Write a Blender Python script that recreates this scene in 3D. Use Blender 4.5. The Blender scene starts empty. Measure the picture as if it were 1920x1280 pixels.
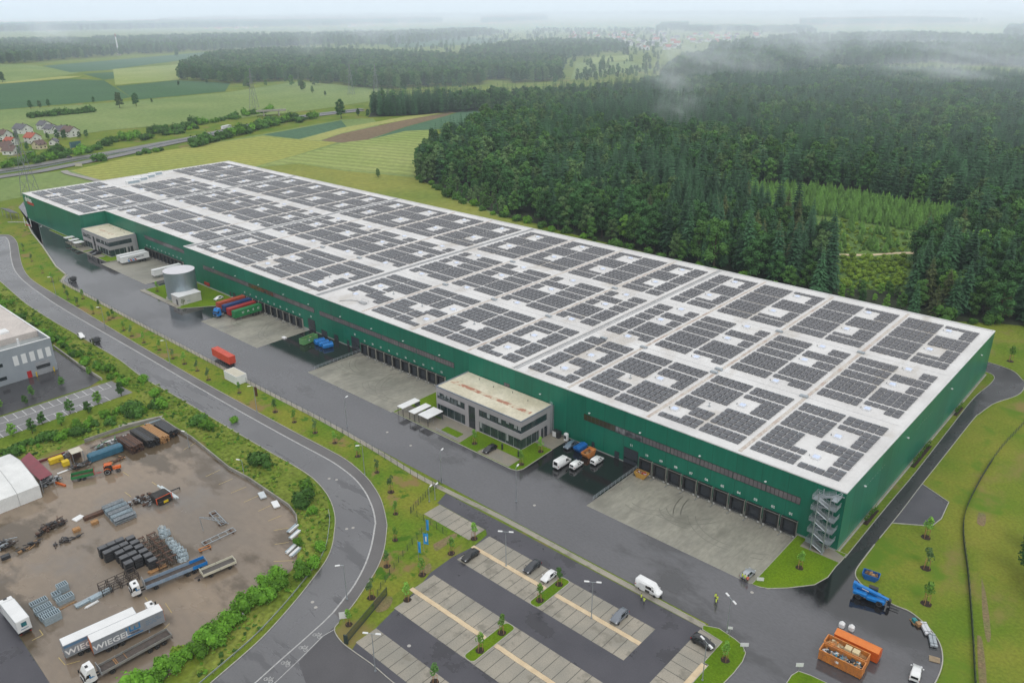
import bpy, bmesh, math, random
from mathutils import Vector, Matrix, noise
PI = math.pi
R = math.radians
random.seed(7)
sc = bpy.context.scene
col = sc.collection
F_PX, CAM = 1508.06, Vector((46.98, -161.53, 116.8))
RT = Vector((0.741825, 0.670535, -0.0088689))
UP = Vector((-0.255055, 0.294354, 0.921033))
FW = Vector((-0.620195, 0.680984, -0.389383))
cd = bpy.data.cameras.new('camera')
cd.sensor_width = 36.0
cd.lens = F_PX / 1920 * 36
cd.clip_start = 1.0
cd.clip_end = 60000
cam = bpy.data.objects.new('camera', cd)
col.objects.link(cam)
cam.matrix_world = Matrix(((RT.x, UP.x, -FW.x, CAM.x), (RT.y, UP.y, -FW.y, CAM.y), (RT.z, UP.z, -FW.z, CAM.z), (0, 0, 0, 1)))
sc.camera = cam
def at(px, py, z=0.0):
 """ground point seen at a photo pixel (site survey from the photograph)"""
 d = FW + RT * ((px - 960) / F_PX) - UP * ((py - 640) / F_PX)
 t = (z - CAM.z) / d.z
 p = CAM + d * t
 return Vector((p.x, p.y, z))
def pix(p):
 d = Vector(p) - CAM
 w = d.dot(FW)
 if w <= 1:
  return (-9999, -9999)
 return (960 + F_PX * d.dot(RT) / w, 640 - F_PX * d.dot(UP) / w)
def ats(pts, z=0.0):
 return [at(a, b, z) for a, b in pts]
def tag(o, label=None, cat=None, group=None, kind=None):
 if label: o['label'] = label
 if cat: o['category'] = cat
 if group: o['group'] = group
 if kind: o['kind'] = kind
 return o
def empty(name, loc=(0, 0, 0), rz=0.0, label=None, cat=None, group=None):
 o = bpy.data.objects.new(name, None)
 o.empty_display_size = 0.3
 col.objects.link(o)
 o.location = loc
 o.rotation_euler = (0, 0, rz)
 return tag(o, label, cat, group)
def copy_tree(o, parent=None):
 c = o.copy()
 col.objects.link(c)
 if parent is not None:
  c.parent = parent
  c.matrix_parent_inverse = o.matrix_parent_inverse
 for ch in o.children:
  copy_tree(ch, c)
 return c
ORD = ['first', 'second', 'third', 'fourth', 'fifth', 'sixth', 'seventh', 'eighth', 'ninth', 'tenth', 'eleventh', 'twelfth',
       'thirteenth', 'fourteenth', 'fifteenth', 'sixteenth', 'seventeenth', 'eighteenth', 'nineteenth', 'twentieth',
       'twenty first', 'twenty second', 'twenty third', 'twenty fourth', 'twenty fifth', 'twenty sixth', 'twenty seventh', 'twenty eighth', 'twenty ninth', 'thirtieth']
def _nt(name):
 m = bpy.data.materials.new(name)
 m.use_nodes = True
 nt = m.node_tree
 b = nt.nodes['Principled BSDF']
 return m, nt, b
def mat(name, c1, c2=None, scale=1.0, rough=0.6, rough2=None, metal=0.0, spec=0.5, coord='world', stretch=(1, 1, 1), detail=4.0,
  fine=0.0, fine_scale=20.0, bump=0.0, bump_scale=30.0, rand=0.0, lo=0.35, hi=0.65, rscale=None, emit=None, coat=0.0):
 """two-tone noise material; 'fine' adds small grain, rough..rough2 follows a second noise, rand varies per object"""
 m, nt, b = _nt(name)
 N, L = nt.nodes, nt.links
 if c2 is None:
  c2 = tuple(x * 0.82 for x in c1)
 if coord == 'world':
  src = N.new('ShaderNodeNewGeometry').outputs['Position']
 else:
  src = N.new('ShaderNodeTexCoord').outputs['Object']
 mp = N.new('ShaderNodeMapping')
 mp.inputs['Scale'].default_value = stretch
 L.new(src, mp.inputs['Vector'])
 n1 = N.new('ShaderNodeTexNoise')
 n1.inputs['Scale'].default_value = scale
 n1.inputs['Detail'].default_value = detail
 L.new(mp.outputs[0], n1.inputs['Vector'])
 r1 = N.new('ShaderNodeMapRange')
 r1.inputs['From Min'].default_value = lo
 r1.inputs['From Max'].default_value = hi
 L.new(n1.outputs['Fac'], r1.inputs['Value'])
 mx = N.new('ShaderNodeMix')
 mx.data_type = 'RGBA'
 mx.inputs[6].default_value = (*c1, 1)
 mx.inputs[7].default_value = (*c2, 1)
 L.new(r1.outputs[0], mx.inputs[0])
 cout = mx.outputs[2]
 if fine > 0:
  n2 = N.new('ShaderNodeTexNoise')
  n2.inputs['Scale'].default_value = fine_scale
  n2.inputs['Detail'].default_value = 3
  L.new(mp.outputs[0], n2.inputs['Vector'])
  r2 = N.new('ShaderNodeMapRange')
  r2.inputs['From Min'].default_value = 0.3
  r2.inputs['From Max'].default_value = 0.7
  r2.inputs['To Min'].default_value = 1 - fine
  r2.inputs['To Max'].default_value = 1 + fine
  L.new(n2.outputs['Fac'], r2.inputs['Value'])
  m2 = N.new('ShaderNodeVectorMath')
  m2.operation = 'SCALE'
  L.new(cout, m2.inputs[0])
  L.new(r2.outputs[0], m2.inputs['Scale'])
  cout = m2.outputs[0]
 if rand > 0:
  oi = N.new('ShaderNodeObjectInfo')
  r3 = N.new('ShaderNodeMapRange')
  r3.inputs['To Min'].default_value = 1 - rand
  r3.inputs['To Max'].default_value = 1 + rand
  L.new(oi.outputs['Random'], r3.inputs['Value'])
  m3 = N.new('ShaderNodeVectorMath')
  m3.operation = 'SCALE'
  L.new(cout, m3.inputs[0])
  L.new(r3.outputs[0], m3.inputs['Scale'])
  cout = m3.outputs[0]
 L.new(cout, b.inputs['Base Color'])
 b.inputs['Roughness'].default_value = rough
 if rough2 is not None:
  n4 = N.new('ShaderNodeTexNoise')
  n4.inputs['Scale'].default_value = rscale or scale * 0.7
  n4.inputs['Detail'].default_value = 5
  L.new(mp.outputs[0], n4.inputs['Vector'])
  r4 = N.new('ShaderNodeMapRange')
  r4.inputs['From Min'].default_value = 0.38
  r4.inputs['From Max'].default_value = 0.62
  r4.inputs['To Min'].default_value = rough
  r4.inputs['To Max'].default_value = rough2
  L.new(n4.outputs['Fac'], r4.inputs['Value'])
  L.new(r4.outputs[0], b.inputs['Roughness'])
 b.inputs['Metallic'].default_value = metal
 b.inputs['Specular IOR Level'].default_value = spec
 if coat:
  b.inputs['Coat Weight'].default_value = coat
  b.inputs['Coat Roughness'].default_value = 0.12
 if bump > 0:
  nb = N.new('ShaderNodeTexNoise')
  nb.inputs['Scale'].default_value = bump_scale
  nb.inputs['Detail'].default_value = 4
  L.new(mp.outputs[0], nb.inputs['Vector'])
  bp = N.new('ShaderNodeBump')
  bp.inputs['Strength'].default_value = bump
  bp.inputs['Distance'].default_value = 0.05
  L.new(nb.outputs['Fac'], bp.inputs['Height'])
  L.new(bp.outputs[0], b.inputs['Normal'])
 if emit:
  b.inputs['Emission Color'].default_value = (*emit[0], 1)
  b.inputs['Emission Strength'].default_value = emit[1]
 return m
def add_lines(m, axis, period, width, factor, offset=0.0):
 """multiply base colour by factor on thin lines at a period along a world axis (panel joints, seams)"""
 nt = m.node_tree
 N, L = nt.nodes, nt.links
 b = nt.nodes['Principled BSDF']
 g = N.new('ShaderNodeNewGeometry')
 s = N.new('ShaderNodeSeparateXYZ')
 L.new(g.outputs['Position'], s.inputs[0])
 a = N.new('ShaderNodeMath'); a.operation = 'ADD'; a.inputs[1].default_value = offset + 10000 * period
 L.new(s.outputs[axis], a.inputs[0])
 mo = N.new('ShaderNodeMath'); mo.operation = 'MODULO'; mo.inputs[1].default_value = period
 L.new(a.outputs[0], mo.inputs[0])
 lt = N.new('ShaderNodeMath'); lt.operation = 'LESS_THAN'; lt.inputs[1].default_value = width
 L.new(mo.outputs[0], lt.inputs[0])
 r = N.new('ShaderNodeMapRange'); r.inputs['To Min'].default_value = 1.0; r.inputs['To Max'].default_value = factor
 L.new(lt.outputs[0], r.inputs['Value'])
 v = N.new('ShaderNodeVectorMath'); v.operation = 'SCALE'
 src = b.inputs['Base Color'].links[0].from_socket
 L.new(src, v.inputs[0]); L.new(r.outputs[0], v.inputs['Scale'])
 L.new(v.outputs[0], b.inputs['Base Color'])
 return m
def add_patches(m, colr, scale, lo, hi, rough=None, stretch=(1, 1, 1), detail=6):
 """blend in ragged patches (bare soil, puddles, stains) where a second noise is high"""
 N, L = m.node_tree.nodes, m.node_tree.links
 b = N['Principled BSDF']
 g = N.new('ShaderNodeNewGeometry'); mp = N.new('ShaderNodeMapping'); mp.inputs['Scale'].default_value = stretch; mp.inputs['Location'].default_value = (37 * scale * 100, 11, 5)
 L.new(g.outputs['Position'], mp.inputs['Vector'])
 n = N.new('ShaderNodeTexNoise'); n.inputs['Scale'].default_value = scale; n.inputs['Detail'].default_value = detail; n.inputs['Roughness'].default_value = 0.6
 L.new(mp.outputs[0], n.inputs['Vector'])
 r = N.new('ShaderNodeMapRange'); r.interpolation_type = 'SMOOTHSTEP'; r.inputs['From Min'].default_value = lo; r.inputs['From Max'].default_value = hi
 L.new(n.outputs['Fac'], r.inputs['Value'])
 mx = N.new('ShaderNodeMix'); mx.data_type = 'RGBA'; mx.inputs[7].default_value = (*colr, 1)
 L.new(b.inputs['Base Color'].links[0].from_socket, mx.inputs[6]); L.new(r.outputs[0], mx.inputs[0]); L.new(mx.outputs[2], b.inputs['Base Color'])
 if rough is not None:
  m2 = N.new('ShaderNodeMix'); m2.inputs[3].default_value = rough
  lk = b.inputs['Roughness'].links
  if lk: L.new(lk[0].from_socket, m2.inputs[2])
  else: m2.inputs[2].default_value = b.inputs['Roughness'].default_value
  L.new(r.outputs[0], m2.inputs[0]); L.new(m2.outputs[0], b.inputs['Roughness'])
 return m
def panel_tint(m, axis, period, amt):
 """each cladding panel gets its own slight tone"""
 N, L = m.node_tree.nodes, m.node_tree.links
 b = N['Principled BSDF']
 g = N.new('ShaderNodeNewGeometry'); s = N.new('ShaderNodeSeparateXYZ'); L.new(g.outputs['Position'], s.inputs[0])
 d = N.new('ShaderNodeMath'); d.operation = 'DIVIDE'; d.inputs[1].default_value = period; L.new(s.outputs[axis], d.inputs[0])
 f = N.new('ShaderNodeMath'); f.operation = 'FLOOR'; L.new(d.outputs[0], f.inputs[0])
 w = N.new('ShaderNodeTexWhiteNoise'); w.noise_dimensions = '1D'; L.new(f.outputs[0], w.inputs['W'])
 r = N.new('ShaderNodeMapRange'); r.inputs['To Min'].default_value = 1 - amt; r.inputs['To Max'].default_value = 1 + amt; L.new(w.outputs['Value'], r.inputs['Value'])
 v = N.new('ShaderNodeVectorMath'); v.operation = 'SCALE'; L.new(b.inputs['Base Color'].links[0].from_socket, v.inputs[0]); L.new(r.outputs[0], v.inputs['Scale']); L.new(v.outputs[0], b.inputs['Base Color'])
 return m
def glass(name, c=(0.02, 0.03, 0.035), rough=0.06):
 return mat(name, c, tuple(x * 0.6 for x in c), scale=0.5, rough=rough, spec=0.6)
class MB:
 def __init__(self):
  self.v, self.f, self.mi, self.sm = [], [], [], []
 def add(self, verts, faces, mi=0, smooth=False, M=None):
  n = len(self.v)
  if M is not None:
   verts = [M @ Vector(p) for p in verts]
  self.v += [tuple(p) for p in verts]
  for f in faces:
   self.f.append(tuple(n + i for i in f))
   self.mi.append(mi)
   self.sm.append(smooth)
  return self
 def box(self, x0, x1, y0, y1, z0, z1, mi=0, M=None):
  vs = [(x0, y0, z0), (x1, y0, z0), (x1, y1, z0), (x0, y1, z0), (x0, y0, z1), (x1, y0, z1), (x1, y1, z1), (x0, y1, z1)]
  return self.add(vs, [(0, 3, 2, 1), (4, 5, 6, 7), (0, 1, 5, 4), (1, 2, 6, 5), (2, 3, 7, 6), (3, 0, 4, 7)], mi, M=M)
 def bbox(self, x0, x1, y0, y1, z0, z1, bev=0.05, mi=0, M=None, taper=0.0):
  """box with chamfered vertical and top edges"""
  b = bev
  def ring(z, i, t):
   return [(x0 + i + t, y0 + b + i + t, z), (x0 + b + i + t, y0 + i + t, z), (x1 - b - i - t, y0 + i + t, z), (x1 - i - t, y0 + b + i + t, z),
     (x1 - i - t, y1 - b - i - t, z), (x1 - b - i - t, y1 - i - t, z), (x0 + b + i + t, y1 - i - t, z), (x0 + i + t, y1 - b - i - t, z)]
  vs = ring(z0, 0, 0) + ring(z1 - b, 0, taper) + ring(z1, b * 0.8, taper)
  fs = [tuple(range(7, -1, -1)), tuple(range(16, 24))]
  for k in (0, 8):
   for i in range(8):
    j = (i + 1) % 8
    fs.append((k + i, k + j, k + 8 + j, k + 8 + i))
  return self.add(vs, fs, mi, M=M)
 def quad(self, a, b, c, d, mi=0):
  return self.add([a, b, c, d], [(0, 1, 2, 3)], mi)
 def poly(self, pts, z=None, mi=0):
  pts = [(p[0], p[1], p[2] if z is None else z) for p in pts]
  ar = sum(pts[i][0] * pts[(i + 1) % len(pts)][1] - pts[(i + 1) % len(pts)][0] * pts[i][1] for i in range(len(pts)))
  if ar < 0: pts = pts[::-1]
  return self.add(pts, [tuple(range(len(pts)))], mi)
 def prism(self, pts, z0, z1, mi=0, mis=None):
  pts = [(p[0], p[1]) for p in pts]
  n = len(pts)
  ar = sum(pts[i][0] * pts[(i + 1) % n][1] - pts[(i + 1) % n][0] * pts[i][1] for i in range(n))
  if ar < 0: pts = pts[::-1]
  vs = [(x, y, z0) for x, y in pts] + [(x, y, z1) for x, y in pts]
  self.add(vs, [tuple(range(n, 2 * n))], mi)
  k = len(self.v) - 2 * n
  for i in range(n):
   j = (i + 1) % n
   self.f.append((k + i, k + j, k + n + j, k + n + i)); self.mi.append(mi if mis is None else mis); self.sm.append(False)
  return self
 def tube(self, pts, r, n=6, mi=0, r1=None, smooth=True, caps=True):
  """round tube along a polyline, tapering r -> r1"""
  pts = [Vector(p) for p in pts]
  if r1 is None: r1 = r
  rings = []
  for i, p in enumerate(pts):
   a = pts[max(i - 1, 0)]; b = pts[min(i + 1, len(pts) - 1)]
   d = (b - a).normalized()
   u = d.cross(Vector((0, 0, 1)))
   if u.length < 1e-3: u = Vector((1, 0, 0))
   u.normalize(); w = u.cross(d)
   rr = r + (r1 - r) * i / max(1, len(pts) - 1)
   rings.append([p + (u * math.cos(2 * PI * k / n) + w * math.sin(2 * PI * k / n)) * rr for k in range(n)])
  vs = [q for rg in rings for q in rg]
  fs = []
  for i in range(len(rings) - 1):
   for k in range(n):
    j = (k + 1) % n
    fs.append((i * n + k, i * n + j, (i + 1) * n + j, (i + 1) * n + k))
  self.add(vs, fs, mi, smooth)
  if caps:
   self.add(rings[0], [tuple(range(n))], mi); self.add(rings[-1], [tuple(range(n - 1, -1, -1))], mi)
  return self
 def cyl(self, c, r, z0, z1, n=24, mi=0, top=None, r1=None, smooth=True):
  r1 = r if r1 is None else r1
  cx, cy = c
  vs = [(cx + r * math.cos(2 * PI * k / n), cy + r * math.sin(2 * PI * k / n), z0) for k in range(n)] + \
             [(cx + r1 * math.cos(2 * PI * k / n), cy + r1 * math.sin(2 * PI * k / n), z1) for k in range(n)]
  self.add(vs, [(k, (k + 1) % n, n + (k + 1) % n, n + k) for k in range(n)], mi, smooth)
  self.add(vs[n:], [tuple(range(n))], mi if top is None else top)
  return self
 def axle(self, c, r, w, n=18, mi=0):
  """cylinder across Y (a wheel) with chamfered tread"""
  cx, cy, cz = c
  prof = [(-w / 2, r * 0.62), (-w / 2, r * 0.9), (-w * 0.36, r), (w * 0.36, r), (w / 2, r * 0.9), (w / 2, r * 0.62)]
  vs = [(cx + rr * math.cos(2 * PI * k / n), cy + yy, cz + rr * math.sin(2 * PI * k / n)) for yy, rr in prof for k in range(n)]
  fs = [(i * n + k, (i + 1) * n + k, (i + 1) * n + (k + 1) % n, i * n + (k + 1) % n) for i in range(len(prof) - 1) for k in range(n)]
  self.add(vs, fs, mi, False)
  self.add(vs[:n], [tuple(range(n))], mi); self.add(vs[-n:], [tuple(range(n - 1, -1, -1))], mi)
  return self
 def strip(self, line, w, z, mi=0, left=None):
  """flat ribbon of width w centred on a polyline"""
  a, b = offset(line, w / 2), offset(line, -w / 2)
  for i in range(len(line) - 1):
   self.quad((*a[i], z), (*b[i], z), (*b[i + 1], z), (*a[i + 1], z), mi)
  return self
 def wallstrip(self, line, w, z0, z1, mi=0):
  """solid band (kerb, low wall) along a polyline"""
  a, b = offset(line, w / 2), offset(line, -w / 2)
  for i in range(len(line) - 1):
   self.quad((*a[i], z1), (*b[i], z1), (*b[i + 1], z1), (*a[i + 1], z1), mi)
   self.quad((*b[i], z0), (*b[i + 1], z0), (*b[i + 1], z1), (*b[i], z1), mi)
   self.quad((*a[i + 1], z0), (*a[i], z0), (*a[i], z1), (*a[i + 1], z1), mi)
  for i, s in ((0, 1), (len(line) - 1, -1)):
   q = [(*a[i], z0), (*b[i], z0), (*b[i], z1), (*a[i], z1)]
   self.quad(*(q if s > 0 else q[::-1]), mi)
  return self
 def build(self, name, mats, parent=None, loc=None, rz=0.0, smooth=None):
  me = bpy.data.meshes.new(name)
  me.from_pydata(self.v, [], self.f)
  if not isinstance(mats, (list, tuple)): mats = [mats]
  for m in mats: me.materials.append(m)
  me.polygons.foreach_set('material_index', self.mi)
  me.polygons.foreach_set('use_smooth', self.sm if smooth is None else [smooth] * len(self.f))
  me.update()
  o = bpy.data.objects.new(name, me)
  col.objects.link(o)
  if parent is not None: o.parent = parent
  if loc is not None: o.location = loc
  o.rotation_euler.z = rz
  return o
def offset(line, d):
 out = []
 n = len(line)
 P = [Vector((p[0], p[1])) for p in line]
 for i in range(n):
  a = P[max(i - 1, 0)]; b = P[min(i + 1, n - 1)]
  t = (b - a).normalized()
  out.append((P[i].x - t.y * d, P[i].y + t.x * d))
 return out
def smooth_line(pts, n=4):
 """Catmull-Rom through 2-D/3-D points"""
 P = [Vector(p).to_2d() if len(p) > 2 else Vector(p) for p in pts]
 out = []
 for i in range(len(P) - 1):
  p0 = P[max(i - 1, 0)]; p1 = P[i]; p2 = P[i + 1]; p3 = P[min(i + 2, len(P) - 1)]
  for k in range(n):
   t = k / n
   out.append(0.5 * ((2 * p1) + (p2 - p0) * t + (2 * p0 - 5 * p1 + 4 * p2 - p3) * t * t + (3 * p1 - p0 - 3 * p2 + p3) * t ** 3))
 out.append(P[-1])
 return [(p.x, p.y) for p in out]
def text_mesh(s, size, m, name, parent, M, extrude=0.01, font_w=1.0, space=1.0):
 cu = bpy.data.curves.new('lettering', 'FONT')
 cu.body = s; cu.size = size; cu.extrude = extrude; cu.align_x = 'CENTER'; cu.align_y = 'CENTER'; cu.resolution_u = 2
 cu.offset = 0.02 * size
 cu.space_character = space
 t = bpy.data.objects.new('lettering', cu)
 col.objects.link(t)
 bpy.context.view_layer.update()
 me = bpy.data.meshes.new_from_object(t.evaluated_get(bpy.context.evaluated_depsgraph_get()))
 bpy.data.objects.remove(t)
 bpy.data.curves.remove(cu)
 me.materials.clear(); me.materials.append(m)
 me.transform(Matrix.Diagonal((font_w, 1, 1, 1)))
 me.transform(M)
 o = bpy.data.objects.new(name, me)
 col.objects.link(o)
 o.parent = parent
 return o
def facing(x, y, z, ax=(1, 0, 0), ay=(0, 0, 1)):
 """matrix placing lettering with its baseline along ax and its up along ay"""
 ax = Vector(ax).normalized(); ay = Vector(ay).normalized(); az = ax.cross(ay)
 return Matrix(((ax.x, ay.x, az.x, x), (ax.y, ay.y, az.y, y), (ax.z, ay.z, az.z, z), (0, 0, 0, 1)))
def head(p, q):
 a, b = at(*p), at(*q)
 return math.atan2(b.y - a.y, b.x - a.x)
WHITE = mat('white_paint', (0.74, 0.75, 0.75), (0.68, 0.69, 0.69), scale=0.4, rough=0.35)
LETTER = mat('white_lettering', (0.8, 0.8, 0.8), rough=0.5)
GALV = mat('galvanised_steel', (0.42, 0.46, 0.49), (0.33, 0.37, 0.4), scale=2, rough=0.38, metal=0.55)
GALVB = mat('blue_grey_zinc', (0.40, 0.49, 0.54), (0.30, 0.38, 0.43), scale=3, rough=0.4, metal=0.3, coord='object')
DARK = mat('dark_steel', (0.022, 0.024, 0.027), (0.035, 0.036, 0.04), scale=2, rough=0.4)
BLACK = mat('black_rubber', (0.012, 0.012, 0.013), rough=0.75)
RIM = mat('wheel_rim', (0.35, 0.36, 0.37), rough=0.3, metal=0.7)
GLASS = glass('window_glass')
CARGLASS = glass('car_glass', (0.015, 0.018, 0.02))
ANTHRA = mat('anthracite_panel', (0.028, 0.034, 0.042), (0.035, 0.042, 0.05), scale=1.5, rough=0.35)
RED = mat('red_paint', (0.45, 0.02, 0.02), (0.36, 0.015, 0.015), scale=1, rough=0.4)
ORANGE = mat('orange_paint', (0.62, 0.13, 0.012), (0.5, 0.09, 0.01), scale=1.2, rough=0.45, coord='object')
RUSTO = mat('worn_orange_paint', (0.6, 0.22, 0.04), (0.42, 0.16, 0.05), scale=1.4, rough=0.6, coord='object', fine=0.2, fine_scale=6)
BLUE = mat('blue_paint', (0.01, 0.13, 0.42), (0.012, 0.1, 0.33), scale=1.2, rough=0.4, coord='object')
SKYB = mat('bright_blue_paint', (0.01, 0.20, 0.56), (0.01, 0.16, 0.47), scale=1.2, rough=0.35, coord='object')
GREENP = mat('green_paint', (0.025, 0.21, 0.06), (0.02, 0.16, 0.05), scale=1.2, rough=0.45, coord='object')
YELLOW = mat('yellow_paint', (0.68, 0.5, 0.01), (0.6, 0.42, 0.01), scale=1.2, rough=0.5)
WOOD = mat('pale_timber', (0.4, 0.22, 0.09), (0.28, 0.15, 0.06), scale=2.5, rough=0.75, fine=0.25, fine_scale=9)
CARD = mat('cardboard', (0.36, 0.22, 0.11), (0.3, 0.18, 0.09), scale=2, rough=0.8)
RUST = mat('rusty_steel', (0.12, 0.055, 0.03), (0.06, 0.035, 0.025), scale=3, rough=0.7, fine=0.25, fine_scale=10)
BARK = mat('bark', (0.075, 0.052, 0.036), (0.05, 0.036, 0.027), scale=3, rough=0.9, coord='object')
MULCH = mat('bark_mulch', (0.035, 0.02, 0.012), (0.022, 0.013, 0.009), scale=5, rough=0.9)
CONC = mat('light_concrete', (0.36, 0.35, 0.31), (0.28, 0.27, 0.245), scale=0.6, rough=0.7, fine=0.08, fine_scale=8)
KERB = mat('kerb_stone', (0.42, 0.41, 0.36), (0.33, 0.32, 0.28), scale=1.2, rough=0.7)
PLINTH = mat('plinth_concrete', (0.36, 0.38, 0.36), (0.28, 0.3, 0.29), scale=0.8, rough=0.7)
PV = mat('solar_glass', (0.092, 0.093, 0.104), (0.072, 0.073, 0.083), scale=0.5, rough=0.16, spec=0.95, fine=0.08, fine_scale=3)
SKYL = mat('skylight_dome', (0.6, 0.68, 0.85), (0.55, 0.64, 0.83), scale=0.5, rough=0.15)
GRASS = mat('meadow_grass', (0.17, 0.205, 0.028), (0.095, 0.165, 0.016), scale=0.05, rough=0.95, spec=0.1, fine=0.2, fine_scale=1.1, detail=8, bump=0.6, bump_scale=3)
LAWN = mat('mown_lawn', (0.125, 0.205, 0.009), (0.088, 0.165, 0.008), scale=0.12, rough=0.95, spec=0.1, fine=0.2, fine_scale=2.5, detail=7, bump=0.5, bump_scale=5)
ROUGHG = mat('rough_grass', (0.2, 0.23, 0.045), (0.1, 0.155, 0.018), scale=0.07, rough=0.95, spec=0.1, fine=0.4, fine_scale=0.9, detail=9, bump=0.8, bump_scale=2)
VERGE = mat('verge_grass', (0.195, 0.21, 0.03), (0.09, 0.175, 0.014), scale=0.07, rough=0.95, spec=0.1, fine=0.2, fine_scale=1.3, detail=8, bump=0.6, bump_scale=3)
ASPH = mat('wet_asphalt', (0.082, 0.081, 0.088), (0.06, 0.06, 0.066), scale=0.05, rough=0.06, rough2=0.2, rscale=0.045, spec=1.0, fine=0.12, fine_scale=2.2, detail=6, bump=0.05, bump_scale=14, stretch=(0.5, 1, 1))
ASPHP = mat('parking_asphalt', (0.064, 0.062, 0.074), (0.05, 0.049, 0.06), scale=0.12, rough=0.3, rough2=0.5, fine=0.1, fine_scale=3, detail=6)
ASPHR = mat('road_asphalt', (0.125, 0.125, 0.131), (0.1, 0.1, 0.106), scale=0.06, rough=0.2, rough2=0.42, spec=0.8, fine=0.08, fine_scale=2.6, detail=6)
ASPHC = mat('cycle_path_asphalt', (0.13, 0.124, 0.124), (0.105, 0.1, 0.1), scale=0.1, rough=0.4, rough2=0.6, fine=0.08, fine_scale=3)
ASPHN = mat('wet_black_asphalt', (0.013, 0.013, 0.014), (0.02, 0.02, 0.021), scale=0.12, rough=0.14, rough2=0.42, rscale=0.1, fine=0.15, fine_scale=3, detail=6)
APRON = mat('apron_concrete', (0.295, 0.283, 0.235), (0.22, 0.213, 0.18), scale=0.12, rough=0.42, rough2=0.65, fine=0.14, fine_scale=1.4, detail=7, stretch=(1, 0.35, 1))
add_lines(APRON, 0, 5.6, 0.09, 0.8); add_lines(APRON, 1, 6.0, 0.08, 0.84)
PAVER = mat('paver_stone', (0.24, 0.215, 0.17), (0.205, 0.195, 0.165), scale=0.35, rough=0.6, fine=0.1, fine_scale=5)
GREYP = mat('grey_paver', (0.325, 0.295, 0.24), (0.245, 0.232, 0.195), scale=0.13, rough=0.6, fine=0.12, fine_scale=4)
SAND = mat('sand_strip', (0.62, 0.50, 0.33), (0.54, 0.42, 0.27), scale=0.5, rough=0.8, fine=0.08, fine_scale=6)
MUD = mat('muddy_yard', (0.25, 0.19, 0.132), (0.165, 0.135, 0.105), scale=0.035, rough=0.05, rough2=0.34, rscale=0.05, spec=0.6, fine=0.07, fine_scale=0.7, detail=7, stretch=(0.6, 1, 1), bump=0.012, bump_scale=3)
SOIL = mat('bare_soil', (0.2, 0.14, 0.075), (0.15, 0.15, 0.05), scale=0.2, rough=0.95, fine=0.3, fine_scale=2)
LINE = mat('road_paint', (0.46, 0.46, 0.45), (0.34, 0.34, 0.335), scale=1.5, rough=0.6, fine=0.12, fine_scale=5)
YLINE = mat('faded_yellow_paint', (0.5, 0.38, 0.12), (0.36, 0.28, 0.12), scale=1.5, rough=0.6)
GAP = mat('paver_joint', (0.09, 0.085, 0.075), rough=0.8)
add_patches(MUD, (0.10, 0.075, 0.048), 0.055, 0.5, 0.58, 0.03, (0.6, 1, 1)); add_patches(MUD, (0.17, 0.155, 0.14), 0.02, 0.5, 0.62, 0.12)
add_patches(GRASS, (0.2, 0.17, 0.06), 0.06, 0.56, 0.68); add_patches(VERGE, (0.22, 0.16, 0.065), 0.11, 0.56, 0.66); add_patches(VERGE, (0.06, 0.135, 0.012), 0.2, 0.57, 0.64)
add_patches(ASPHR, (0.075, 0.075, 0.08), 0.25, 0.56, 0.62, 0.2, (0.25, 1, 1)); add_patches(ASPHP, (0.037, 0.036, 0.043), 0.12, 0.54, 0.64, 0.2); add_patches(APRON, (0.19, 0.182, 0.153), 0.14, 0.53, 0.7, 0.3, (1, 0.4, 1)); add_patches(ASPH, (0.035, 0.035, 0.038), 0.05, 0.54, 0.62, 0.05, (0.5, 1, 1))
add_patches(GREYP, (0.2, 0.185, 0.15), 0.3, 0.54, 0.66)
def paint_wall_reflection(m):
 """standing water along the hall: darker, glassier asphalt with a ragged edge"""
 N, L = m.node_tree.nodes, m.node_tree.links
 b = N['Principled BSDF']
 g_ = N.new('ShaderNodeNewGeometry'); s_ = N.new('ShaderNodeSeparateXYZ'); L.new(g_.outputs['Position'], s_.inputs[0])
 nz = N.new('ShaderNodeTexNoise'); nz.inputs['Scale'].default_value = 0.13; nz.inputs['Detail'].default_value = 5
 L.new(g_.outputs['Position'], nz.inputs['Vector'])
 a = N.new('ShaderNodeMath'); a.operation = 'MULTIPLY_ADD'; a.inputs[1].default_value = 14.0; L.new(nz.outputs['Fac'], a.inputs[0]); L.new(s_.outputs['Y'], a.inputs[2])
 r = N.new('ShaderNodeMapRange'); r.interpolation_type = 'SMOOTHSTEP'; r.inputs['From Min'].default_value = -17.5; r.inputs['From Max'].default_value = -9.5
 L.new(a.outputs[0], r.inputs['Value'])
 mx = N.new('ShaderNodeMix'); mx.data_type = 'RGBA'; mx.inputs[7].default_value = (0.013, 0.013, 0.014, 1)  # near-black base colour stands for the reflected hall wall
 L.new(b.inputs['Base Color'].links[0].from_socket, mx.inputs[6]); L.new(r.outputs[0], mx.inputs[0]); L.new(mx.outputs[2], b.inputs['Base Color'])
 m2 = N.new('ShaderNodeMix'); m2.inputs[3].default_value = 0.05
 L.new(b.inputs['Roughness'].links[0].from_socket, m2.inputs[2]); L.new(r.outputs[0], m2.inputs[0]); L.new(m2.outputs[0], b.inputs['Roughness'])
paint_wall_reflection(ASPH)
def struct(o):
 o['kind'] = 'structure'
 return o
def flat(name, pts, z, m):
 return struct(MB().poly(pts, z).build(name, m))
g = MB()
B = 30000
hx0, hx1, hy0, hy1 = -357.0, -9.3, -23.5, 7.0
for x0, x1, y0, y1 in ((-B, hx0, -B, B), (hx1, B, -B, B), (hx0, hx1, -B, hy0), (hx0, hx1, hy1, B)):
 g.quad((x0, y0, -0.05), (x1, y0, -0.05), (x1, y1, -0.05), (x0, y1, -0.05))
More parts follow.
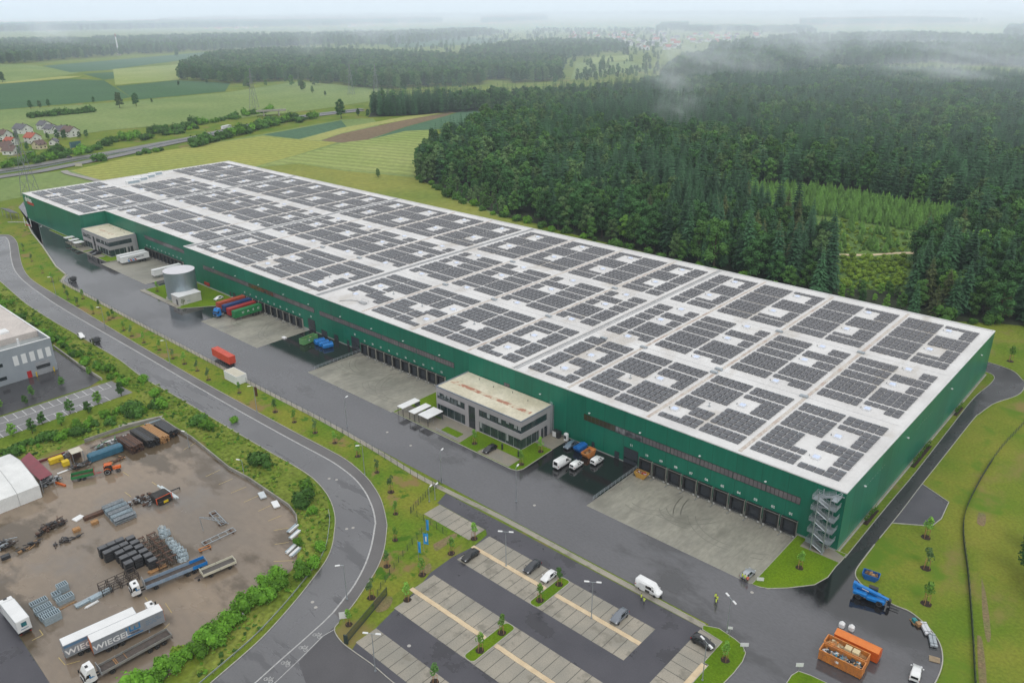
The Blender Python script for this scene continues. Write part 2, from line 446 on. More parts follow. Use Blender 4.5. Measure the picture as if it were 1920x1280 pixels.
struct(g.build('ground', GRASS))
yard_west = [(-560, 22), (-520, 6), (-474, -10.8), (-445.7, -17.6), (-412.2, -24), (-369, -33.3), (-352, -35.2), (-343, -40.4)]
turn = ats([(1440, 1104), (1477, 1102), (1527, 1096), (1552, 1082), (1567, 1062), (1585, 1045)])
right_kerb_line = ats([(1640, 1020), (1612, 1057), (1604, 1072), (1607, 1085), (1625, 1103), (1672, 1132), (1707, 1147), (1740, 1175), (1760, 1202), (1767, 1227), (1765, 1252), (1752, 1282), (1730, 1315), (1690, 1350)])
yd = MB()
a0, a1 = Vector((-9.3, -23.5)), Vector((-9.3, 0))
main = yard_west + [(-10, -40.4), (-10, -92)] + [(p.x, p.y) for p in right_kerb_line[::-1]] + [(5.6, 8.3)] + [(2.4, -1.1)] + [(p.x, p.y) for p in turn[::-1]][1:] + \
 [(-9.3, -23.5), (-357, -23.5), (-357, -12), (-372, -9.5), (-412, -7.5), (-482, -7.2), (-520, 0)]
yd.poly(main, 0.0)
for x0, x1, y1 in ((-129.6, -54.0, 0.0), (-206.0, -174.0, 0.0), (-302.0, -247.0, 0.0)):
 yd.quad((x0, -23.5, 0), (x1, -23.5, 0), (x1, y1, 0), (x0, y1, 0))
yd.quad((-309.5, -23.5, 0), (-302, -23.5, 0), (-302, 6, 0), (-309.5, 6, 0))
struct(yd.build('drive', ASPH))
svc = ats([(1585, 1045), (1640, 1020), (1672, 980)])
right_e = smooth_line([(5.6, 8.3), (5.8, 25), (5.7, 42.1), (5.8, 60), (5.9, 88.9)] + [tuple(at(*p).xy) for p in ((1837, 775), (1853, 763), (1869, 754), (1905, 742), (1919, 730), (1921, 716), (1916, 711), (1902, 697), (1876, 686), (1853, 679))], 4) + [(-9, 141), (-30, 141)]
left_e = smooth_line([(2.4, -1.1), (2.4, 25), (2.6, 46.9), (2.3, 77.4)] + [tuple(at(*p).xy) for p in ((1825, 747), (1853, 723), (1864, 710), (1861, 702), (1848, 697))], 4) + [(-6, 133), (-30, 133)]
flat('service_road', left_e + right_e[::-1], 0.008, mat('service_asphalt', (0.03, 0.03, 0.032), (0.02, 0.02, 0.022), scale=0.09, rough=0.12, rough2=0.4, rscale=0.06, fine=0.14, fine_scale=3, detail=6))
pocket = ats([(1672, 980), (1747, 986), (1765, 972), (1779, 941), (1729, 907)])
flat('passing_place', pocket, 0.012, ASPHP)
def apron(x0, x1, y0, y1, cheek_left=True, cheek_right=True):
 m = MB()
 n = 8
 for i in range(n):
  xa, xb = x0 + (x1 - x0) * i / n, x0 + (x1 - x0) * (i + 1) / n
  m.quad((xa, y0, 0.0), (xb, y0, 0.0), (xb, y1, -1.15), (xa, y1, -1.15), 0)
 for x, s, c in ((x0, 1, cheek_left), (x1, -1, cheek_right)):
  q = [(x, y0, -0.01), (x, y1, -1.15), (x, y1, 0.02), (x, y0, 0.0)]
  if s < 0: q = q[::-1]
  m.quad(*q, 1)
 return struct(m.build('dock_apron', [APRON, CONC]))
apron(-54.0, -9.3, -23.5, 0.0)
apron(-174.0, -129.6, -23.5, 0.0)
apron(-247.0, -206.0, -23.5, 0.0)
apron(-357.0, -309.5, -17.0, 6.0)
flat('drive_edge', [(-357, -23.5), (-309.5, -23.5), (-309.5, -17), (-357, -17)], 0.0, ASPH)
strip_line = smooth_line([(-352, -35.0), (-346, -38.9), (-340, -40.6), (-300, -40.7), (-250, -41.0), (-205, -40.9), (-175, -41.2), (-140, -40.7), (-114, -41.4), (-99, -42.3), (-87, -42.3), (-66, -41.5), (-40, -41.6), (-10.5, -41.6)], 3)
struct(MB().strip(strip_line, 1.25, 0.012).build('paver_strip', GREYP))
roadR = [tuple(at(*p).xy) for p in ((-160, 446), (-60, 441), (0, 440), (20, 442), (32, 455), (37, 480), (43, 502), (55, 520), (75, 535), (120, 562), (175, 595))] + [(-247.0, -50.9), (-204.7, -51.2), (-174, -51.0), (-143.7, -50.5), (-127.6, -50.0), (-117, -50.0), (-107.1, -51.6), (-101.1, -53.4), (-95.7, -55.6), (-91.2, -58.1), (-86.0, -61.5)] + \
  [tuple(at(*p).xy) for p in ((725, 992), (720, 1030), (707, 1065), (685, 1100), (660, 1136), (638, 1160))]
white = [tuple(at(*p).xy) for p in ((-160, 450), (-60, 444.5), (0, 443.5), (12, 446), (17.5, 457), (21, 485), (28, 507), (45, 527), (75, 550), (125, 583))] + [(-240, -54.2), (-204, -54.3), (-168.9, -54.2), (-138.9, -53.7), (-123.3, -53.2), (-115.5, -53.4), (-107.8, -54.4), (-101.2, -56.3), (-96.1, -58.5), (-92.0, -60.7), (-88.1, -63.3)] + \
  [tuple(at(*p).xy) for p in ((703, 985), (697, 1020), (685, 1057), (665, 1095), (645, 1122), (625, 1147))]
roadL = [tuple(at(*p).xy) for p in ((-160, 476), (-70, 490), (-20, 512), (0, 527), (15, 540), (50, 570), (100, 602), (140, 625), (187, 652), (225, 675), (267, 707), (325, 740), (387, 777))] + [(-155.3, -62.0), (-138.0, -61.7), (-127.3, -61.4), (-120.0, -61.4), (-114.1, -62.0), (-107.3, -63.7), (-102.1, -65.8), (-98.1, -68.0), (-95.5, -69.8)] + \
  [tuple(at(*p).xy) for p in ((627, 996), (623, 1022), (612, 1049), (587, 1084), (559, 1120), (520, 1165), (480, 1206), (410, 1267), (330, 1335), (250, 1400))]
roadRs, whites, roadLs = smooth_line(roadR, 4), smooth_line(white, 4), smooth_line(roadL, 4)
bell = [tuple(at(*p).xy) for p in ((635, 1167), (627, 1178), (632, 1192), (645, 1207), (665, 1222), (700, 1247), (735, 1277), (790, 1320), (880, 1390))]
bells = smooth_line(bell, 4)
rd = MB()
rd.poly(roadRs + bells + [tuple(at(700, 1500).xy), tuple(at(250, 1500).xy)] + roadLs[::-1], 0.004)
road = struct(rd.build('road', ASPHR))
cp = MB()
cyc = roadRs + whites[::-1]
for i in range(len(roadRs) - 1):
 a, b = roadRs[i], roadRs[i + 1]
cp.poly(cyc, 0.010)
struct(cp.build('cycle_path', ASPHC))
flat('access_road', bells + [tuple(at(p[0], p[1]).xy) for p in ((820, 1460), (640, 1480), (590, 1330), (560, 1240), (605, 1194))], 0.012,
     mat('access_asphalt', (0.08, 0.077, 0.083), (0.062, 0.06, 0.065), scale=0.1, rough=0.3, rough2=0.5, fine=0.1, fine_scale=3))
ln = MB()
ln.strip(whites, 0.36, 0.018)
ln.strip(ats([(625, 1147), (605, 1167), (560, 1207), (520, 1242), (470, 1287), (420, 1330)]), 0.28, 0.020)
ln.strip(ats([(629, 1178), (605, 1192), (560, 1237), (520, 1275), (480, 1310)]), 0.16, 0.020)
markings = ln.build('lane_line', LINE, road)
for px, py in ((596, 1190), (570, 1214), (537, 1243), (505, 1273)):     # painted bicycles
 b = MB()
 p = at(px, py); ang = head((505, 1273), (596, 1190)) + PI / 2
 M = Matrix.Translation((p.x, p.y, 0.026)) @ Matrix.Rotation(ang + PI, 4, 'Z')
 def ring2(cx, cy, r, w):
  n = 14
  for k in range(n):
   t0, t1 = 2 * PI * k / n, 2 * PI * (k + 1) / n
   b.add([(cx + (r - w) * math.cos(t0), cy + (r - w) * math.sin(t0), 0), (cx + r * math.cos(t0), cy + r * math.sin(t0), 0), (cx + r * math.cos(t1), cy + r * math.sin(t1), 0), (cx + (r - w) * math.cos(t1), cy + (r - w) * math.sin(t1), 0)], [(0, 1, 2, 3)], M=M)
 def seg(x0, y0, x1, y1, w=0.11):
  d = Vector((x1 - x0, y1 - y0)).normalized(); nx, ny = -d.y * w / 2, d.x * w / 2
  b.add([(x0 - nx, y0 - ny, 0), (x1 - nx, y1 - ny, 0), (x1 + nx, y1 + ny, 0), (x0 + nx, y0 + ny, 0)], [(0, 1, 2, 3)], M=M)
 ring2(-0.62, -0.25, 0.42, 0.12); ring2(0.62, -0.25, 0.42, 0.12)
 for s in ((-0.62, -0.25, -0.25, 0.42), (-0.25, 0.42, 0.42, 0.42), (0.42, 0.42, 0.05, -0.25), (0.05, -0.25, -0.62, -0.25), (0.05, -0.25, -0.3, 0.55), (0.62, -0.25, 0.38, 0.68), (0.2, 0.68, 0.5, 0.68), (-0.45, 0.57, -0.15, 0.57)):
  seg(*s)
 b.build('bicycle_marking', LINE, road)
mh = MB()
for px, py in ((650, 991), (662, 989), (617, 897), (631, 899), (586, 1128), (592, 1138), (767, 1210), (726, 810), (1410, 1110), (1002, 947), (770, 835)):
 p = at(px, py)
 mh.cyl((p.x, p.y), 0.38, 0.01, 0.028, 14)
struct(mh.build('manhole_covers', mat('manhole_iron', (0.42, 0.40, 0.37), rough=0.6)))
kb = MB()
kb.wallstrip(roadRs, 0.16, -0.05, 0.12); kb.wallstrip(roadLs, 0.18, -0.05, 0.14); kb.wallstrip(bells, 0.16, -0.05, 0.12)
kb.wallstrip(offset(strip_line, 0.72), 0.12, -0.02, 0.05)
kb.wallstrip([(p[0], p[1]) for p in smooth_line([tuple(q.xy) for q in right_kerb_line], 4)], 0.2, -0.05, 0.14)
kb.wallstrip(left_e, 0.16, -0.05, 0.1); kb.wallstrip(right_e[1:], 0.16, -0.05, 0.1)
kb.wallstrip(ats([(1672, 980), (1747, 986), (1765, 972), (1779, 941), (1729, 907)]), 0.2, -0.05, 0.12)
kb.wallstrip([(-357, -12), (-372, -9.5), (-412, -7.5)], 0.16, -0.05, 0.1)
kb.wallstrip(ats([(15, 417), (50, 417)]) + [Vector((-445.7, -17.6, 0)), Vector((-412.2, -24, 0)), Vector((-369, -33.3, 0)), Vector((-352, -35.2, 0))], 0.5, -0.05, 0.45)
struct(kb.build('kerb', KERB))
flat('parking_lot', [(-84.5, -43.0), (-10.4, -42.3), (-8, -46), (-5.4, -62), (-5.2, -120), (-45, -120), (-59.5, -91.4), (-59.9, -86), (-61.3, -79.7), (-62.3, -73), (-64.3, -67), (-64.6, -60.2), (-63.7, -54), (-64.4, -48.7), (-66, -47.5), (-83, -47.5)], 0.006, ASPHP)
pk = MB(); jn = MB()
def stalls(x0, x1, y0, y1, pitch=2.55, skip=None):
 pk.quad((x0, y0, 0.016), (x1, y0, 0.016), (x1, y1, 0.016), (x0, y1, 0.016))
 n = max(1, round((x1 - x0) / pitch))
 for i in range(1, n):
  x = x0 + (x1 - x0) * i / n
  jn.quad((x - 0.07, y0, 0.022), (x + 0.07, y0, 0.022), (x + 0.07, y1, 0.022), (x - 0.07, y1, 0.022))
stalls(-63.6, -17.4, -53.55, -48.75); stalls(-63.2, -17.4, -59.9, -54.75)
stalls(-63.2, -17.0, -72.75, -67.0); stalls(-61.6, -17.0, -79.8, -73.95)
stalls(-59.8, -17.0, -91.2, -86.0)
stalls(-82, -66.2, -53.0, -47.6)
pk.quad((-10.6, -115, 0.016), (-5.6, -115, 0.016), (-5.6, -42.8, 0.016), (-10.6, -42.8, 0.016))
for i in range(1, 28):
 y = -43.4 - i * 2.6
 jn.quad((-10.6, y - 0.07, 0.022), (-5.6, y - 0.07, 0.022), (-5.6, y + 0.07, 0.022), (-10.6, y + 0.07, 0.022))
ps = struct(pk.build('parking_bays', GREYP))
jn.build('bay_joint', GAP, ps)
sd = MB()
def wavy(x0, x1, y0, y1):
 n = 24
 for i in range(n):
  xa, xb = x0 + (x1 - x0) * i / n, x0 + (x1 - x0) * (i + 1) / n
  ja, jb = 0.1 * noise.noise((xa * 2, y0, 0)), 0.1 * noise.noise((xb * 2, y0, 0))
  sd.quad((xa, y0 + ja, 0.028), (xb, y0 + jb, 0.028), (xb, y1 + jb * 0.6, 0.028), (xa, y1 + ja * 0.6, 0.028))
wavy(-63.9, -41.6, -54.7, -53.6); wavy(-39.0, -17.4, -54.7, -53.6)
wavy(-63.6, -41.2, -73.9, -72.8); wavy(-38.6, -17.0, -73.9, -72.8)
sd.quad((-5.9, -115, 0.028), (-4.6, -115, 0.028), (-4.6, -50.5, 0.028), (-5.9, -50.5, 0.028))
struct(sd.build('sand_strip', SAND))
def island(pts, name='grass_island', m=LAWN, z=0.11, rim=True):
 o = struct(MB().prism(pts, -0.04, z).build(name, m))
 if rim:
  k = MB().wallstrip(list(pts) + [pts[0]], 0.14, -0.04, z + 0.02)
  k.build('kerb_rim', KERB, o)
 return o
def rounded(x0, x1, y0, y1, r=0.9, n=5):
 out = []
 for cx, cy, a in ((x1 - r, y1 - r, 0), (x0 + r, y1 - r, 90), (x0 + r, y0 + r, 180), (x1 - r, y0 + r, 270)):
  for k in range(n + 1):
   t = R(a + 90 * k / n)
   out.append((cx + r * math.cos(t), cy + r * math.sin(t)))
 return out
island(rounded(-41.6, -39.0, -59.9, -48.8)); island(rounded(-41.2, -38.6, -79.7, -67.2))
isl = ats([(1318, 1172), (1348, 1178), (1378, 1198), (1392, 1210), (1398, 1224), (1392, 1240), (1375, 1262), (1352, 1285), (1300, 1340), (1255, 1390)]) + [Vector((-4.6, -90, 0)), Vector((-4.6, -50.2, 0)), Vector((-5.6, -50.2, 0)), Vector((-5.6, -43.0, 0)), Vector((-10.2, -42.6, 0))]
island([tuple(p.xy) for p in isl])
island([tuple(at(*p).xy) for p in ((1475, 1280), (1484, 1266), (1497, 1258), (1520, 1266), (1560, 1285), (1560, 1330), (1470, 1330))])
corner = [(-9.25, -0.6), (-9.2, -23.4)] + [tuple(p.xy) for p in ats([(1424, 1100), (1440, 1103), (1477, 1102), (1527, 1096), (1552, 1082), (1567, 1062), (1577, 1052)])] + [(2.2, -1.5), (2.2, 0.2), (-0.3, 0.2), (-0.3, -0.25), (-9.2, -0.25)]
island(corner, z=0.1)
flat('stair_pavement', [(-7.0, -3.9), (2.2, -3.9), (2.3, -1.2), (-0.2, -0.3), (-7.0, -0.3)], 0.118, PAVER)
flat('gravel_edge', [(0.15, 0.2), (0.6, 0.2), (0.6, 126), (0.15, 126)], 0.05, CONC)
OX0, OX1, OY0, OY1 = -118.8, -84.1, -14.2, -0.3
island([(-129.4, -23.0), (-79.6, -23.4), (-77.9, -22.8), (-77.2, -21.2), (-77.7, -8.2), (-84.2, -8.2), (-84.2, -14.35), (-118.9, -14.35), (-118.9, -0.3), (-129.4, -0.3)], name='office_lawn')
flat('office_path', [(-128.6, -22.8), (-100.2, -22.9), (-101, -14.4), (-118.5, -14.4), (-118.5, -15.6), (-114.6, -15.6), (-114.6, -16.6), (-119, -16.6), (-128.6, -16.6)], 0.118, PAVER)
flat('parking_bay_paving', [(-93.0, -23.0), (-80.9, -23.1), (-81.1, -18.0), (-92.6, -18.0)], 0.118, PAVER)
flat('side_path', [(-84.0, -8.0), (-77.7, -8.0), (-77.7, -0.4), (-84.0, -0.4)], 0.10, PAVER)
island(rounded(-109.8, -102.8, -21.1, -18.4, 0.4), name='lawn_bed', z=0.15, rim=False)
FX0, FX1, FY0, FY1 = -397.0, -364.6, -8.6, 5.6
island([(-445, -9.0), (-403, -9.2), (-402, -13.2), (-398, -14.4), (-358, -13.6), (-357.2, -8), (-357.2, 0), (-364, 0), (-364, -9), (-398, -9), (-398.5, -7.3), (-445, -7.3)], name='office_lawn')
flat('office_path', [(-412, -13.0), (-386, -14.2), (-386, -9.2), (-412, -9.2)], 0.118, PAVER)
flat('parking_bay_paving', [(-384, -14.0), (-368, -13.8), (-368, -9.8), (-384, -9.8)], 0.118, PAVER)
island([(-302, -21.4), (-287, -22.2), (-268.6, -22.4), (-266.4, -21.4), (-265.6, -19.5), (-254.2, -4.5), (-254.2, -0.4), (-302, -0.4)], name='tank_lawn')
flat('tank_path', [(-303, -22.6), (-269.5, -22.6), (-268.6, -20.6), (-303, -20.2)], 0.12, GREYP)
flat('gravel_edge', [(-301, -0.35), (-255, -0.35), (-255, -0.05), (-301, -0.05)], 0.13, CONC)
tm = MB()
r9 = random.Random(9)
for ax0, ax1 in ((-50, -14), (-170, -134), (-243, -210)):
 for k in range(7):
  cx, cy = r9.uniform(ax0, ax1), r9.uniform(-16, -4); rad = r9.uniform(7, 15); a0 = r9.uniform(1.2, 2.6); sgn = r9.choice((-1, 1))
  for off in (0, 2.0):
   prev = None
   for i in range(15):
    a = a0 + sgn * i * 0.085
    x, y = cx + (rad + off) * math.cos(a) * 0.9, cy - abs((rad + off) * math.sin(a)) + rad * 0.8
    ok = ax0 - 3 < x < ax1 + 3 and -23 < y < -1.5
    if prev and ok:
     d = Vector((x - prev[0], y - prev[1])).normalized() * 0.11
     def zz(yy): return -1.15 * (yy + 23.5) / 23.5 + 0.012
     tm.quad((prev[0] - d.y, prev[1] + d.x, zz(prev[1] + d.x)), (prev[0] + d.y, prev[1] - d.x, zz(prev[1] - d.x)), (x + d.y, y - d.x, zz(y - d.x)), (x - d.y, y + d.x, zz(y + d.x)))
    prev = (x, y) if ok else None
struct(tm.build('tyre_marks', mat('tyre_mark', (0.165, 0.16, 0.135), (0.2, 0.193, 0.163), scale=0.6, rough=0.55)))
H = 15.5
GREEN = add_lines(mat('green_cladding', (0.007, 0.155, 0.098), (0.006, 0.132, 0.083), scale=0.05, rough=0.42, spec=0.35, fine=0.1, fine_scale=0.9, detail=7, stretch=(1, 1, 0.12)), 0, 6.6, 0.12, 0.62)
GREENS = add_lines(mat('green_cladding_gable', (0.014, 0.19, 0.118), (0.011, 0.155, 0.098), scale=0.05, rough=0.34, spec=0.5, fine=0.1, fine_scale=0.9, detail=7, stretch=(1, 1, 0.12)), 1, 6.0, 0.16, 0.5)  # same cladding, lighter: the gable's brighter light is put into the colour
ROOF = add_lines(mat('roof_membrane', (0.68, 0.675, 0.665), (0.58, 0.57, 0.56), scale=0.06, rough=0.55, fine=0.05, fine_scale=1.2, detail=8), 0, 1.9, 0.05, 0.93)
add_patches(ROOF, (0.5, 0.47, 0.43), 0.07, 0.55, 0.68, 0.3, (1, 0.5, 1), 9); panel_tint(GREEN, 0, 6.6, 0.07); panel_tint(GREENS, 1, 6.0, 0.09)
ROOFD = mat('roof_gutter_dirt', (0.52, 0.48, 0.43), (0.4, 0.31, 0.26), scale=0.35, rough=0.6, fine=0.25, fine_scale=2, detail=7, lo=0.45, hi=0.7)
JOINT = mat('roof_joint_metal', (0.42, 0.43, 0.44), (0.34, 0.35, 0.36), scale=0.4, rough=0.4)
wh = empty('warehouse', (-240, 60, 0), 0, 'huge dark green logistics hall with a white flat roof full of solar panels', 'warehouse')
def W(mb, name, mats, **k):
 o = mb.build(name, mats, None, **k)
 o.parent = wh
 o.matrix_parent_inverse = Matrix.Translation((240, -60, 0))
 return o
foot = [(0, 0), (0, 126.2), (-481.8, 126.2), (-481.8, -7.2), (-400.2, -7.2), (-400.2, 6.0), (-301.7, 6.0), (-301.7, 0)]
wl = MB()
n = len(foot)
for i in range(n):
 a, b = foot[i], foot[(i + 1) % n]
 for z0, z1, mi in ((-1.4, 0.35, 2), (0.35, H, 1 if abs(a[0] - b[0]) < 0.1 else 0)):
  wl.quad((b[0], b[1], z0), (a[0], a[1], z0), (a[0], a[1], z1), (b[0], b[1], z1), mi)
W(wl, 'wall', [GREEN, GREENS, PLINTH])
ro = MB().poly(foot, H - 0.12)
W(ro, 'roof', ROOF)
pa = MB()
pp = foot[:]
for i in range(n):                                # parapet coping ring, butt-jointed at the corners
 a, b = Vector(pp[i]), Vector(pp[(i + 1) % n])
 x0, x1 = sorted((a.x, b.x)); y0, y1 = sorted((a.y, b.y))
 if abs(a.y - b.y) < 0.01:
  s = -1 if (a.x < b.x) == False else 1
  s = 1 if a.x > b.x else -1
  yy = a.y
  ya, yb = (yy - 0.45, yy + 0.06) if yy > 100 else (yy - 0.06, yy + 0.45)
  pa.box(x0 + 0.0, x1 - 0.0, ya, yb, H - 0.11, H + 0.16)
 else:
  xx = a.x
  right = xx > -1
  if xx == -400.2 : xa, xb = xx - 0.45, xx + 0.06
  elif xx == -301.7: xa, xb = xx - 0.06, xx + 0.45
  else: xa, xb = (xx - 0.45, xx + 0.06) if right else (xx - 0.06, xx + 0.45)
  pa.box(xa, xb, y0 + 0.06, y1 - 0.06, H - 0.11, H + 0.163)
W(pa, 'parapet', mat('parapet_coping', (0.64, 0.65, 0.65), (0.55, 0.55, 0.54), scale=0.3, rough=0.4))
def ux(sec, u):              # unit coordinate inside a 100 m section -> world X (odd sections are mirrored)
 return -sec * 100 - u if sec % 2 == 0 else -(sec + 1) * 100 + u
SECS = range(5)
def roof_y0(x):
 return -7.2 if x < -400 else (6.0 if x < -301.7 else 0.0)
gx = []
for sec in SECS:
 for u in (26.6, 53.1, 79.8):
  x = ux(sec, u)
  if x < -478: continue
  gx.append(x)
for x in gx:
 W(MB().box(x - 0.5, x + 0.5, roof_y0(x) + 1.2, 124.6, H - 0.12, H - 0.09), 'roof_gutter', ROOFD)
for x in (-100, -200, -300, -400):
 m = MB()
 y0 = roof_y0(x + 0.5) + 0.5
 m.box(x - 0.45, x - 0.1, y0, 125.6, H - 0.12, H + 0.25, 0); m.box(x + 0.5, x + 0.75, y0, 125.6, H - 0.12, H + 0.08, 1)
 m.box(x - 1.2, x - 0.45, y0 + 0.4, 125.2, H - 0.12, H - 0.085, 2)
 W(m, 'expansion_joint', [JOINT, JOINT, ROOFD])
m = MB()
for y in (39.8, 79.9):
 m.box(-478, -2, y - 0.05, y + 0.05, H - 0.12, H - 0.095)
W(m, 'roof_seam', JOINT)
sky_xy = []
for sec in SECS:
 for u in (11.4, 37.3, 63.1, 88.3):
  x = ux(sec, u)
  if x < -476: continue
  for y in (43.4, 63.0, 76.3, 96.0, 115.9):
   if x < -452 and 42 < y < 77: continue
   sky_xy.append((x, y, sec, u))
front = [(-11.4, 10.4), (-11.4, 23.5), (-50.0, 9.7), (-37.3, 23.4), (-63.1, 23.0), (-88.3, 10.4), (-88.2, 23.3), (-111.9, 10.9), (-111.9, 23.8), (-149.8, 10.6), (-149.6, 23.3),
         (-189.4, 10.8), (-189.4, 22.8), (-211.2, 10.2), (-211.0, 23.0), (-248.6, 10.3), (-249.0, 22.7), (-287.8, 9.8), (-287.4, 23.5), (-319.5, 13), (-312, 27), (-348.8, 13.6), (-343, 30), (-372.4, 12), (-373, 27), (-388.5, 14),
         (-412, 8), (-412, 24), (-437, 6), (-437, 22), (-463, 4), (-463, 20), (-463, 32)]
front_set = front
sky_all = [(x, y) for x, y, _, _ in sky_xy] + front
sky_all.sort(key=lambda p: (p[0] - CAM.x) ** 2 + (p[1] - CAM.y) ** 2)
SKYFR = mat('skylight_upstand', (0.72, 0.73, 0.75), rough=0.4)
def skylight(m, x, y):
 m.bbox(x - 1.0, x + 1.0, y - 1.0, y + 1.0, H - 0.12, H + 0.34, 0.1, 0, taper=0.06)
 z = H + 0.34
 for i in range(4):      # low dome in rings
  pass
 rings = [(0.78, 0.0), (0.66, 0.12), (0.4, 0.2)]
 vs = []
 for r_, dz in rings:
  vs += [(x - r_, y - r_, z + dz + 0.005), (x + r_, y - r_, z + dz + 0.005), (x + r_, y + r_, z + dz + 0.005), (x - r_, y + r_, z + dz + 0.005)]
 fs = [(8, 9, 10, 11)]
 for k in (0, 4):
  for i in range(4):
   j = (i + 1) % 4
   fs.append((k + i, k + j, k + 4 + j, k + 4 + i))
 m.add(vs, fs, 1)
 m.box(x - 1.75, x - 1.5, y - 0.12, y + 0.12, H - 0.12, H + 0.35, 2)
for x, y in sky_all[:100]:
 m = MB(); skylight(m, 0, 0)
 if x == sky_all[0][0] and y == sky_all[0][1]:
  sk0 = W(m, 'skylight', [SKYFR, SKYL, JOINT]); sk_me = sk0.data
  sk0.location = (x, y, 0)
 else:
  o = bpy.data.objects.new('skylight', sk_me); col.objects.link(o); o.parent = wh
  o.matrix_parent_inverse = Matrix.Translation((240, -60, 0)); o.location = (x, y, 0)
m = MB()
for x, y in sky_all[100:]: skylight(m, x, y)
tag(W(m, 'skylight', [SKYFR, SKYL, JOINT]), kind='stuff')
vents = [(-19.0, 17.0), (-44.0, 17.4), (-70.0, 18.0), (-134.4, 18.6), (-161.0, 18.7), (-214.0, 16.8), (-255.8, 16.8), (-179.0, 20.5)]
for x, y in vents:
 m = MB().tube([(x, y, H - 0.12), (x, y, H + 1.0)], 0.09, 8).tube([(x - 0.35, y, H + 0.8), (x + 0.35, y, H + 0.95)], 0.07, 6)
 m.box(x - 0.3, x + 0.3, y - 0.3, y + 0.3, H - 0.12, H + 0.05)
 W(m, 'roof_vent', GALV)
for x, y in [(-27.2, 39.5), (-53.6, 40), (-26.5, 79.8), (-53.2, 79.6), (-79.6, 39.3), (-119.8, 40.5), (-146, 40.6), (-172, 40.6), (-119.6, 79.8), (-172, 79.6), (-226, 40.8), (-252, 40.4), (-93.5, 37.0), (-53.6, 37.2)]:
 m = MB().bbox(x - 1.1, x + 1.1, y - 0.5, y + 0.5, H - 0.12, H + 0.45, 0.06); m.box(x + 0.3, x + 0.9, y + 0.55, y + 1.1, H - 0.12, H + 0.25)
 W(m, 'roof_drain_box', GALV)
m = MB().box(-181.2, -178.0, 5.8, 7.2, H - 0.12, H + 0.5)
for x, y in ((-181.6, 5.4), (-177.6, 5.4), (-177.6, 7.6), (-181.6, 7.6)):
 m.tube([(x, y, H - 0.1), (x, y, H + 1.1)], 0.05, 5)
m.tube([(-181.6, 5.4, H + 1.1), (-177.6, 5.4, H + 1.1), (-177.6, 7.6, H + 1.1), (-181.6, 7.6, H + 1.1)], 0.05, 5)
W(m, 'roof_hatch', JOINT)
W(MB().tube([(x, y, H + 0.02) for x, y in smooth_line([(-188.2, 2.4), (-187.6, 3.6), (-185.8, 5.6), (-183.4, 6.6), (-181.4, 6.5)], 5)], 0.16, 8), 'roof_hose', JOINT)
for i in range(4):
 x = -459 - i * 4.6
 m = MB().bbox(x - 1.1, x + 1.1, 44 + i * 7, 53 + i * 7, H - 0.12, H + 1.9, 0.1, 0).box(x + 1.105, x + 1.2, 45 + i * 7, 52 + i * 7, H + 0.3, H + 1.5, 1)
 W(m, 'air_handler', [WHITE, GALVB])
def wall_lamp(x, y, z, dx=0, dy=-1):
 m = MB().box(x - 0.22 + (0.2 if dx else 0), x + 0.22 + (0.2 if dx else 0), y - (0.5 if dy else 0.2), y - (0 if dy else -0.2), z - 0.08, z + 0.08)
 W(m, 'wall_lamp', WHITE)
for x in (-18.6, -36.3, -54.2, -71, -89, -132, -150, -167, -185, -205, -222, -240, -258, -276):
 wall_lamp(x, -0.02, 10.9)
for y in (12, 42, 80, 112):
 W(MB().box(0.02, 0.5, y - 0.25, y + 0.25, 11.6, 11.8), 'wall_lamp', WHITE)
m = MB()
for k, y in enumerate([13 + i * 1.6 for i in range(9)] + [50 + i * 1.6 for i in range(9)]):
 m.box(0.015, 0.06, y - 0.06, y + 0.06, 10.9, 11.02)
W(m, 'overflow_spouts', WHITE)
FRAME = mat('window_frame', (0.03, 0.032, 0.035), rough=0.4)
BLIND = mat('blind_glass', (0.16, 0.145, 0.15), (0.12, 0.11, 0.12), scale=0.3, rough=0.16)
def window_band(x0, x1, z0, z1, y, panes=7, m=GLASS, warm=False):
 f = MB().box(x0, x1, y - 0.06, y + 0.02, z0, z1)
 fr = W(f, 'window_band', FRAME)
 w = (x1 - x0) / panes
 g2 = MB()
 for i in range(panes):
  a = x0 + i * w + 0.09; b = x0 + (i + 1) * w - 0.09
  g2.quad((a, y - 0.068, z0 + 0.14), (b, y - 0.068, z0 + 0.14), (b, y - 0.068, z1 - 0.12), (a, y - 0.068, z1 - 0.12))
 o = g2.build('panes', m); o.parent = fr
 return fr
for k, (x0, x1) in enumerate(((-18.3, -9.8), (-27.0, -18.4), (-36.1, -27.1), (-44.8, -36.2), (-53.4, -44.9))):
 window_band(x0, x1, 8.1, 10.05, 0, 8, BLIND)
window_band(-62.2, -53.5, 8.1, 10.05, 0, 8, mat('pale_glass', (0.22, 0.22, 0.23), (0.05, 0.05, 0.06), scale=0.5, rough=0.12, detail=1))  # panes mottled pale and dark grey
window_band(-73.0, -62.3, 8.1, 10.05, 0, 8, mat('brown_glass', (0.055, 0.05, 0.03), rough=0.1))  # panes in a dark brownish tone
window_band(-103.6, -101.2, 8.9, 10.1, 0, 2, BLIND)
for k in range(8):
 x1 = -125.4 - k * 9.15
 window_band(x1 - 8.95, x1, 8.0, 9.95, 0, 7, BLIND)
for k in range(9):
 x1 = -201.8 - k * 9.35
 window_band(x1 - 9.15, x1, 8.0, 10.0, 0, 7, BLIND if k not in (3, 4) else mat('stocked_glass', (0.17, 0.07, 0.035), (0.03, 0.05, 0.03), scale=0.6, rough=0.15, detail=2))
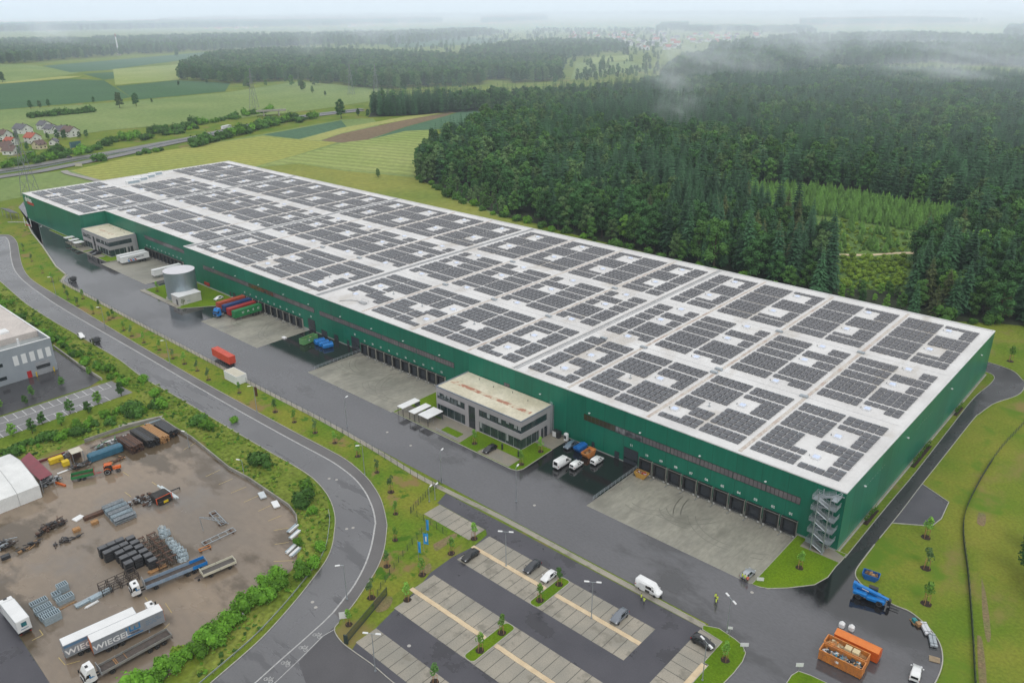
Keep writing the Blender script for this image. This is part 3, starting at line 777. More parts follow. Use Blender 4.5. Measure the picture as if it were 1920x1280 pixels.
for k in range(4):
 x1 = -314.8 - k * 10.2
 window_band(x1 - 10.0, x1, 8.1, 10.1, 6, 7, BLIND)
DOORM = mat('dock_door_grey', (0.03, 0.036, 0.045), (0.036, 0.042, 0.052), scale=1, rough=0.35)
SEAL = mat('dock_seal', (0.014, 0.014, 0.015), rough=0.6)
BUMP = mat('dock_bumper', (0.5, 0.5, 0.48), rough=0.6)
def dock_door(x, y, num=None, light=False):
 """dock shelter with curtain frame, sectional door, leveller lip and bumpers; x is its centre"""
 s = MB()
 s.box(x - 1.95, x + 1.95, y - 0.62, y - 0.01, 3.05, 3.7, 0)                    # hood
 s.box(x - 1.95, x - 1.38, y - 0.6, y - 0.01, -0.35, 3.05, 0); s.box(x + 1.38, x + 1.95, y - 0.6, y - 0.01, -0.35, 3.05, 0)
 s.box(x - 1.97, x + 1.97, y - 0.66, y - 0.625, 3.62, 3.7, 1)                   # pale edge of the frame
 s.box(x - 1.985, x - 1.955, y - 0.64, y - 0.02, -0.35, 3.7, 1); s.box(x + 1.955, x + 1.985, y - 0.64, y - 0.02, -0.35, 3.7, 1)
 s.box(x - 1.6, x - 1.5, y - 0.63, y - 0.605, 0.5, 2.8, 2); s.box(x + 1.5, x + 1.6, y - 0.63, y - 0.605, 0.5, 2.8, 2)
 d = W(s, 'dock_door', [SEAL, CONC, DARK])
 p = MB()
 for i in range(5):
  z0 = 0.02 + i * 0.6
  p.box(x - 1.37, x + 1.37, y - 0.1, y - 0.02, z0 + 0.02, z0 + 0.59)
 p.box(x - 0.6, x + 0.6, y - 0.115, y - 0.101, 1.95, 2.2)
 o = p.build('door_panel', DOORM); o.parent = d
 l = MB().box(x - 1.3, x + 1.3, y - 0.75, y - 0.02, -0.2, 0.0, 0)
 l.box(x - 1.75, x - 1.35, y - 0.7, y - 0.02, -0.85, -0.36, 1); l.box(x + 1.35, x + 1.75, y - 0.7, y - 0.02, -0.85, -0.36, 1)
 l.tube([(x - 1.62, y - 0.72, -1.0), (x - 1.62, y - 2.0, -0.98), (x - 1.62, y - 2.2, -0.6)], 0.07, 6, 2)
 l.box(x - 1.9, x + 1.9, y - 0.35, y - 0.03, -1.2, -0.86, 3)
 o = l.build('dock_leveller', [DARK, BUMP, GALV, CONC]); o.parent = d
 if num:
  t = text_mesh(num, 0.95, LETTER, 'dock_number', d, facing(x, y - 0.03, 4.8))
 if light:
  o = MB().box(x - 0.28, x + 0.28, y - 0.05, y - 0.005, 4.5, 5.05).build('dock_number', LETTER); o.parent = d
 return d
for k in range(10):
 dock_door(-11.6 - k * 4.47, 0, '%02d' % (k + 1))
for k in range(10):
 dock_door(-131.6 - k * 4.46, 0, '%02d' % (k + 12))
for k in range(10):
 dock_door(-212.2 - k * 4.47, 0, '%02d' % (k + 23))
for k in range(10):
 dock_door(-319.2 - k * 3.95, 6, '%02d' % (k + 34))
def gate(x0, x1, z1, y, num=None, name='roller_gate'):
 m = MB().box(x0, x1, y - 0.08, y - 0.01, 0.05, z1, 0)
 n = 8
 for i in range(n):
  a = 0.1 + (z1 - 0.25) * i / n; b = 0.1 + (z1 - 0.25) * (i + 1) / n - 0.04
  m.box(x0 + 0.14, x1 - 0.14, y - 0.12, y - 0.081, a, b, 1 if i != 2 else 2)
 d = W(m, name, [FRAME, DOORM, GLASS])
 if num: text_mesh(num, 0.95, LETTER, 'gate_number', d, facing((x0 + x1) / 2, y - 0.03, z1 + 1.15))
gate(-59.1, -54.5, 4.8, 0, '11'); gate(-179.7, -175.0, 4.7, 0, '22'); gate(-206.8, -202.2, 4.8, 0, '33')
for x0, x1, z1 in ((-62.1, -60.6, 2.3), (-182.6, -181.2, 2.3), (-190.4, -187.9, 2.5), (-198.4, -194.8, 2.3), (-70.0, -69.0, 2.2), (-262.5, -260.5, 2.4), (-265.3, -264.2, 2.3)):
 m = MB().box(x0, x1, -0.09, -0.01, 0.06, z1, 0).box(x0 + 0.12, x1 - 0.12, -0.12, -0.091, 0.12, z1 - 0.12, 1)
 m.box(x1 - 0.3, x1 - 0.16, -0.17, -0.121, 1.0, 1.12, 2)
 W(m, 'service_door', [FRAME, DOORM, GALV])
W(MB().box(-286.6, -282.4, -0.35, -0.01, 0.8, 2.1).box(-286.4, -282.6, -0.38, -0.351, 1.0, 1.9), 'hydrant_cabinet', RED)
W(MB().box(-84.0, -83.85, -0.16, -0.01, 0.2, 9, 0), 'downpipe', GALV)
lg = W(MB().box(-475.9, -465.9, -7.34, -7.22, 10.2, 11.7), 'red_sign_band', RED)
text_mesh('dınlas', 4.6, LETTER, 'wall_lettering', wh, Matrix.Translation((240, -60, 0)) @ facing(-473.6, -7.28, 12.9), 0.02)
def voids_for(x0, x1):
 out = []
 for sx, sy in sky_all:
  if sx < x0 - 8 or sx > x1 + 8: continue
  d = 1 if int(-sx // 100) % 2 == 0 else -1       # gap lies towards -X in unmirrored sections
  out.append((sx - 2.4, sx + 4.1, sy - 4.1, sy + 3.6) if d > 0 else (sx - 4.1, sx + 2.4, sy - 4.1, sy + 3.6))
 for vx, vy in vents:
  out.append((vx - 2.6, vx + 4.6, vy - 3.2, vy + 2.6) if vx != -19.0 else (-18.2, -14, 12.4, 19.6))
 out.append((-197, -178.5, 0, 13.2)); out.append((-184, -172, 3, 9))
 return out
blocks_u = [(3.2, 13.4, 5), (14.1, 25.4, 6), (28.3, 39.6, 6), (40.4, 51.8, 6), (54.6, 65.9, 6), (66.9, 78.3, 6), (81.0, 90.6, 5), (91.6, 97.4, 3)]
def rows_for(y0, groups):
 out, y = [], y0
 for gcount in groups:
  for k in range(gcount):
   out.append(y); y += 2.5
  y += 0.85
 return out
TILT = math.tan(R(12))
def pair(m, x0, x1, y0, y1, z=H + 0.12):
 ym = (y0 + y1) / 2
 zt = z + (ym - y0) * TILT
 m.quad((x0, y0, z), (x1, y0, z), (x1, ym - 0.06, zt), (x0, ym - 0.06, zt))
 m.quad((x0, ym + 0.06, zt), (x1, ym + 0.06, zt), (x1, y1, z), (x0, y1, z))
 m.quad((x0, y0, z - 0.1), (x1, y0, z - 0.1), (x1, y0, z), (x0, y0, z), 1)
 m.quad((x1, y0, z - 0.1), (x1, y1, z - 0.1), (x1, y1, z), (x1, ym, zt), 1)
PVFR = mat('module_edge', (0.1, 0.1, 0.105), rough=0.5)
strips = {'front': None, 'middle': rows_for(43.4, (2, 4, 2, 2, 2)), 'rear': rows_for(83.4, (2, 4, 4, 4))}
cell_cache = {}
arrays = []
for sec in SECS:
 for bi, (u0, u1, nc) in enumerate(blocks_u):
  xa, xb = sorted((ux(sec, u0), ux(sec, u1)))
  if xa < -478.5: continue
  vd = voids_for(xa, xb)
  for sname in ('front', 'middle', 'rear'):
   if sname == 'front':
    f0 = roof_y0((xa + xb) / 2)
    rows = rows_for(3.8, (2, 4, 4, 2)) if f0 == 0 else (rows_for(11.2, (4, 4, 1)) if f0 > 0 else rows_for(-3.4, (3, 4, 4, 4)))
   else:
    rows = strips[sname]
   cw = (xb - xa) / nc
   cells = []
   for y in rows:
    for c in range(nc):
     cx0, cx1 = xa + c * cw, xa + (c + 1) * cw
     mx_, my_ = (cx0 + cx1) / 2, y + 1.25
     if any(a < mx_ < b and c2 < my_ < d2 for a, b, c2, d2 in vd): continue
     if xa < -452 and sname == 'middle' and mx_ < -455: continue
     cells.append((cx0 + 0.14, cx1 - 0.14, y + 0.12, y + 2.38))
   if cells: arrays.append((sec, bi, sname, xa, xb, rows[0], cells))
side_w = ['near gable', 'first roof joint from the near gable', 'second roof joint from the near gable', 'third roof joint from the near gable', 'fourth roof joint from the near gable']
npan = 0
order = sorted(arrays, key=lambda a: (a[3] - CAM.x) ** 2 + (a[5] - CAM.y) ** 2)
cnt = {}
seen_x = {}
for s_ in ('front', 'middle', 'rear'):
 xs = sorted({a[3] for a in arrays if a[2] == s_}, reverse=True)
 seen_x[s_] = {x: i for i, x in enumerate(xs)}
def ordn(i):
 if i < 30: return ORD[i]
 return 'thirty ' + ORD[i - 30] if i > 30 - 1 and i < 39 else str(i + 1) + 'th'
for sec, bi, sname, xa, xb, y0, cells in order:
 lab = '%s panel block from the near gable in the %s strip of the roof' % (ordn(seen_x[sname][xa]), sname)
 if npan + len(cells) <= 300 and len(cells) <= 100 and sec == 0:
  root = empty('solar_array', ((xa + xb) / 2, y0, H), 0, lab, 'solar panels', 'solar arrays on the hall roof')
  mo = MB()
  mo.box(xa - root.location.x + 0.1, xb - root.location.x - 0.1, 0.1, 0.18, -0.1, -0.02)
  mo.box(xa - root.location.x + 0.1, xb - root.location.x - 0.1, cells[-1][3] - y0 - 0.2, cells[-1][3] - y0 - 0.12, -0.1, -0.02)
  mo.build('mounting_rail', GALV, root)
  for c in cells:
   key = (round(c[1] - c[0], 2), round(c[3] - c[2], 2))
   if key not in cell_cache:
    mm = MB(); pair(mm, -key[0] / 2, key[0] / 2, -key[1] / 2, key[1] / 2, 0.12)
    o = mm.build('panel', [PV, PVFR], root); cell_cache[key] = o.data
   else:
    o = bpy.data.objects.new('panel', cell_cache[key]); col.objects.link(o); o.parent = root
   o.location = ((c[0] + c[1]) / 2 - root.location.x, (c[2] + c[3]) / 2 - root.location.y, 0)
  npan += len(cells)
 else:
  mm = MB()
  for c in cells: pair(mm, *c)
  o = mm.build('solar_array', [PV, PVFR])
  tag(o, lab, 'solar panels', 'solar arrays on the hall roof')
st = empty('stair_tower', (-3.6, -1.6, 0), 0, 'galvanised steel escape stair zigzagging up the green hall corner', 'staircase')
def S(mb, name, m): return mb.build(name, m, st)
X0, X1, Y0_, Y1_ = -2.6, 2.6, -1.7, 1.25
posts = ((-1.35, -1.7), (1.35, -1.7), (-1.35, 1.1), (1.35, 1.1))
for x, y in posts:
 S(MB().box(x - 0.1, x + 0.1, y - 0.1, y + 0.1, 0, 15.4 if y < 0 else 14.9).box(x - 0.2, x + 0.2, y - 0.2, y + 0.2, 0, 0.12), 'post', GALV)
levels = [2.9, 5.9, 8.9, 11.9, 14.4]
def railing(m, pts, h=1.05):
 for a, b in zip(pts[:-1], pts[1:]):
  a, b = Vector(a), Vector(b)
  for dz in (h, h * 0.62, h * 0.28):
   m.tube([a + Vector((0, 0, dz)), b + Vector((0, 0, dz))], 0.045, 5, smooth=False)
  nn = max(1, int((b - a).length / 1.1))
  for i in range(nn + 1):
   q = a + (b - a) * i / nn
   m.tube([q, q + Vector((0, 0, h))], 0.04, 5, smooth=False)
def flight(xa, za, xb, zb, ya, yb):
 m = MB()
 n = 12
 for y in (ya, yb):
  m.tube([(xa, y, za), (xb, y, zb)], 0.09, 4, smooth=False)
 for i in range(n):
  t = (i + 0.5) / n
  x = xa + (xb - xa) * t; z = za + (zb - za) * t
  m.box(x - 0.17, x + 0.17, ya, yb, z - 0.03, z + 0.03)
 railing(m, [(xa, ya, za), (xb, ya, zb)]); railing(m, [(xa, yb, za), (xb, yb, zb)])
 return S(m, 'flight', GALV)
zprev = 0.1
for i, z in enumerate(levels):
 a = zprev; half = (a + z) / 2 if i else 1.5
 flight(1.4, a, -1.4, half, -1.6, -0.5)
 pm = MB().box(-2.75, -1.4, -1.7, 1.2, half - 0.06, half)
 railing(pm, [(-1.4, -1.7, half), (-2.75, -1.7, half), (-2.75, 1.2, half), (-1.4, 1.2, half)])
 S(pm, 'platform', GALV)
 flight(-1.4, half, 1.4, z, -0.2, 0.95)
 pm = MB().box(1.4, 2.75, -1.7, 1.2, z - 0.06, z)
 railing(pm, [(1.4, -1.7, z), (2.75, -1.7, z), (2.75, 1.2, z)])
 S(pm, 'platform', GALV)
 zprev = z
m = MB()
for za, zb in ((0.1, 5.9), (5.9, 11.9), (11.9, 15.2)):
 m.tube([(-1.35, -1.7, zb), (1.35, -1.7, zb)], 0.05, 5)
m.tube([(1.35, -1.7, 15.3), (2.6, 0.9, 15.6)], 0.06, 5); m.box(1.5, 3.2, 1.15, 1.58, 14.36, 14.42)
S(m, 'bracing', GALV)
st.location = (-3.4, -1.75, 0.1)
FACADE = mat('office_facade', (0.36, 0.345, 0.36), (0.32, 0.305, 0.32), scale=0.3, rough=0.5)
def off_roof(name, tint):
 m = mat(name, (0.62, 0.58, 0.46), (0.5, 0.46, 0.34), scale=0.18, rough=0.6, fine=0.1, fine_scale=1.5, detail=8)
 return m
OROOF = off_roof('office_roof', 0)
STAIN = mat('sedum_stain', (0.37, 0.17, 0.11), (0.55, 0.49, 0.37), scale=0.55, rough=0.8, fine=0.12, fine_scale=3, detail=9, lo=0.44, hi=0.56)
INT = mat('office_interior_glass', (0.02, 0.04, 0.045), (0.05, 0.07, 0.07), scale=0.5, rough=0.05, detail=2, spec=0.6)
def office(x0, x1, y0, y1, h, label, near=True):
 cx, cy = (x0 + x1) / 2, (y0 + y1) / 2
 e = empty('office_building', (cx, cy, 0), 0, label, 'office building')
 def A(m, name, mats):
  for i, p in enumerate(m.v): m.v[i] = (p[0] - cx, p[1] - cy, p[2])
  return m.build(name, mats, e)
 L = x1 - x0
 ent0, ent1 = x0 + L * 0.40, x0 + L * 0.48
 w = MB()
 bands = [(0.0, 0.12), (3.35, 5.15), (7.35, h)]
 t = 0.28
 for z0, z1 in bands:
  w.box(x0, ent0 - 0.55, y0, y0 + t, z0, z1); w.box(ent1 + 0.55, x1, y0, y0 + t, z0, z1)
  w.box(x1 - t, x1, y0 + t, y1, z0, z1); w.box(x0, x0 + t, y0 + t, y1, z0, z1)
 w.box(ent0 - 0.55, ent1 + 0.55, y0, y0 + t, 7.35, h)
 for xa, xb in ((ent0 - 1.5, ent0), (ent1, ent1 + 1.5)):
  w.box(xa, xb, y0 - 0.02, y0 + t - 0.01, 0.12, 7.35)
 w.box(x0, x0 + 0.35, y0 + 0.004, y0 + t, 0.12, 3.35); w.box(x0, x0 + 0.35, y0 + 0.004, y0 + t, 5.15, 7.35)
 yy = y0 + (y1 - y0) * 0.62
 w.box(x1 - t, x1 - 0.004, yy + 2.8, y1, 0.12, 7.35); w.box(x1 - t, x1 - 0.006, yy - 0.8, yy + 0.1, 0.12, 3.35)
 w.box(x1 - t, x1 - 0.006, yy + 1.1, yy + 1.5, 0.12, 3.35)
 w.box(x0 + 0.004, x0 + t, yy, y1, 0.12, 7.35)
 A(w, 'wall', FACADE)
 gl = MB()
 gl.box(x0 + 0.2, x1 - 0.2, y0 + 0.2, y1 - 0.2, 0.05, 7.4)
 A(gl, 'glazing', INT)
 mu = MB()
 nx = int(L / 1.5)
 for i in range(1, nx):
  x = x0 + L * i / nx
  if ent0 - 1.5 < x < ent1 + 1.5: continue
  mu.box(x - 0.05, x + 0.05, y0 + 0.12, y0 + 0.2, 0.12, 3.35, 1 if i % 2 else 0); mu.box(x - 0.04, x + 0.04, y0 + 0.12, y0 + 0.2, 5.15, 7.35, 0)
 for i in range(1, 4):
  x = ent0 + (ent1 - ent0) * i / 4
  mu.box(x - 0.05, x + 0.05, y0 + 0.11, y0 + 0.2, 0.1, 7.35)
 for z in (2.4, 3.4, 5.1):
  mu.box(ent0, ent1, y0 + 0.10, y0 + 0.2, z - 0.06, z + 0.06)
 ny = int((y1 - y0) / 2.1)
 for i in range(1, ny):
  y = y0 + (y1 - y0) * i / ny
  mu.box(x1 - 0.2, x1 - 0.12, y - 0.05, y + 0.05, 0.12, 3.35, 1); mu.box(x1 - 0.2, x1 - 0.12, y - 0.05, y + 0.05, 5.15, 7.35)
 A(mu, 'window_frame', [FRAME, GALV])
 bl = MB()
 rnd = random.Random(3)
 for i in range(nx):                      # white blinds half drawn behind some panes
  xa = x0 + L * i / nx + 0.2
  if ent0 - 2.2 < xa < ent1 + 1.6: continue
  if rnd.random() < 0.4:
   hh = rnd.uniform(0.5, 1.7)
   bl.quad((xa, y0 + 0.192, 7.25 - hh), (xa + 1.1, y0 + 0.192, 7.25 - hh), (xa + 1.1, y0 + 0.192, 7.25), (xa, y0 + 0.192, 7.25))
  if rnd.random() < 0.3:
   hh = rnd.uniform(0.6, 2.2)
   bl.quad((xa, y0 + 0.192, 3.2 - hh), (xa + 0.8, y0 + 0.192, 3.2 - hh), (xa + 0.8, y0 + 0.192, 3.2), (xa, y0 + 0.192, 3.2))
 A(bl, 'blind', mat('window_blind', (0.34, 0.36, 0.37), rough=0.5))
 A(MB().quad((x0 + 0.25, y0 + 0.25, h - 0.1), (x1 - 0.25, y0 + 0.25, h - 0.1), (x1 - 0.25, y1, h - 0.1), (x0 + 0.25, y1, h - 0.1)), 'roof', OROOF)
 r = MB()
 for xa, xb, ya, yb in ((x0 - 0.05, x1 + 0.05, y0 - 0.05, y0 + 0.25), (x0 - 0.05, x0 + 0.25, y0 + 0.25, y1), (x1 - 0.25, x1 + 0.05, y0 + 0.25, y1)):
  r.box(xa, xb, ya, yb, h - 0.2, h + 0.12)
 A(r, 'parapet', mat('grey_coping', (0.2, 0.23, 0.27), rough=0.4))
 s = MB()
 ym = y0 + (y1 - y0) * 0.42
 segs = 60
 xs0, xs1 = (x0 + 1.2, x1 - 1.5) if near else (x0 + L * 0.3, x0 + L * 0.75)
 for i in range(segs):
  xa = xs0 + (xs1 - xs0) * i / segs; xb = xs0 + (xs1 - xs0) * (i + 1) / segs
  w1 = w2 = 0.8
  if not near and noise.noise((xa * 0.3, 1, 2)) < -0.05: continue
  c1, c2 = 0.25 * noise.noise((xa * 0.6, 9, 0)), 0.25 * noise.noise((xb * 0.6, 9, 0))
  s.quad((xa, ym + c1 - abs(w1), h - 0.092), (xb, ym + c2 - abs(w2), h - 0.092), (xb, ym + c2 + abs(w2), h - 0.092), (xa, ym + c1 + abs(w1), h - 0.092))
 A(s, 'roof_stain', STAIN)
 d = MB().box(x1 + 0.002, x1 + 0.06, yy + 0.15, yy + 1.05, 0.1, 2.6).box(x1 + 0.002, x1 + 0.06, yy + 1.55, yy + 2.75, 0.1, 2.9)
 A(d, 'door', DOORM)
 A(MB().box(ent0 + 0.35, ent1 - 0.35, y0 + 0.05, y0 + 0.099, 0.12, 2.35), 'entrance_door', ANTHRA)
 vt = MB()
 for k in range(4):
  vt.tube([(x0 + L * (0.2 + k * 0.2), y1 - 2 - k % 2, h - 0.1), (x0 + L * (0.2 + k * 0.2), y1 - 2 - k % 2, h + 0.5)], 0.08, 6)
 A(vt, 'roof_vent', DARK)
 lad = MB()
 for y in (y1 - 1.2, y1 - 0.7):
  lad.tube([(x1 + 0.25, y, 0.4), (x1 + 0.25, y, h + 1.1), (x1 - 0.5, y, h + 1.1)], 0.05, 5)
 for k in range(28):
  lad.tube([(x1 + 0.25, y1 - 1.2, 0.5 + k * 0.33), (x1 + 0.25, y1 - 0.7, 0.5 + k * 0.33)], 0.03, 4)
 A(lad, 'ladder', GALV)
office(OX0, OX1, OY0, OY1, 9.1, 'grey two storey office block with stained cream roof before the near part of the hall')
office(FX0, FX1, FY0, FY1, 9.1, 'grey two storey office block tucked into the far step of the green hall', near=False)
TANKM = mat('ribbed_zinc_tank', (0.40, 0.46, 0.49), (0.33, 0.4, 0.44), scale=0.25, rough=0.42, metal=0.75, fine=0.06, fine_scale=1.0, stretch=(1, 1, 0.3))
tk = empty('sprinkler_tank', (-281.0, -13.4, 0), 0, 'round galvanised sprinkler tank beside the white plant hut', 'tank')
m = MB(); N_ = 96
vs = []
zs = [0.1, 1.3, 2.5, 3.7, 4.9, 6.1, 7.3, 8.5, 9.7, 10.9, 12.0]
for zi, z in enumerate(zs):
 for k in range(N_):
  rr = 6.35 + 0.025 * math.cos(k * PI)
  vs.append((rr * math.cos(2 * PI * k / N_), rr * math.sin(2 * PI * k / N_), z))
m.add(vs, [(i * N_ + k, i * N_ + (k + 1) % N_, (i + 1) * N_ + (k + 1) % N_, (i + 1) * N_ + k) for i in range(len(zs) - 1) for k in range(N_)], 0, True)
m.build('shell', TANKM, tk)
m = MB().cyl((0, 0), 6.45, 12.0, 12.12, 64, smooth=False)
m.add([(6.3 * math.cos(2 * PI * k / 48), 6.3 * math.sin(2 * PI * k / 48), 12.125) for k in range(48)] + [(0, 0, 12.5)], [(k, (k + 1) % 48, 48) for k in range(48)])
m.build('lid', mat('tank_lid', (0.6, 0.6, 0.63), (0.55, 0.55, 0.58), scale=0.2, rough=0.45), tk)
for z in (3.6, 7.2, 10.9):
 mm = MB()
 mm.add([((6.42) * math.cos(2 * PI * k / 64), 6.42 * math.sin(2 * PI * k / 64), z + d) for d in (0, 0.1) for k in range(64)], [(k, (k + 1) % 64, 64 + (k + 1) % 64, 64 + k) for k in range(64)], 0, True)
 mm.build('hoop', GALV, tk)
MB().cyl((0, 0), 7.0, 0.0, 0.14, 48, smooth=False).build('foundation', CONC, tk)
hut = empty('plant_hut', (-273.2, -15.6, 0.1), 0, 'white flat roofed plant hut with tree mural next to the round tank', 'hut')
m = MB().box(-3.4, 3.3, -4.9, 4.9, 0, 3.7); m.build('wall', mat('hut_render', (0.52, 0.51, 0.49), (0.46, 0.45, 0.43), scale=0.4, rough=0.7), hut)
m = MB().box(-3.55, 3.45, -5.05, 5.05, 3.7, 3.95); m.build('roof', WHITE, hut)
m = MB().box(0.6, 1.9, -4.98, -4.905, 0.05, 2.5); m.build('door', DOORM, hut)
mur = MB(); rr = random.Random(5)
for k in range(60):
 a = rr.uniform(0, 6.28); r_ = rr.random() ** 0.5
 y, z = -3.4 + 0.9 * r_ * math.cos(a), 1.75 + 1.0 * r_ * math.sin(a)
 mur.quad((3.31, y - 0.12, z - 0.1), (3.31, y + 0.12, z - 0.1), (3.31, y + 0.1, z + 0.1), (3.31, y - 0.1, z + 0.12), 0)
mur.quad((3.308, -3.48, 0.1), (3.308, -3.32, 0.1), (3.308, -3.34, 1.5), (3.308, -3.46, 1.5), 1)
mur.quad((3.308, -1.6, 1.0), (3.308, 0.0, 1.0), (3.308, 0.0, 1.5), (3.308, -1.6, 1.5), 2)
mur.build('mural', [mat('mural_green', (0.1, 0.16, 0.05), (0.2, 0.2, 0.08), scale=2, rough=0.7), BARK, mat('mural_blue', (0.35, 0.4, 0.45), rough=0.6)], hut)
def site_container(name, loc, rz, L, wdt, h, label, wallm, roofm):
 e = empty(name, loc, rz, label, 'container')
 m = MB()
 n = int(L / 0.28)
 for sgn in (-1, 1):                     # corrugated long sides
  for i in range(n):
   xa, xb = -L / 2 + L * i / n, -L / 2 + L * (i + 1) / n
   y = sgn * (wdt / 2 - (0.05 if i % 2 else 0))
   q = [(xa, y, 0.15), (xb, y, 0.15), (xb, y, h - 0.15), (xa, y, h - 0.15)]
   m.quad(*(q if sgn < 0 else q[::-1]))
   if i:
    y2 = sgn * (wdt / 2 - (0.0 if i % 2 else 0.05))
    m.quad((xa, y, 0.15), (xa, y, h - 0.15), (xa, y2, h - 0.15), (xa, y2, 0.15))
 m.box(-L / 2 + 0.02, -L / 2 + 0.08, -wdt / 2 + 0.02, wdt / 2 - 0.02, 0.15, h - 0.1); m.box(L / 2 - 0.08, L / 2 - 0.02, -wdt / 2 + 0.02, wdt / 2 - 0.02, 0.15, h - 0.1)
 m.build('wall', wallm, e)
 f = MB()
 for x in (-L / 2, L / 2 - 0.14):
  for y in (-wdt / 2 - 0.01, wdt / 2 - 0.13): f.box(x, x + 0.14, y, y + 0.14, 0, h)
 for z in (0.0, h - 0.16):
  f.box(-L / 2 + 0.14, L / 2 - 0.14, -wdt / 2 - 0.015, -wdt / 2 + 0.12, z, z + 0.155); f.box(-L / 2 + 0.14, L / 2 - 0.14, wdt / 2 - 0.12, wdt / 2 + 0.015, z, z + 0.155)
  f.box(-L / 2 - 0.005, -L / 2 + 0.13, -wdt / 2 + 0.13, wdt / 2 - 0.13, z, z + 0.153); f.box(L / 2 - 0.13, L / 2 + 0.005, -wdt / 2 + 0.13, wdt / 2 - 0.13, z, z + 0.153)
 f.build('frame', wallm, e)
 m = MB()
 k = int(L / 0.5)
 for i in range(k):
  xa, xb = -L / 2 + 0.1 + (L - 0.2) * i / k, -L / 2 + 0.1 + (L - 0.2) * (i + 1) / k - 0.03
  m.box(xa, xb, -wdt / 2 + 0.12, wdt / 2 - 0.12, h - 0.1, h - 0.02 + (0.015 if i % 2 else 0))
 m.build('roof', roofm, e)
 d = MB().box(L / 2 + 0.006, L / 2 + 0.04, -wdt / 2 + 0.2, -0.02, 0.2, h - 0.2).box(L / 2 + 0.006, L / 2 + 0.04, 0.02, wdt / 2 - 0.2, 0.2, h - 0.2)
 d.tube([(L / 2 + 0.07, -0.35, 0.25), (L / 2 + 0.07, -0.35, h - 0.25)], 0.025, 5); d.tube([(L / 2 + 0.07, 0.35, 0.25), (L / 2 + 0.07, 0.35, h - 0.25)], 0.025, 5)
 d.build('door', wallm, e)
 return e
CREAM = mat('cream_roof', (0.55, 0.52, 0.42), (0.48, 0.45, 0.36), scale=0.5, rough=0.6)
site_container('site_container', (-187.0, -43.0, 0.0), 0, 8.0, 3.8, 3.0, 'white site container with cream roof standing at the fence behind the red trailer', WHITE, CREAM)
def paint(name, c, c2=None):
 return mat(name, c, c2 or tuple(x * 0.9 for x in c), scale=1.0, rough=0.28, coord='object', coat=0.6)
P_WHITE = paint('car_white', (0.78, 0.79, 0.79)); P_BLACK = paint('car_black', (0.012, 0.013, 0.016)); P_GREY = paint('car_grey', (0.16, 0.18, 0.21))
P_SILVER = paint('car_silver', (0.36, 0.39, 0.42)); P_DGREY = paint('car_dark_grey', (0.03, 0.035, 0.042)); P_BLUEG = paint('car_blue_grey', (0.12, 0.17, 0.22))
LAMPW = mat('headlight_glass', (0.6, 0.62, 0.65), rough=0.1)
LAMPR = mat('tail_light_glass', (0.35, 0.01, 0.01), rough=0.15)
TRIM = mat('black_trim', (0.02, 0.02, 0.022), rough=0.5)
def wheel(parent, x, y, r, w=0.24, rim=RIM):
 o = MB().axle((0, 0, 0), r, w).build('wheel', BLACK, parent, loc=(x, y, r))
 s = 1 if y > 0 else -1
 m = MB()
 n = 16
 yy = s * (w / 2 + 0.006)
 ring = [(r * 0.64 * math.cos(2 * PI * k / n), yy, r * 0.64 * math.sin(2 * PI * k / n)) for k in range(n)]
 hub = [(r * 0.2 * math.cos(2 * PI * k / n), yy - s * 0.05, r * 0.2 * math.sin(2 * PI * k / n)) for k in range(n)]
 fs = [(k, (k + 1) % n, n + (k + 1) % n, n + k) for k in range(n)] + [tuple(range(n, 2 * n))]
 if s > 0: fs = [f[::-1] for f in fs]
 m.add(ring + hub, fs)
 m.build('rim', rim, o)
 return o
def loft(st, cab=None):
 """st: list of (x, halfwidth, z_sill, z_belt, z_top, top_halfwidth); returns MB of the shell with section points per station"""
 m = MB()
 rows = []
 for x, w, zs, zb, zt, wt in st:
  pts = [(w * 0.93, zs), (w, zs + (zb - zs) * 0.35), (w * 0.985, zb), (wt, zt - 0.03), (wt * 0.8, zt)]
  rows.append([(x, -y, z) for y, z in pts] + [(x, y, z) for y, z in pts[::-1]])
 n = len(rows[0])
 vs = [p for r in rows for p in r]
 fs, sm = [], []
 for i in range(len(rows) - 1):
  for k in range(n):
   fs.append((i * n + k, i * n + (k + 1) % n, (i + 1) * n + (k + 1) % n, (i + 1) * n + k))
 m.add(vs, fs, 0, True)
 m.add(rows[0], [tuple(range(n - 1, -1, -1))]); m.add(rows[-1], [tuple(range(n))])
 return m, rows
def pane(m, q, inset=0.12, out=0.012):
 q = [Vector(p) for p in q]
 c = sum(q, Vector()) / 4
 nrm = (q[1] - q[0]).cross(q[3] - q[0]).normalized()
 m.add([p + (c - p) * inset + nrm * out for p in q], [(0, 1, 2, 3)])
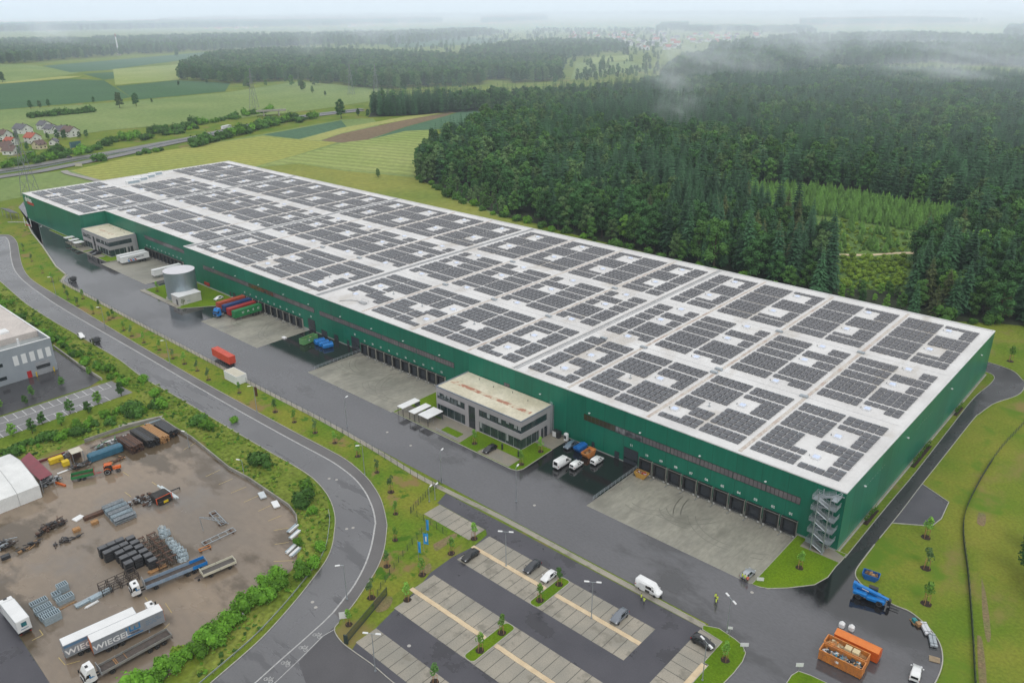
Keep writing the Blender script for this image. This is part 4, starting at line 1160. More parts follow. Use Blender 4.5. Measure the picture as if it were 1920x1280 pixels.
CARS = {   # x, half width, sill, belt, top, top half width  (front is +X)
 'hatch': [(2.1, .62, .42, .58, .66, .55), (2.0, .80, .3, .62, .74, .68), (1.1, .88, .24, .82, .96, .72), (0.35, .9, .24, .9, 1.43, .60), (-0.7, .9, .24, .92, 1.46, .62), (-1.55, .88, .26, .94, 1.38, .60), (-2.02, .82, .34, .92, .98, .66), (-2.1, .7, .42, .75, .85, .6)],
 'wagon': [(2.35, .62, .4, .58, .66, .55), (2.25, .82, .28, .62, .76, .70), (1.2, .91, .24, .82, .96, .74), (0.4, .92, .24, .9, 1.44, .62), (-0.9, .92, .24, .92, 1.47, .64), (-1.85, .9, .26, .94, 1.40, .62), (-2.32, .84, .34, .92, 1.0, .68), (-2.4, .72, .42, .75, .85, .6)],
 'suv': [(2.3, .68, .5, .72, .85, .6), (2.2, .88, .36, .78, .95, .75), (1.2, .95, .3, 1.0, 1.14, .8), (0.5, .96, .3, 1.06, 1.66, .68), (-0.9, .96, .3, 1.08, 1.72, .7), (-1.9, .95, .32, 1.1, 1.64, .68), (-2.28, .9, .4, 1.08, 1.15, .72), (-2.36, .78, .5, .9, 1.0, .66)],
 'caddy': [(2.2, .62, .42, .66, .76, .55), (2.1, .82, .3, .72, .86, .70), (1.35, .9, .26, .95, 1.08, .76), (0.7, .91, .26, 1.02, 1.76, .70), (-0.6, .91, .26, 1.04, 1.83, .74), (-1.9, .91, .28, 1.04, 1.80, .74), (-2.12, .88, .32, 1.02, 1.7, .72), (-2.2, .84, .42, .95, 1.06, .74)],
 'van': [(2.95, .7, .5, .85, .98, .65), (2.82, .92, .34, .95, 1.12, .8), (2.2, .98, .3, 1.15, 1.36, .84), (1.45, 1.0, .3, 1.25, 2.3, .80), (1.1, 1.0, .3, 1.3, 2.5, .84), (-2.6, 1.0, .32, 1.3, 2.56, .86), (-2.95, .99, .34, 1.3, 2.5, .85), (-3.0, .97, .42, 1.2, 2.4, .84)],
}
def car(style, p, rz, pm, label, cat='car', name='parked_car', open_door=False, group=None):
 st = CARS[style]
 e = empty(name, p, rz, label, cat, group)
 m, rows = loft(st)
 m.build('body', pm, e)
 r = {'van': .36, 'suv': .37}.get(style, .32)
 xf, xr = {'van': (1.95, -1.75), 'suv': (1.45, -1.4), 'wagon': (1.5, -1.45), 'hatch': (1.3, -1.3), 'caddy': (1.45, -1.35)}[style]
 hw = st[2][1]
 for x in (xf, xr):
  for s in (-1, 1): wheel(e, x, s * (hw - 0.1), r)
 ws = MB(); a, b = rows[2], rows[3]
 q = [(a[3][0], a[3][1], a[3][2]), (a[6][0], a[6][1], a[6][2]), (b[6][0], b[6][1], b[6][2]), (b[3][0], b[3][1], b[3][2])]
 pane(ws, q, 0.08)
 ws.build('windscreen', CARGLASS, e)
 n = len(st)
 for s in (0, 1):
  sw = MB()
  last = 4 if style == 'van' else n - 3
  for i in range(3, last if style != 'van' else 4):
   a, b = rows[i], rows[i + 1]
   ia, ib = (2, 3) if s == 0 else (7, 6)
   q = [b[ia], a[ia], a[ib], b[ib]]
   if s == 1: q = [a[ia], b[ia], b[ib], a[ib]]
   if style == 'caddy' and i > 3: continue
   pane(sw, q, 0.10)
  a, b = rows[2], rows[3]
  ia, ib = (2, 3) if s == 0 else (7, 6)
  tri = [Vector(b[ia]), Vector(a[ia]) * 0.5 + Vector(b[ia]) * 0.5, Vector(b[ib]) * 0.72 + Vector(b[ia]) * 0.28]
  off = Vector((0, -0.014 if s == 0 else 0.014, 0))
  sw.add([t + off for t in tri], [(0, 1, 2) if s == 0 else (2, 1, 0)])
  if style == 'van':
   zz0, zz1, xx0, xx1 = 1.4, 2.1, 0.35, 1.2
   y = (-1 if s == 0 else 1) * 0.985
   qq = [(xx0, y, zz0), (xx1, y, zz0), (xx1 - 0.2, y * 0.93, zz1), (xx0, y * 0.93, zz1)]
   sw.add([Vector(t) + off for t in qq], [(0, 1, 2, 3) if s == 0 else (3, 2, 1, 0)])
  sw.build('side_window', CARGLASS, e)
 rw = MB(); a, b = rows[n - 3], rows[n - 2]
 pane(rw, [b[3 if style != 'van' else 2], a[3], a[6], b[6 if style != 'van' else 7]][::-1] if False else [b[6], b[3], a[3], a[6]] if style not in ('van', 'caddy') else
         [(st[-1][0] - 0.02, .7, st[-1][3] + .1), (st[-1][0] - 0.02, -.7, st[-1][3] + .1), (st[-2][0] - 0.03, -.66, st[-2][4] - .12), (st[-2][0] - 0.03, .66, st[-2][4] - .12)], 0.1, 0.02)
 rw.build('rear_window', CARGLASS, e)
 for s in (-1, 1):
  x, w, zs, zb, zt, wt = st[1]
  MB().bbox(x - 0.22, x + 0.07, s * w * 0.8 - 0.16, s * w * 0.8 + 0.16, zb - 0.02, zb + 0.13, 0.03).build('headlight', LAMPW, e)
  x, w, zs, zb, zt, wt = st[-2]
  MB().bbox(x - 0.05, x + 0.2, s * (w - 0.08) - 0.1, s * (w - 0.08) + 0.1, zb - 0.22, zb + 0.02, 0.03).build('tail_light', LAMPR, e)
  xm = st[3][0] + 0.45
  MB().bbox(xm - 0.1, xm + 0.12, s * (hw + 0.16) - 0.12, s * (hw + 0.16) + 0.1, st[3][3] - 0.02, st[3][3] + 0.16, 0.04).build('mirror', pm, e)
 x, w, zs, zb, zt, wt = st[0]
 MB().box(x - 0.1, x + 0.03, -w * 0.75, w * 0.75, zs - 0.02, zs + 0.13).build('grille', TRIM, e)
 MB().box(st[-1][0] - 0.02, st[-1][0] + 0.1, -.55, .55, st[-1][2] - 0.02, st[-1][2] + 0.12).build('bumper', TRIM, e)
 if style in ('suv', 'wagon'):
  for s in (-1, 1):
   MB().tube([(0.1, s * .58, st[3][4] + 0.04), (-1.7, s * .58, st[5][4] + 0.06)], 0.03, 5).build('roof_rail', TRIM, e)
 if open_door:
  MB().quad((-0.35, -1.015, 0.45), (0.75, -1.015, 0.45), (0.75, -0.95, 2.05), (-0.35, -0.95, 2.05)).build('open_doorway', mat('dark_interior', (0.03, 0.028, 0.027), (0.09, 0.08, 0.07), scale=3, rough=0.8), e)
  MB().box(-1.75, -0.45, -1.10, -1.03, 0.42, 2.15).build('sliding_door', pm, e)
 return e
def cpos(pa, pb):
 """midpoint and heading from two photo pixels on the ground (rear, front)"""
 a, b = at(*pa), at(*pb)
 return (a + b) / 2, math.atan2(b.y - a.y, b.x - a.x)
UPV, DNV = PI / 2, -PI / 2       # along +Y / -Y of the site
car('wagon', (-61.4, -57.4, 0.02), DNV, P_BLACK, 'black estate car alone in the lower bay at the left end of the sand strip')
car('wagon', (-48.2, -51.1, 0.02), DNV, P_DGREY, 'dark grey estate car parked next to the white car')
car('hatch', (-43.4, -51.1, 0.02), DNV, P_WHITE, 'white car parked beside the planted island of the car park')
car('suv', (-24.5, -51.2, 0.02), DNV, P_GREY, 'silver grey off roader alone in the front row of the car park')
car('suv', (-8.1, -46.2, 0.02), 0.0, P_BLACK, 'black off roader in the end bays beside the rounded grass island')
p, h_ = cpos((1196, 1084), (1242, 1108))
car('van', (-24.6, -40.1, 0.02), 0.0, P_WHITE, 'tall white delivery van with its side door open on the drive', 'van', 'delivery_van', True)
p = at(1403, 1080); car('hatch', (-11.2, -21.4, -0.03), UPV - 0.06, P_SILVER, 'silver car at the outer edge of the dock apron with people behind it')
p = at(1716, 1266); car('caddy', (p.x, p.y, 0.02), head((1710, 1290), (1724, 1235)), P_WHITE, 'small white van near the bottom right bend of the turning area', 'van', 'small_van')
p, h_ = cpos((1045, 882), (1072, 860)); car('van', (-70.5, -12.6, 0.02), UPV, P_WHITE, 'long white van parked on the wet black asphalt beside the office', 'van', 'delivery_van')
car('caddy', (-67.1, -10.7, 0.02), UPV, P_WHITE, 'small white van parked close beside the long white van', 'van', 'small_van')
car('caddy', (-64.2, -5.2, 0.02), UPV, P_WHITE, 'small white van parked by the orange skip next to the hall wall', 'van', 'small_van')
car('wagon', (-75.0, -3.4, 0.02), DNV, P_BLUEG, 'blue grey car parked beside the blue skip and the hall wall')
car('wagon', (-90.6, -20.2, 0.12), DNV, P_BLACK, 'black car in the paved bay in front of the near office block')
p, h_ = cpos((400, 565), (420, 558)); car('hatch', (p.x, p.y, 0.02), h_ + PI, P_WHITE, 'white car standing between tank lawn and docked containers')
car('hatch', (-379.0, -11.5, 0.13), DNV, P_BLACK, 'black car, the left one of two, before the far office'); car('wagon', (-374.6, -11.6, 0.13), DNV, P_DGREY, 'black car, the right one of two, before the far office')
p = at(153, 633); car('suv', (p.x, p.y, 0.02), head((145, 622), (163, 640)), P_WHITE, 'white car waiting behind the black tractor unit on the public road')
def truck_cab(e, x, pm, high=True, w=1.24, logo=None):
 h = 3.75 if high else 3.0
 m = MB()
 prof = [(x + 0.0, 0.75), (x + 0.08, 1.5), (x - 0.05, 2.0), (x - 0.35, 2.95), (x - 0.75, h - 0.08), (x - 2.1, h), (x - 2.2, 1.0), (x - 1.9, 0.75)]
 if not high: prof = [(x, 0.75), (x + 0.06, 1.5), (x - 0.08, 2.0), (x - 0.3, 2.75), (x - 0.6, h - 0.05), (x - 1.75, h), (x - 1.85, 1.0), (x - 1.6, 0.75)]
 n = len(prof)
 def sec(y, ins): return [(px - (ins if i < 5 else -ins * 0.3), y, pz - (ins * 0.6 if i in (4, 5) else 0)) for i, (px, pz) in enumerate(prof)]
 L = [sec(-w, 0.06), sec(-w * 0.93, 0.0), sec(w * 0.93, 0.0), sec(w, 0.06)]
 vs = [q for s in L for q in s]
 for s in range(3):
  m.add([], [])
 m.add(vs, [(s * n + i, s * n + (i + 1) % n, (s + 1) * n + (i + 1) % n, (s + 1) * n + i) for s in range(3) for i in range(n)])
 m.add(L[0], [tuple(range(n))[::-1]]); m.add(L[3], [tuple(range(n))])
 cab = m.build('cab', pm, e)
 bm = bmesh.new(); bm.from_mesh(cab.data); bmesh.ops.remove_doubles(bm, verts=bm.verts, dist=0.001); bmesh.ops.recalc_face_normals(bm, faces=bm.faces); bm.to_mesh(cab.data); bm.free()
 i0, i1 = 2, 3
 g = MB().quad((prof[2][0] + 0.015, -w * 0.86, prof[2][1] + 0.05), (prof[2][0] + 0.015, w * 0.86, prof[2][1] + 0.05), (prof[3][0] + 0.02, w * 0.86, prof[3][1] - 0.1), (prof[3][0] + 0.02, -w * 0.86, prof[3][1] - 0.1))
 g.build('windscreen', CARGLASS, cab)
 for s in (-1, 1):
  y = s * (w + 0.012)
  q = [(x - 1.15, y, 2.0), (x - 0.22, y, 2.0), (x - 0.5, y, 2.75), (x - 1.15, y, 2.75)]
  MB().add(q, [(0, 1, 2, 3) if s < 0 else (3, 2, 1, 0)]).build('side_window', CARGLASS, cab)
  MB().box(x + 0.0, x + 0.1, s * 0.95 - 0.2, s * 0.95 + 0.2, 0.85, 1.08).build('headlight', LAMPW, cab)
  MB().bbox(x - 0.15, x + 0.1, s * (w + 0.25) - 0.1, s * (w + 0.25) + 0.1, 2.0, 2.75, 0.04).build('mirror', TRIM, cab)
 MB().box(x + 0.05, x + 0.1, -0.85, 0.85, 1.05, 1.75).build('grille', TRIM, cab)
 MB().box(x - 1.35, x - 0.85, -0.32, 0.32, h - 0.02, h + 0.06).build('roof_hatch', DARK, cab)
 if logo:
  lg = MB()
  for s in (-1, 1):
   y = s * (w + 0.016)
   for (a, b, c, d) in ((x - 1.75, 1.75, 0.9, 0.16), (x - 1.05, 1.75, 0.16, 0.75), (x - 1.55, 1.95, 0.5, 0.12)):
    q = [(a, y, b), (a + c, y, b), (a + c, y, b + d), (a, y, b + d)]
    lg.add(q, [(0, 1, 2, 3) if s < 0 else (3, 2, 1, 0)])
  lg.build('emblem', logo, cab)
 return cab
def chassis(e, x0, x1, axles, w=1.2, z=1.0, r=0.5, rim=RIM, fifth=False, legs=None):
 m = MB()
 for s in (-1, 1): m.box(x0, x1, s * 0.45 - 0.08, s * 0.45 + 0.08, z - 0.32, z - 0.02)
 for x in [x0 + (x1 - x0) * k / 5 for k in range(6)]: m.box(x - 0.06, x + 0.06, -0.37, 0.37, z - 0.28, z - 0.06)
 for x in axles: m.box(x - 0.07, x + 0.07, -w + 0.15, w - 0.15, r - 0.07, r + 0.07)
 m.box(x0 - 0.03, x0 + 0.07, -w + 0.05, w - 0.05, z - 0.5, z - 0.34)
 if fifth: m.cyl((axles[-1] + 0.3, 0), 0.45, z - 0.02, z + 0.1, 16)
 m.build('chassis', DARK, e)
 for x in axles:
  for s in (-1, 1): wheel(e, x, s * (w - 0.16), r, 0.32, rim)
 if legs is not None:
  for s in (-1, 1): MB().box(legs - 0.08, legs + 0.08, s * 0.8 - 0.08, s * 0.8 + 0.08, 0.02, z - 0.1).box(legs - 0.18, legs + 0.18, s * 0.8 - 0.15, s * 0.8 + 0.15, 0, 0.04).build('landing_leg', GALV, e)
 MB().box(x0 - 0.06, x0 - 0.03, -w + 0.1, -w + 0.5, z - 0.48, z - 0.36).box(x0 - 0.06, x0 - 0.03, w - 0.5, w - 0.1, z - 0.48, z - 0.36).build('tail_light', LAMPR, e)
def box_body(e, x0, x1, z0, z1, side, roofm, frontm=None, w=1.27, ribs=0, name='cargo_box'):
 m = MB()
 m.box(x0, x1, -w, w, z0, z1, 0)
 b = m.build(name, [side], e)
 t = MB().bbox(x0 + 0.02, x1 - 0.02, -w + 0.03, w - 0.03, z1 + 0.002, z1 + 0.07, 0.03); t.build('roof', roofm, b)
 f = MB()
 for s in (-1, 1):
  f.box(x0 - 0.02, x1 + 0.02, s * (w + 0.02) - 0.025, s * (w + 0.02) + 0.025, z0 - 0.06, z0 + 0.08); f.box(x0 - 0.02, x1 + 0.02, s * (w + 0.02) - 0.025, s * (w + 0.02) + 0.025, z1 - 0.08, z1 + 0.03)
  for k in range(int((x1 - x0) / 0.9) if ribs else 0):
   x = x0 + 0.5 + k * 0.9
   f.box(x - 0.03, x + 0.03, s * (w + 0.03) - 0.012, s * (w + 0.03) + 0.012, z0 - 0.1, z0 + 0.25)
 f.build('side_rail', GALV, b)
 d = MB().box(x0 - 0.05, x0 - 0.012, -w + 0.08, -0.02, z0 + 0.05, z1 - 0.08).box(x0 - 0.05, x0 - 0.012, 0.02, w - 0.08, z0 + 0.05, z1 - 0.08)
 d.build('rear_door', frontm or side, b)
 return b
CURT = mat('grey_curtain', (0.25, 0.265, 0.29), (0.21, 0.225, 0.25), scale=0.6, rough=0.55, coord='object')
EMB = mat('emblem_blue', (0.02, 0.2, 0.45), rough=0.45)
NAVY = mat('navy_lettering', (0.02, 0.03, 0.07), rough=0.5)
SIDEB = mat('blue_grey_band', (0.1, 0.2, 0.33), rough=0.5)
def livery(b, x0, x1, z0, z1, w, side):
 """big company lettering and emblem on a curtain side"""
 y = side * (w + 0.035)
 ax = (1, 0, 0) if side < 0 else (-1, 0, 0)
 q = MB()
 def rect(a, b_, c, d):
  qq = [(a, y, c), (b_, y, c), (b_, y, d), (a, y, d)]
  q.add(qq, [(0, 1, 2, 3) if side < 0 else (3, 2, 1, 0)])
 L = x1 - x0
 t = lambda u: (x0 + L * u) if side < 0 else (x1 - L * u)
 text_mesh('WIEGEL', 1.75, LETTER, 'lettering', b, facing(t(0.26), y, z0 + (z1 - z0) * 0.42, ax), 0.004, 1.12)
 for a, b_, c, d in ((0.462, 0.475, 0.08, 0.95), (0.475, 0.68, 0.08, 0.16), (0.505, 0.525, 0.48, 0.95), (0.525, 0.64, 0.48, 0.58), (0.572, 0.59, 0.58, 0.85), (0.64, 0.658, 0.48, 0.95)):
  xa, xb = sorted((t(a), t(b_)))
  rect(xa, xb, z0 + (z1 - z0) * c, z0 + (z1 - z0) * d)
 q.build('emblem', EMB, b)
 text_mesh('WIEGEL', 0.55, NAVY, 'lettering', b, facing(t(0.57), y, z0 + (z1 - z0) * 0.31, ax), 0.004, 1.1)
 ln_ = MB()
 for c, wd in ((0.70, 0.20), (0.52, 0.24), (0.38, 0.16)):
  xa, xb = sorted((t(0.74), t(0.74 + wd)))
  n_ = 12
  for i in range(n_):
   if i % 4 == 3: continue
   u0, u1 = xa + (xb - xa) * i / n_, xa + (xb - xa) * (i + 0.7) / n_
   zz = z0 + (z1 - z0) * c
   qq = [(u0, y, zz), (u1, y, zz), (u1, y, zz + 0.16), (u0, y, zz + 0.16)]
   ln_.add(qq, [(0, 1, 2, 3) if side < 0 else (3, 2, 1, 0)])
 ln_.build('small_print', SIDEB, b)
def corrugated(m, x0, x1, y, z0, z1, s, d=0.04, p=0.3):
 n = int((x1 - x0) / p)
 for i in range(n):
  xa, xb = x0 + (x1 - x0) * i / n, x0 + (x1 - x0) * (i + 1) / n
  xm = xa + (xb - xa) * 0.5
  ya, yb = y, y - s * d
  prof = [(xa, ya), (xa + (xb - xa) * 0.35, ya), (xm, yb), (xa + (xb - xa) * 0.85, yb), (xb, ya)]
  for (xa1, y1), (xa2, y2) in zip(prof[:-1], prof[1:]):
   q = [(xa1, y1, z0), (xa2, y2, z0), (xa2, y2, z1), (xa1, y1, z1)]
   m.quad(*(q if s < 0 else q[::-1]))
def sea_container(e, x0, x1, z0, z1, pm, w=1.22, text=None):
 m = MB()
 corrugated(m, x0 + 0.1, x1 - 0.1, -w + 0.02, z0 + 0.1, z1 - 0.1, -1); corrugated(m, x0 + 0.1, x1 - 0.1, w - 0.02, z0 + 0.1, z1 - 0.1, 1)
 m.box(x1 - 0.06, x1 - 0.02, -w + 0.06, w - 0.06, z0 + 0.05, z1 - 0.05); m.box(x0 + 0.02, x0 + 0.06, -w + 0.06, w - 0.06, z0 + 0.05, z1 - 0.05)
 n = int((x1 - x0) / 0.6)
 for i in range(n):
  xa, xb = x0 + 0.08 + (x1 - x0 - 0.16) * i / n, x0 + 0.08 + (x1 - x0 - 0.16) * (i + 1) / n
  m.box(xa, xb - 0.14, -w + 0.1, w - 0.1, z1 - 0.1, z1 - 0.015); m.box(xb - 0.14, xb, -w + 0.1, w - 0.1, z1 - 0.1, z1 - 0.055)
 for x in (x0, x1 - 0.14):
  for y in (-w, w - 0.13): m.box(x, x + 0.14, y, y + 0.13, z0, z1)
 for z in (z0, z1 - 0.12):
  for y in (-w - 0.004, w - 0.12): m.box(x0 + 0.14, x1 - 0.14, y, y + 0.124, z, z + 0.118)
 for z in (z0, z1 - 0.12):
  m.box(x0 - 0.003, x0 + 0.1, -w + 0.13, w - 0.13, z, z + 0.117); m.box(x1 - 0.1, x1 + 0.003, -w + 0.13, w - 0.13, z, z + 0.117)
 b = m.build('container', pm, e)
 d = MB().box(x0 - 0.02, x0 + 0.015, -w + 0.16, -0.02, z0 + 0.14, z1 - 0.14).box(x0 - 0.02, x0 + 0.015, 0.02, w - 0.16, z0 + 0.14, z1 - 0.14)
 for y in (-0.8, -0.3, 0.3, 0.8): d.tube([(x0 - 0.05, y, z0 + 0.1), (x0 - 0.05, y, z1 - 0.1)], 0.025, 5)
 d.build('rear_door', pm, b)
 if text:
  L = x1 - x0
  for k, ch in enumerate(text):
   text_mesh(ch, 1.15, LETTER, 'lettering', b, facing(x1 - L * (0.30 + 0.19 * k), w + 0.012, z0 + 1.55, (-1, 0, 0)), 0.004, 1.25)
   text_mesh(ch, 1.15, LETTER, 'lettering', b, facing(x0 + L * (0.30 + 0.19 * k) if False else x0 + L * (0.28 + 0.2 * k), -w - 0.012, z0 + 1.55, (1, 0, 0)), 0.004, 1.25)
 return b
def container_trailer(p, rz, pm, label, text=None, L=12.2):
 e = empty('container_trailer', p, rz, label, 'trailer')
 chassis(e, -L / 2, L / 2, [-L / 2 + 1.6, -L / 2 + 2.9, -L / 2 + 4.2], z=1.2, r=0.48, legs=L / 2 - 2.6)
 sea_container(e, -L / 2, L / 2, 1.22, 3.95, pm, text=text)
 return e
C_RO = mat('rust_red_container', (0.42, 0.075, 0.03), (0.33, 0.055, 0.025), scale=0.8, rough=0.5, coord='object', fine=0.1, fine_scale=4)
C_BL = mat('navy_container', (0.015, 0.05, 0.18), (0.012, 0.04, 0.14), scale=0.8, rough=0.45, coord='object')
C_RD = mat('crimson_container', (0.38, 0.03, 0.03), (0.3, 0.022, 0.022), scale=0.8, rough=0.45, coord='object')
C_GR = mat('green_container', (0.015, 0.2, 0.06), (0.012, 0.16, 0.05), scale=0.8, rough=0.45, coord='object')
C_OR = mat('orange_red_container', (0.6, 0.085, 0.045), (0.52, 0.07, 0.04), scale=0.8, rough=0.45, coord='object')
dz = -0.55
container_trailer((-252.0, -7.0, dz * 0.3), DNV, C_RO, 'rust red container on a trailer docked at the hall, leftmost of four')
container_trailer((-247.6, -6.8, dz * 0.6), DNV, C_BL, 'navy blue container on a trailer docked between two red ones')
container_trailer((-243.4, -7.2, dz), DNV, C_RD, 'crimson container on a trailer docked next to the green one')
container_trailer((-239.0, -7.4, dz), DNV, C_GR, 'green container with big white letters on a docked trailer', 'UASC')
container_trailer((-203.6, -37.8, 0.0), PI - 0.02, C_OR, 'bright red container on a trailer parked alone along the fence', None, 12.2)
def tractor_unit(p, rz, pm, label, dark=False, logo=None, high=True):
 e = empty('tractor_unit', p, rz, label, 'truck')
 chassis(e, -3.2, 2.6, [1.45, -2.2], z=1.05, r=0.5, fifth=True)
 truck_cab(e, 3.0, pm, high, logo=logo)
 MB().box(-0.6, 0.5, -1.15, -0.65, 0.5, 1.1).box(-0.6, 0.5, 0.65, 1.15, 0.5, 1.1).build('fuel_tank', GALV, e)
 f = MB()
 for s in (-1, 1): f.box(-2.85, -1.55, s * 1.04 - 0.18, s * 1.04 + 0.18, 1.04, 1.1)
 f.build('mudguard', TRIM, e)
 return e
p_ = at(410, 593); tractor_unit((p_.x, p_.y + 1.2, 0), DNV + 0.25, SKYB, 'bright blue tractor unit turning away before the docked containers')
p_ = at(136, 528); tractor_unit((p_.x, p_.y, 0), head((129, 522), (143, 534)), P_BLACK, 'black tractor unit without trailer near the far end of the drive', high=False)
p_ = at(179, 643); tractor_unit((p_.x, p_.y, 0), head((168, 634), (188, 652)), P_BLACK, 'black tractor unit rolling without trailer on the public road', high=False)
def box_trailer(p, rz, label, side, text=None, L=13.6, txtm=NAVY, stripe=None):
 e = empty('box_trailer', p, rz, label, 'trailer')
 chassis(e, -L / 2, L / 2, [-L / 2 + 2.2, -L / 2 + 3.5, -L / 2 + 4.8], z=1.15, r=0.5, legs=L / 2 - 3.0)
 b = box_body(e, -L / 2, L / 2, 1.2, 3.95, side, WHITE)
 if text:
  for sd in (-1, 1):
   ax = (1, 0, 0) if sd < 0 else (-1, 0, 0)
   text_mesh(text, 1.05, txtm, 'lettering', b, facing(-0.3 * sd, sd * 1.31, 2.75, ax), 0.004, 0.95)
   q = MB()
   for k, (cx, mi) in enumerate(((-3.0, 0), (-1.9, 1), (-0.8, 0), (0.3, 1))):
    a = cx * -sd
    qq = [(a - 0.3, sd * 1.305, 1.35), (a + 0.5, sd * 1.305, 1.35), (a + 1.2, sd * 1.305, 2.2), (a + 0.4, sd * 1.305, 2.2)]
    q.add(qq, [(0, 1, 2, 3) if sd < 0 else (3, 2, 1, 0)], mi)
   q.build('colour_flash', [SKYB, RED], b)
 return e
box_trailer((-352.4, -3.5, -0.45), DNV, 'white box trailer docked at the far step, the one nearest the office', WHITE)
box_trailer((-348.4, -3.8, -0.45), DNV, 'white box trailer with dark lettering docked at the far step', WHITE, 'KUCHENMEISTER')
box_trailer((-316.5, -3.0, -0.45), DNV, 'white box trailer docked at the far step, half hidden by the tank', WHITE)
def lorry_flatbed(p, rz, label, L, bedx0, bedx1, side, high, logo, sidesm, timber=False):
 """rigid or articulated flatbed lorry with drop sides"""
 e = empty('flatbed_lorry', p, rz, label, 'truck')
 xf = L / 2
 ax = [xf - 1.4, xf - 4.9] + [-L / 2 + 1.7, -L / 2 + 3.1, -L / 2 + 4.5]
 chassis(e, -L / 2, xf - 0.2, ax, z=1.1, r=0.5)
 truck_cab(e, xf, P_WHITE, high, logo=logo)
 b = MB().box(bedx0, bedx1, -1.22, 1.22, 1.12, 1.26)
 n = 4
 bed = b.build('load_bed', mat('bed_planks', (0.085, 0.066, 0.055), (0.055, 0.045, 0.04), scale=1.5, rough=0.6, coord='object', fine=0.2, fine_scale=5), e)
 for s, h in ((-1, side), (1, side)):
  d = MB()
  for i in range(n):
   xa = bedx0 + (bedx1 - bedx0) * i / n; xb = bedx0 + (bedx1 - bedx0) * (i + 1) / n - 0.08
   d.box(xa, xb, s * 1.25 - 0.03, s * 1.25 + 0.03, 1.2, 1.2 + h, 0 if (i != 0 or sidesm[0] is sidesm[1]) else 1)
   d.box(xb, xb + 0.08, s * 1.25 - 0.04, s * 1.25 + 0.04, 1.15, 1.24 + h, 2)
  d.build('drop_side', [sidesm[0], sidesm[1], GALV], e)
 MB().box(bedx1, bedx1 + 0.1, -1.27, 1.27, 1.15, 1.3 + max(side, 0.4) + 0.9).build('headboard', mat('grey_headboard', (0.3, 0.31, 0.32), rough=0.5), e)
 MB().box(bedx0 - 0.06, bedx0, -1.22, 1.22, 1.15, 1.2 + side).build('tailboard', sidesm[0], e)
 if timber:
  t = MB()
  for x, w_ in ((bedx1 - 3.0, 0.16), (bedx1 - 3.3, 0.12), (bedx1 - 5.0, 0.08)):
   t.box(x, x + w_, -1.15, 1.15, 1.262, 1.4)
  tag(t.build('timber_bearer', WOOD, None, loc=p, rz=rz), 'pale timber bearers lying across the empty lorry bed', 'timber')
 else:
  t = MB().box(bedx1 - 5.5, bedx1 - 0.6, 0.5, 0.62, 1.262, 1.35).box(bedx1 - 5.0, bedx1 - 0.6, 0.3, 0.4, 1.262, 1.35)
  tag(t.build('timber_bearer', WOOD, None, loc=p, rz=rz), 'long thin timbers lying lengthwise in the grey blue lorry bed', 'timber')
 return e
GREYS = mat('alloy_dropside', (0.36, 0.36, 0.34), (0.28, 0.28, 0.27), scale=1.2, rough=0.45, metal=0.4, coord='object')
BLG = mat('blue_grey_dropside', (0.25, 0.33, 0.42), (0.2, 0.27, 0.36), scale=1.0, rough=0.45, coord='object')
a, b = at(247, 1118), at(388, 1060)
p_ = (a + b) / 2; hh = math.atan2(a.y - b.y, a.x - b.x)
lorry_flatbed((p_.x, p_.y, 0.02), hh, 'white lorry with long grey and blue drop sided bed beside the black stacks', 16.2, -8.0, 5.2, 0.85, False, EMB, (BLG, SKYB))
a, b = at(160, 1283), at(318, 1196)
p_ = (a + b) / 2; hh = math.atan2(a.y - b.y, a.x - b.x)
lorry_flatbed((p_.x, p_.y, 0.02), hh, 'white high roof lorry with empty alloy flatbed next to the orange ended trailer', 16.6, -8.2, 5.3, 0.55, True, EMB, (GREYS, GREYS), True)
def curtain_trailer(p, rz, label, ends, tractor=False):
 e = empty('curtain_trailer' if not tractor else 'articulated_lorry', p, rz, label, 'trailer' if not tractor else 'truck')
 L = 13.6
 chassis(e, -L / 2, L / 2, [-L / 2 + 2.6, -L / 2 + 3.9, -L / 2 + 5.2] + ([L / 2 - 0.6, L / 2 + 3.0] if tractor else []), z=1.15, r=0.5, legs=None if tractor else L / 2 - 3.2)
 b = box_body(e, -L / 2, L / 2, 1.2, 4.0, CURT, WHITE, ends, ribs=1)
 bd = MB()
 for s in (-1, 1):
  y = s * 1.3
  q = [(-L / 2 + 0.1, y, 3.3), (L / 2 - 0.1, y, 3.3), (L / 2 - 0.1, y, 3.9), (-L / 2 + 0.1, y, 3.9)]
  if tractor: bd.add(q, [(0, 1, 2, 3) if s < 0 else (3, 2, 1, 0)])
 if tractor: bd.build('blue_band', SIDEB, b)
 MB().box(L / 2 + 0.01, L / 2 + 0.06, -1.25, 1.25, 1.25, 4.0).build('front_wall', ends or CURT, b)
 livery(b, -L / 2, L / 2, 1.2, 3.9 if not tractor else 3.3, 1.27, -1); livery(b, -L / 2, L / 2, 1.2, 3.9 if not tractor else 3.3, 1.27, 1)
 if tractor:
  truck_cab(e, L / 2 + 4.4, P_WHITE, True, logo=EMB)
 return e
a, b = at(168, 1240), at(322, 1168)        # orange-ended trailer, near long side
d_ = (b - a).normalized(); nrm = Vector((-d_.y, d_.x, 0))
c_ = (a + b) / 2 + nrm * 1.3
ang = math.atan2(d_.y, d_.x)
curtain_trailer((c_.x, c_.y, 0.02), ang, 'grey curtain trailer with orange ends and big white lettering', mat('orange_trailer_end', (0.62, 0.16, 0.03), (0.5, 0.12, 0.025), scale=1, rough=0.5))
a, b = at(121, 1248), at(262, 1176)
c2 = (a + b) / 2 + nrm * 1.3
curtain_trailer((c2.x, c2.y + 0.3, 0.02), ang, 'grey curtain sided articulated lorry with white cab behind the orange ended trailer', None, True)
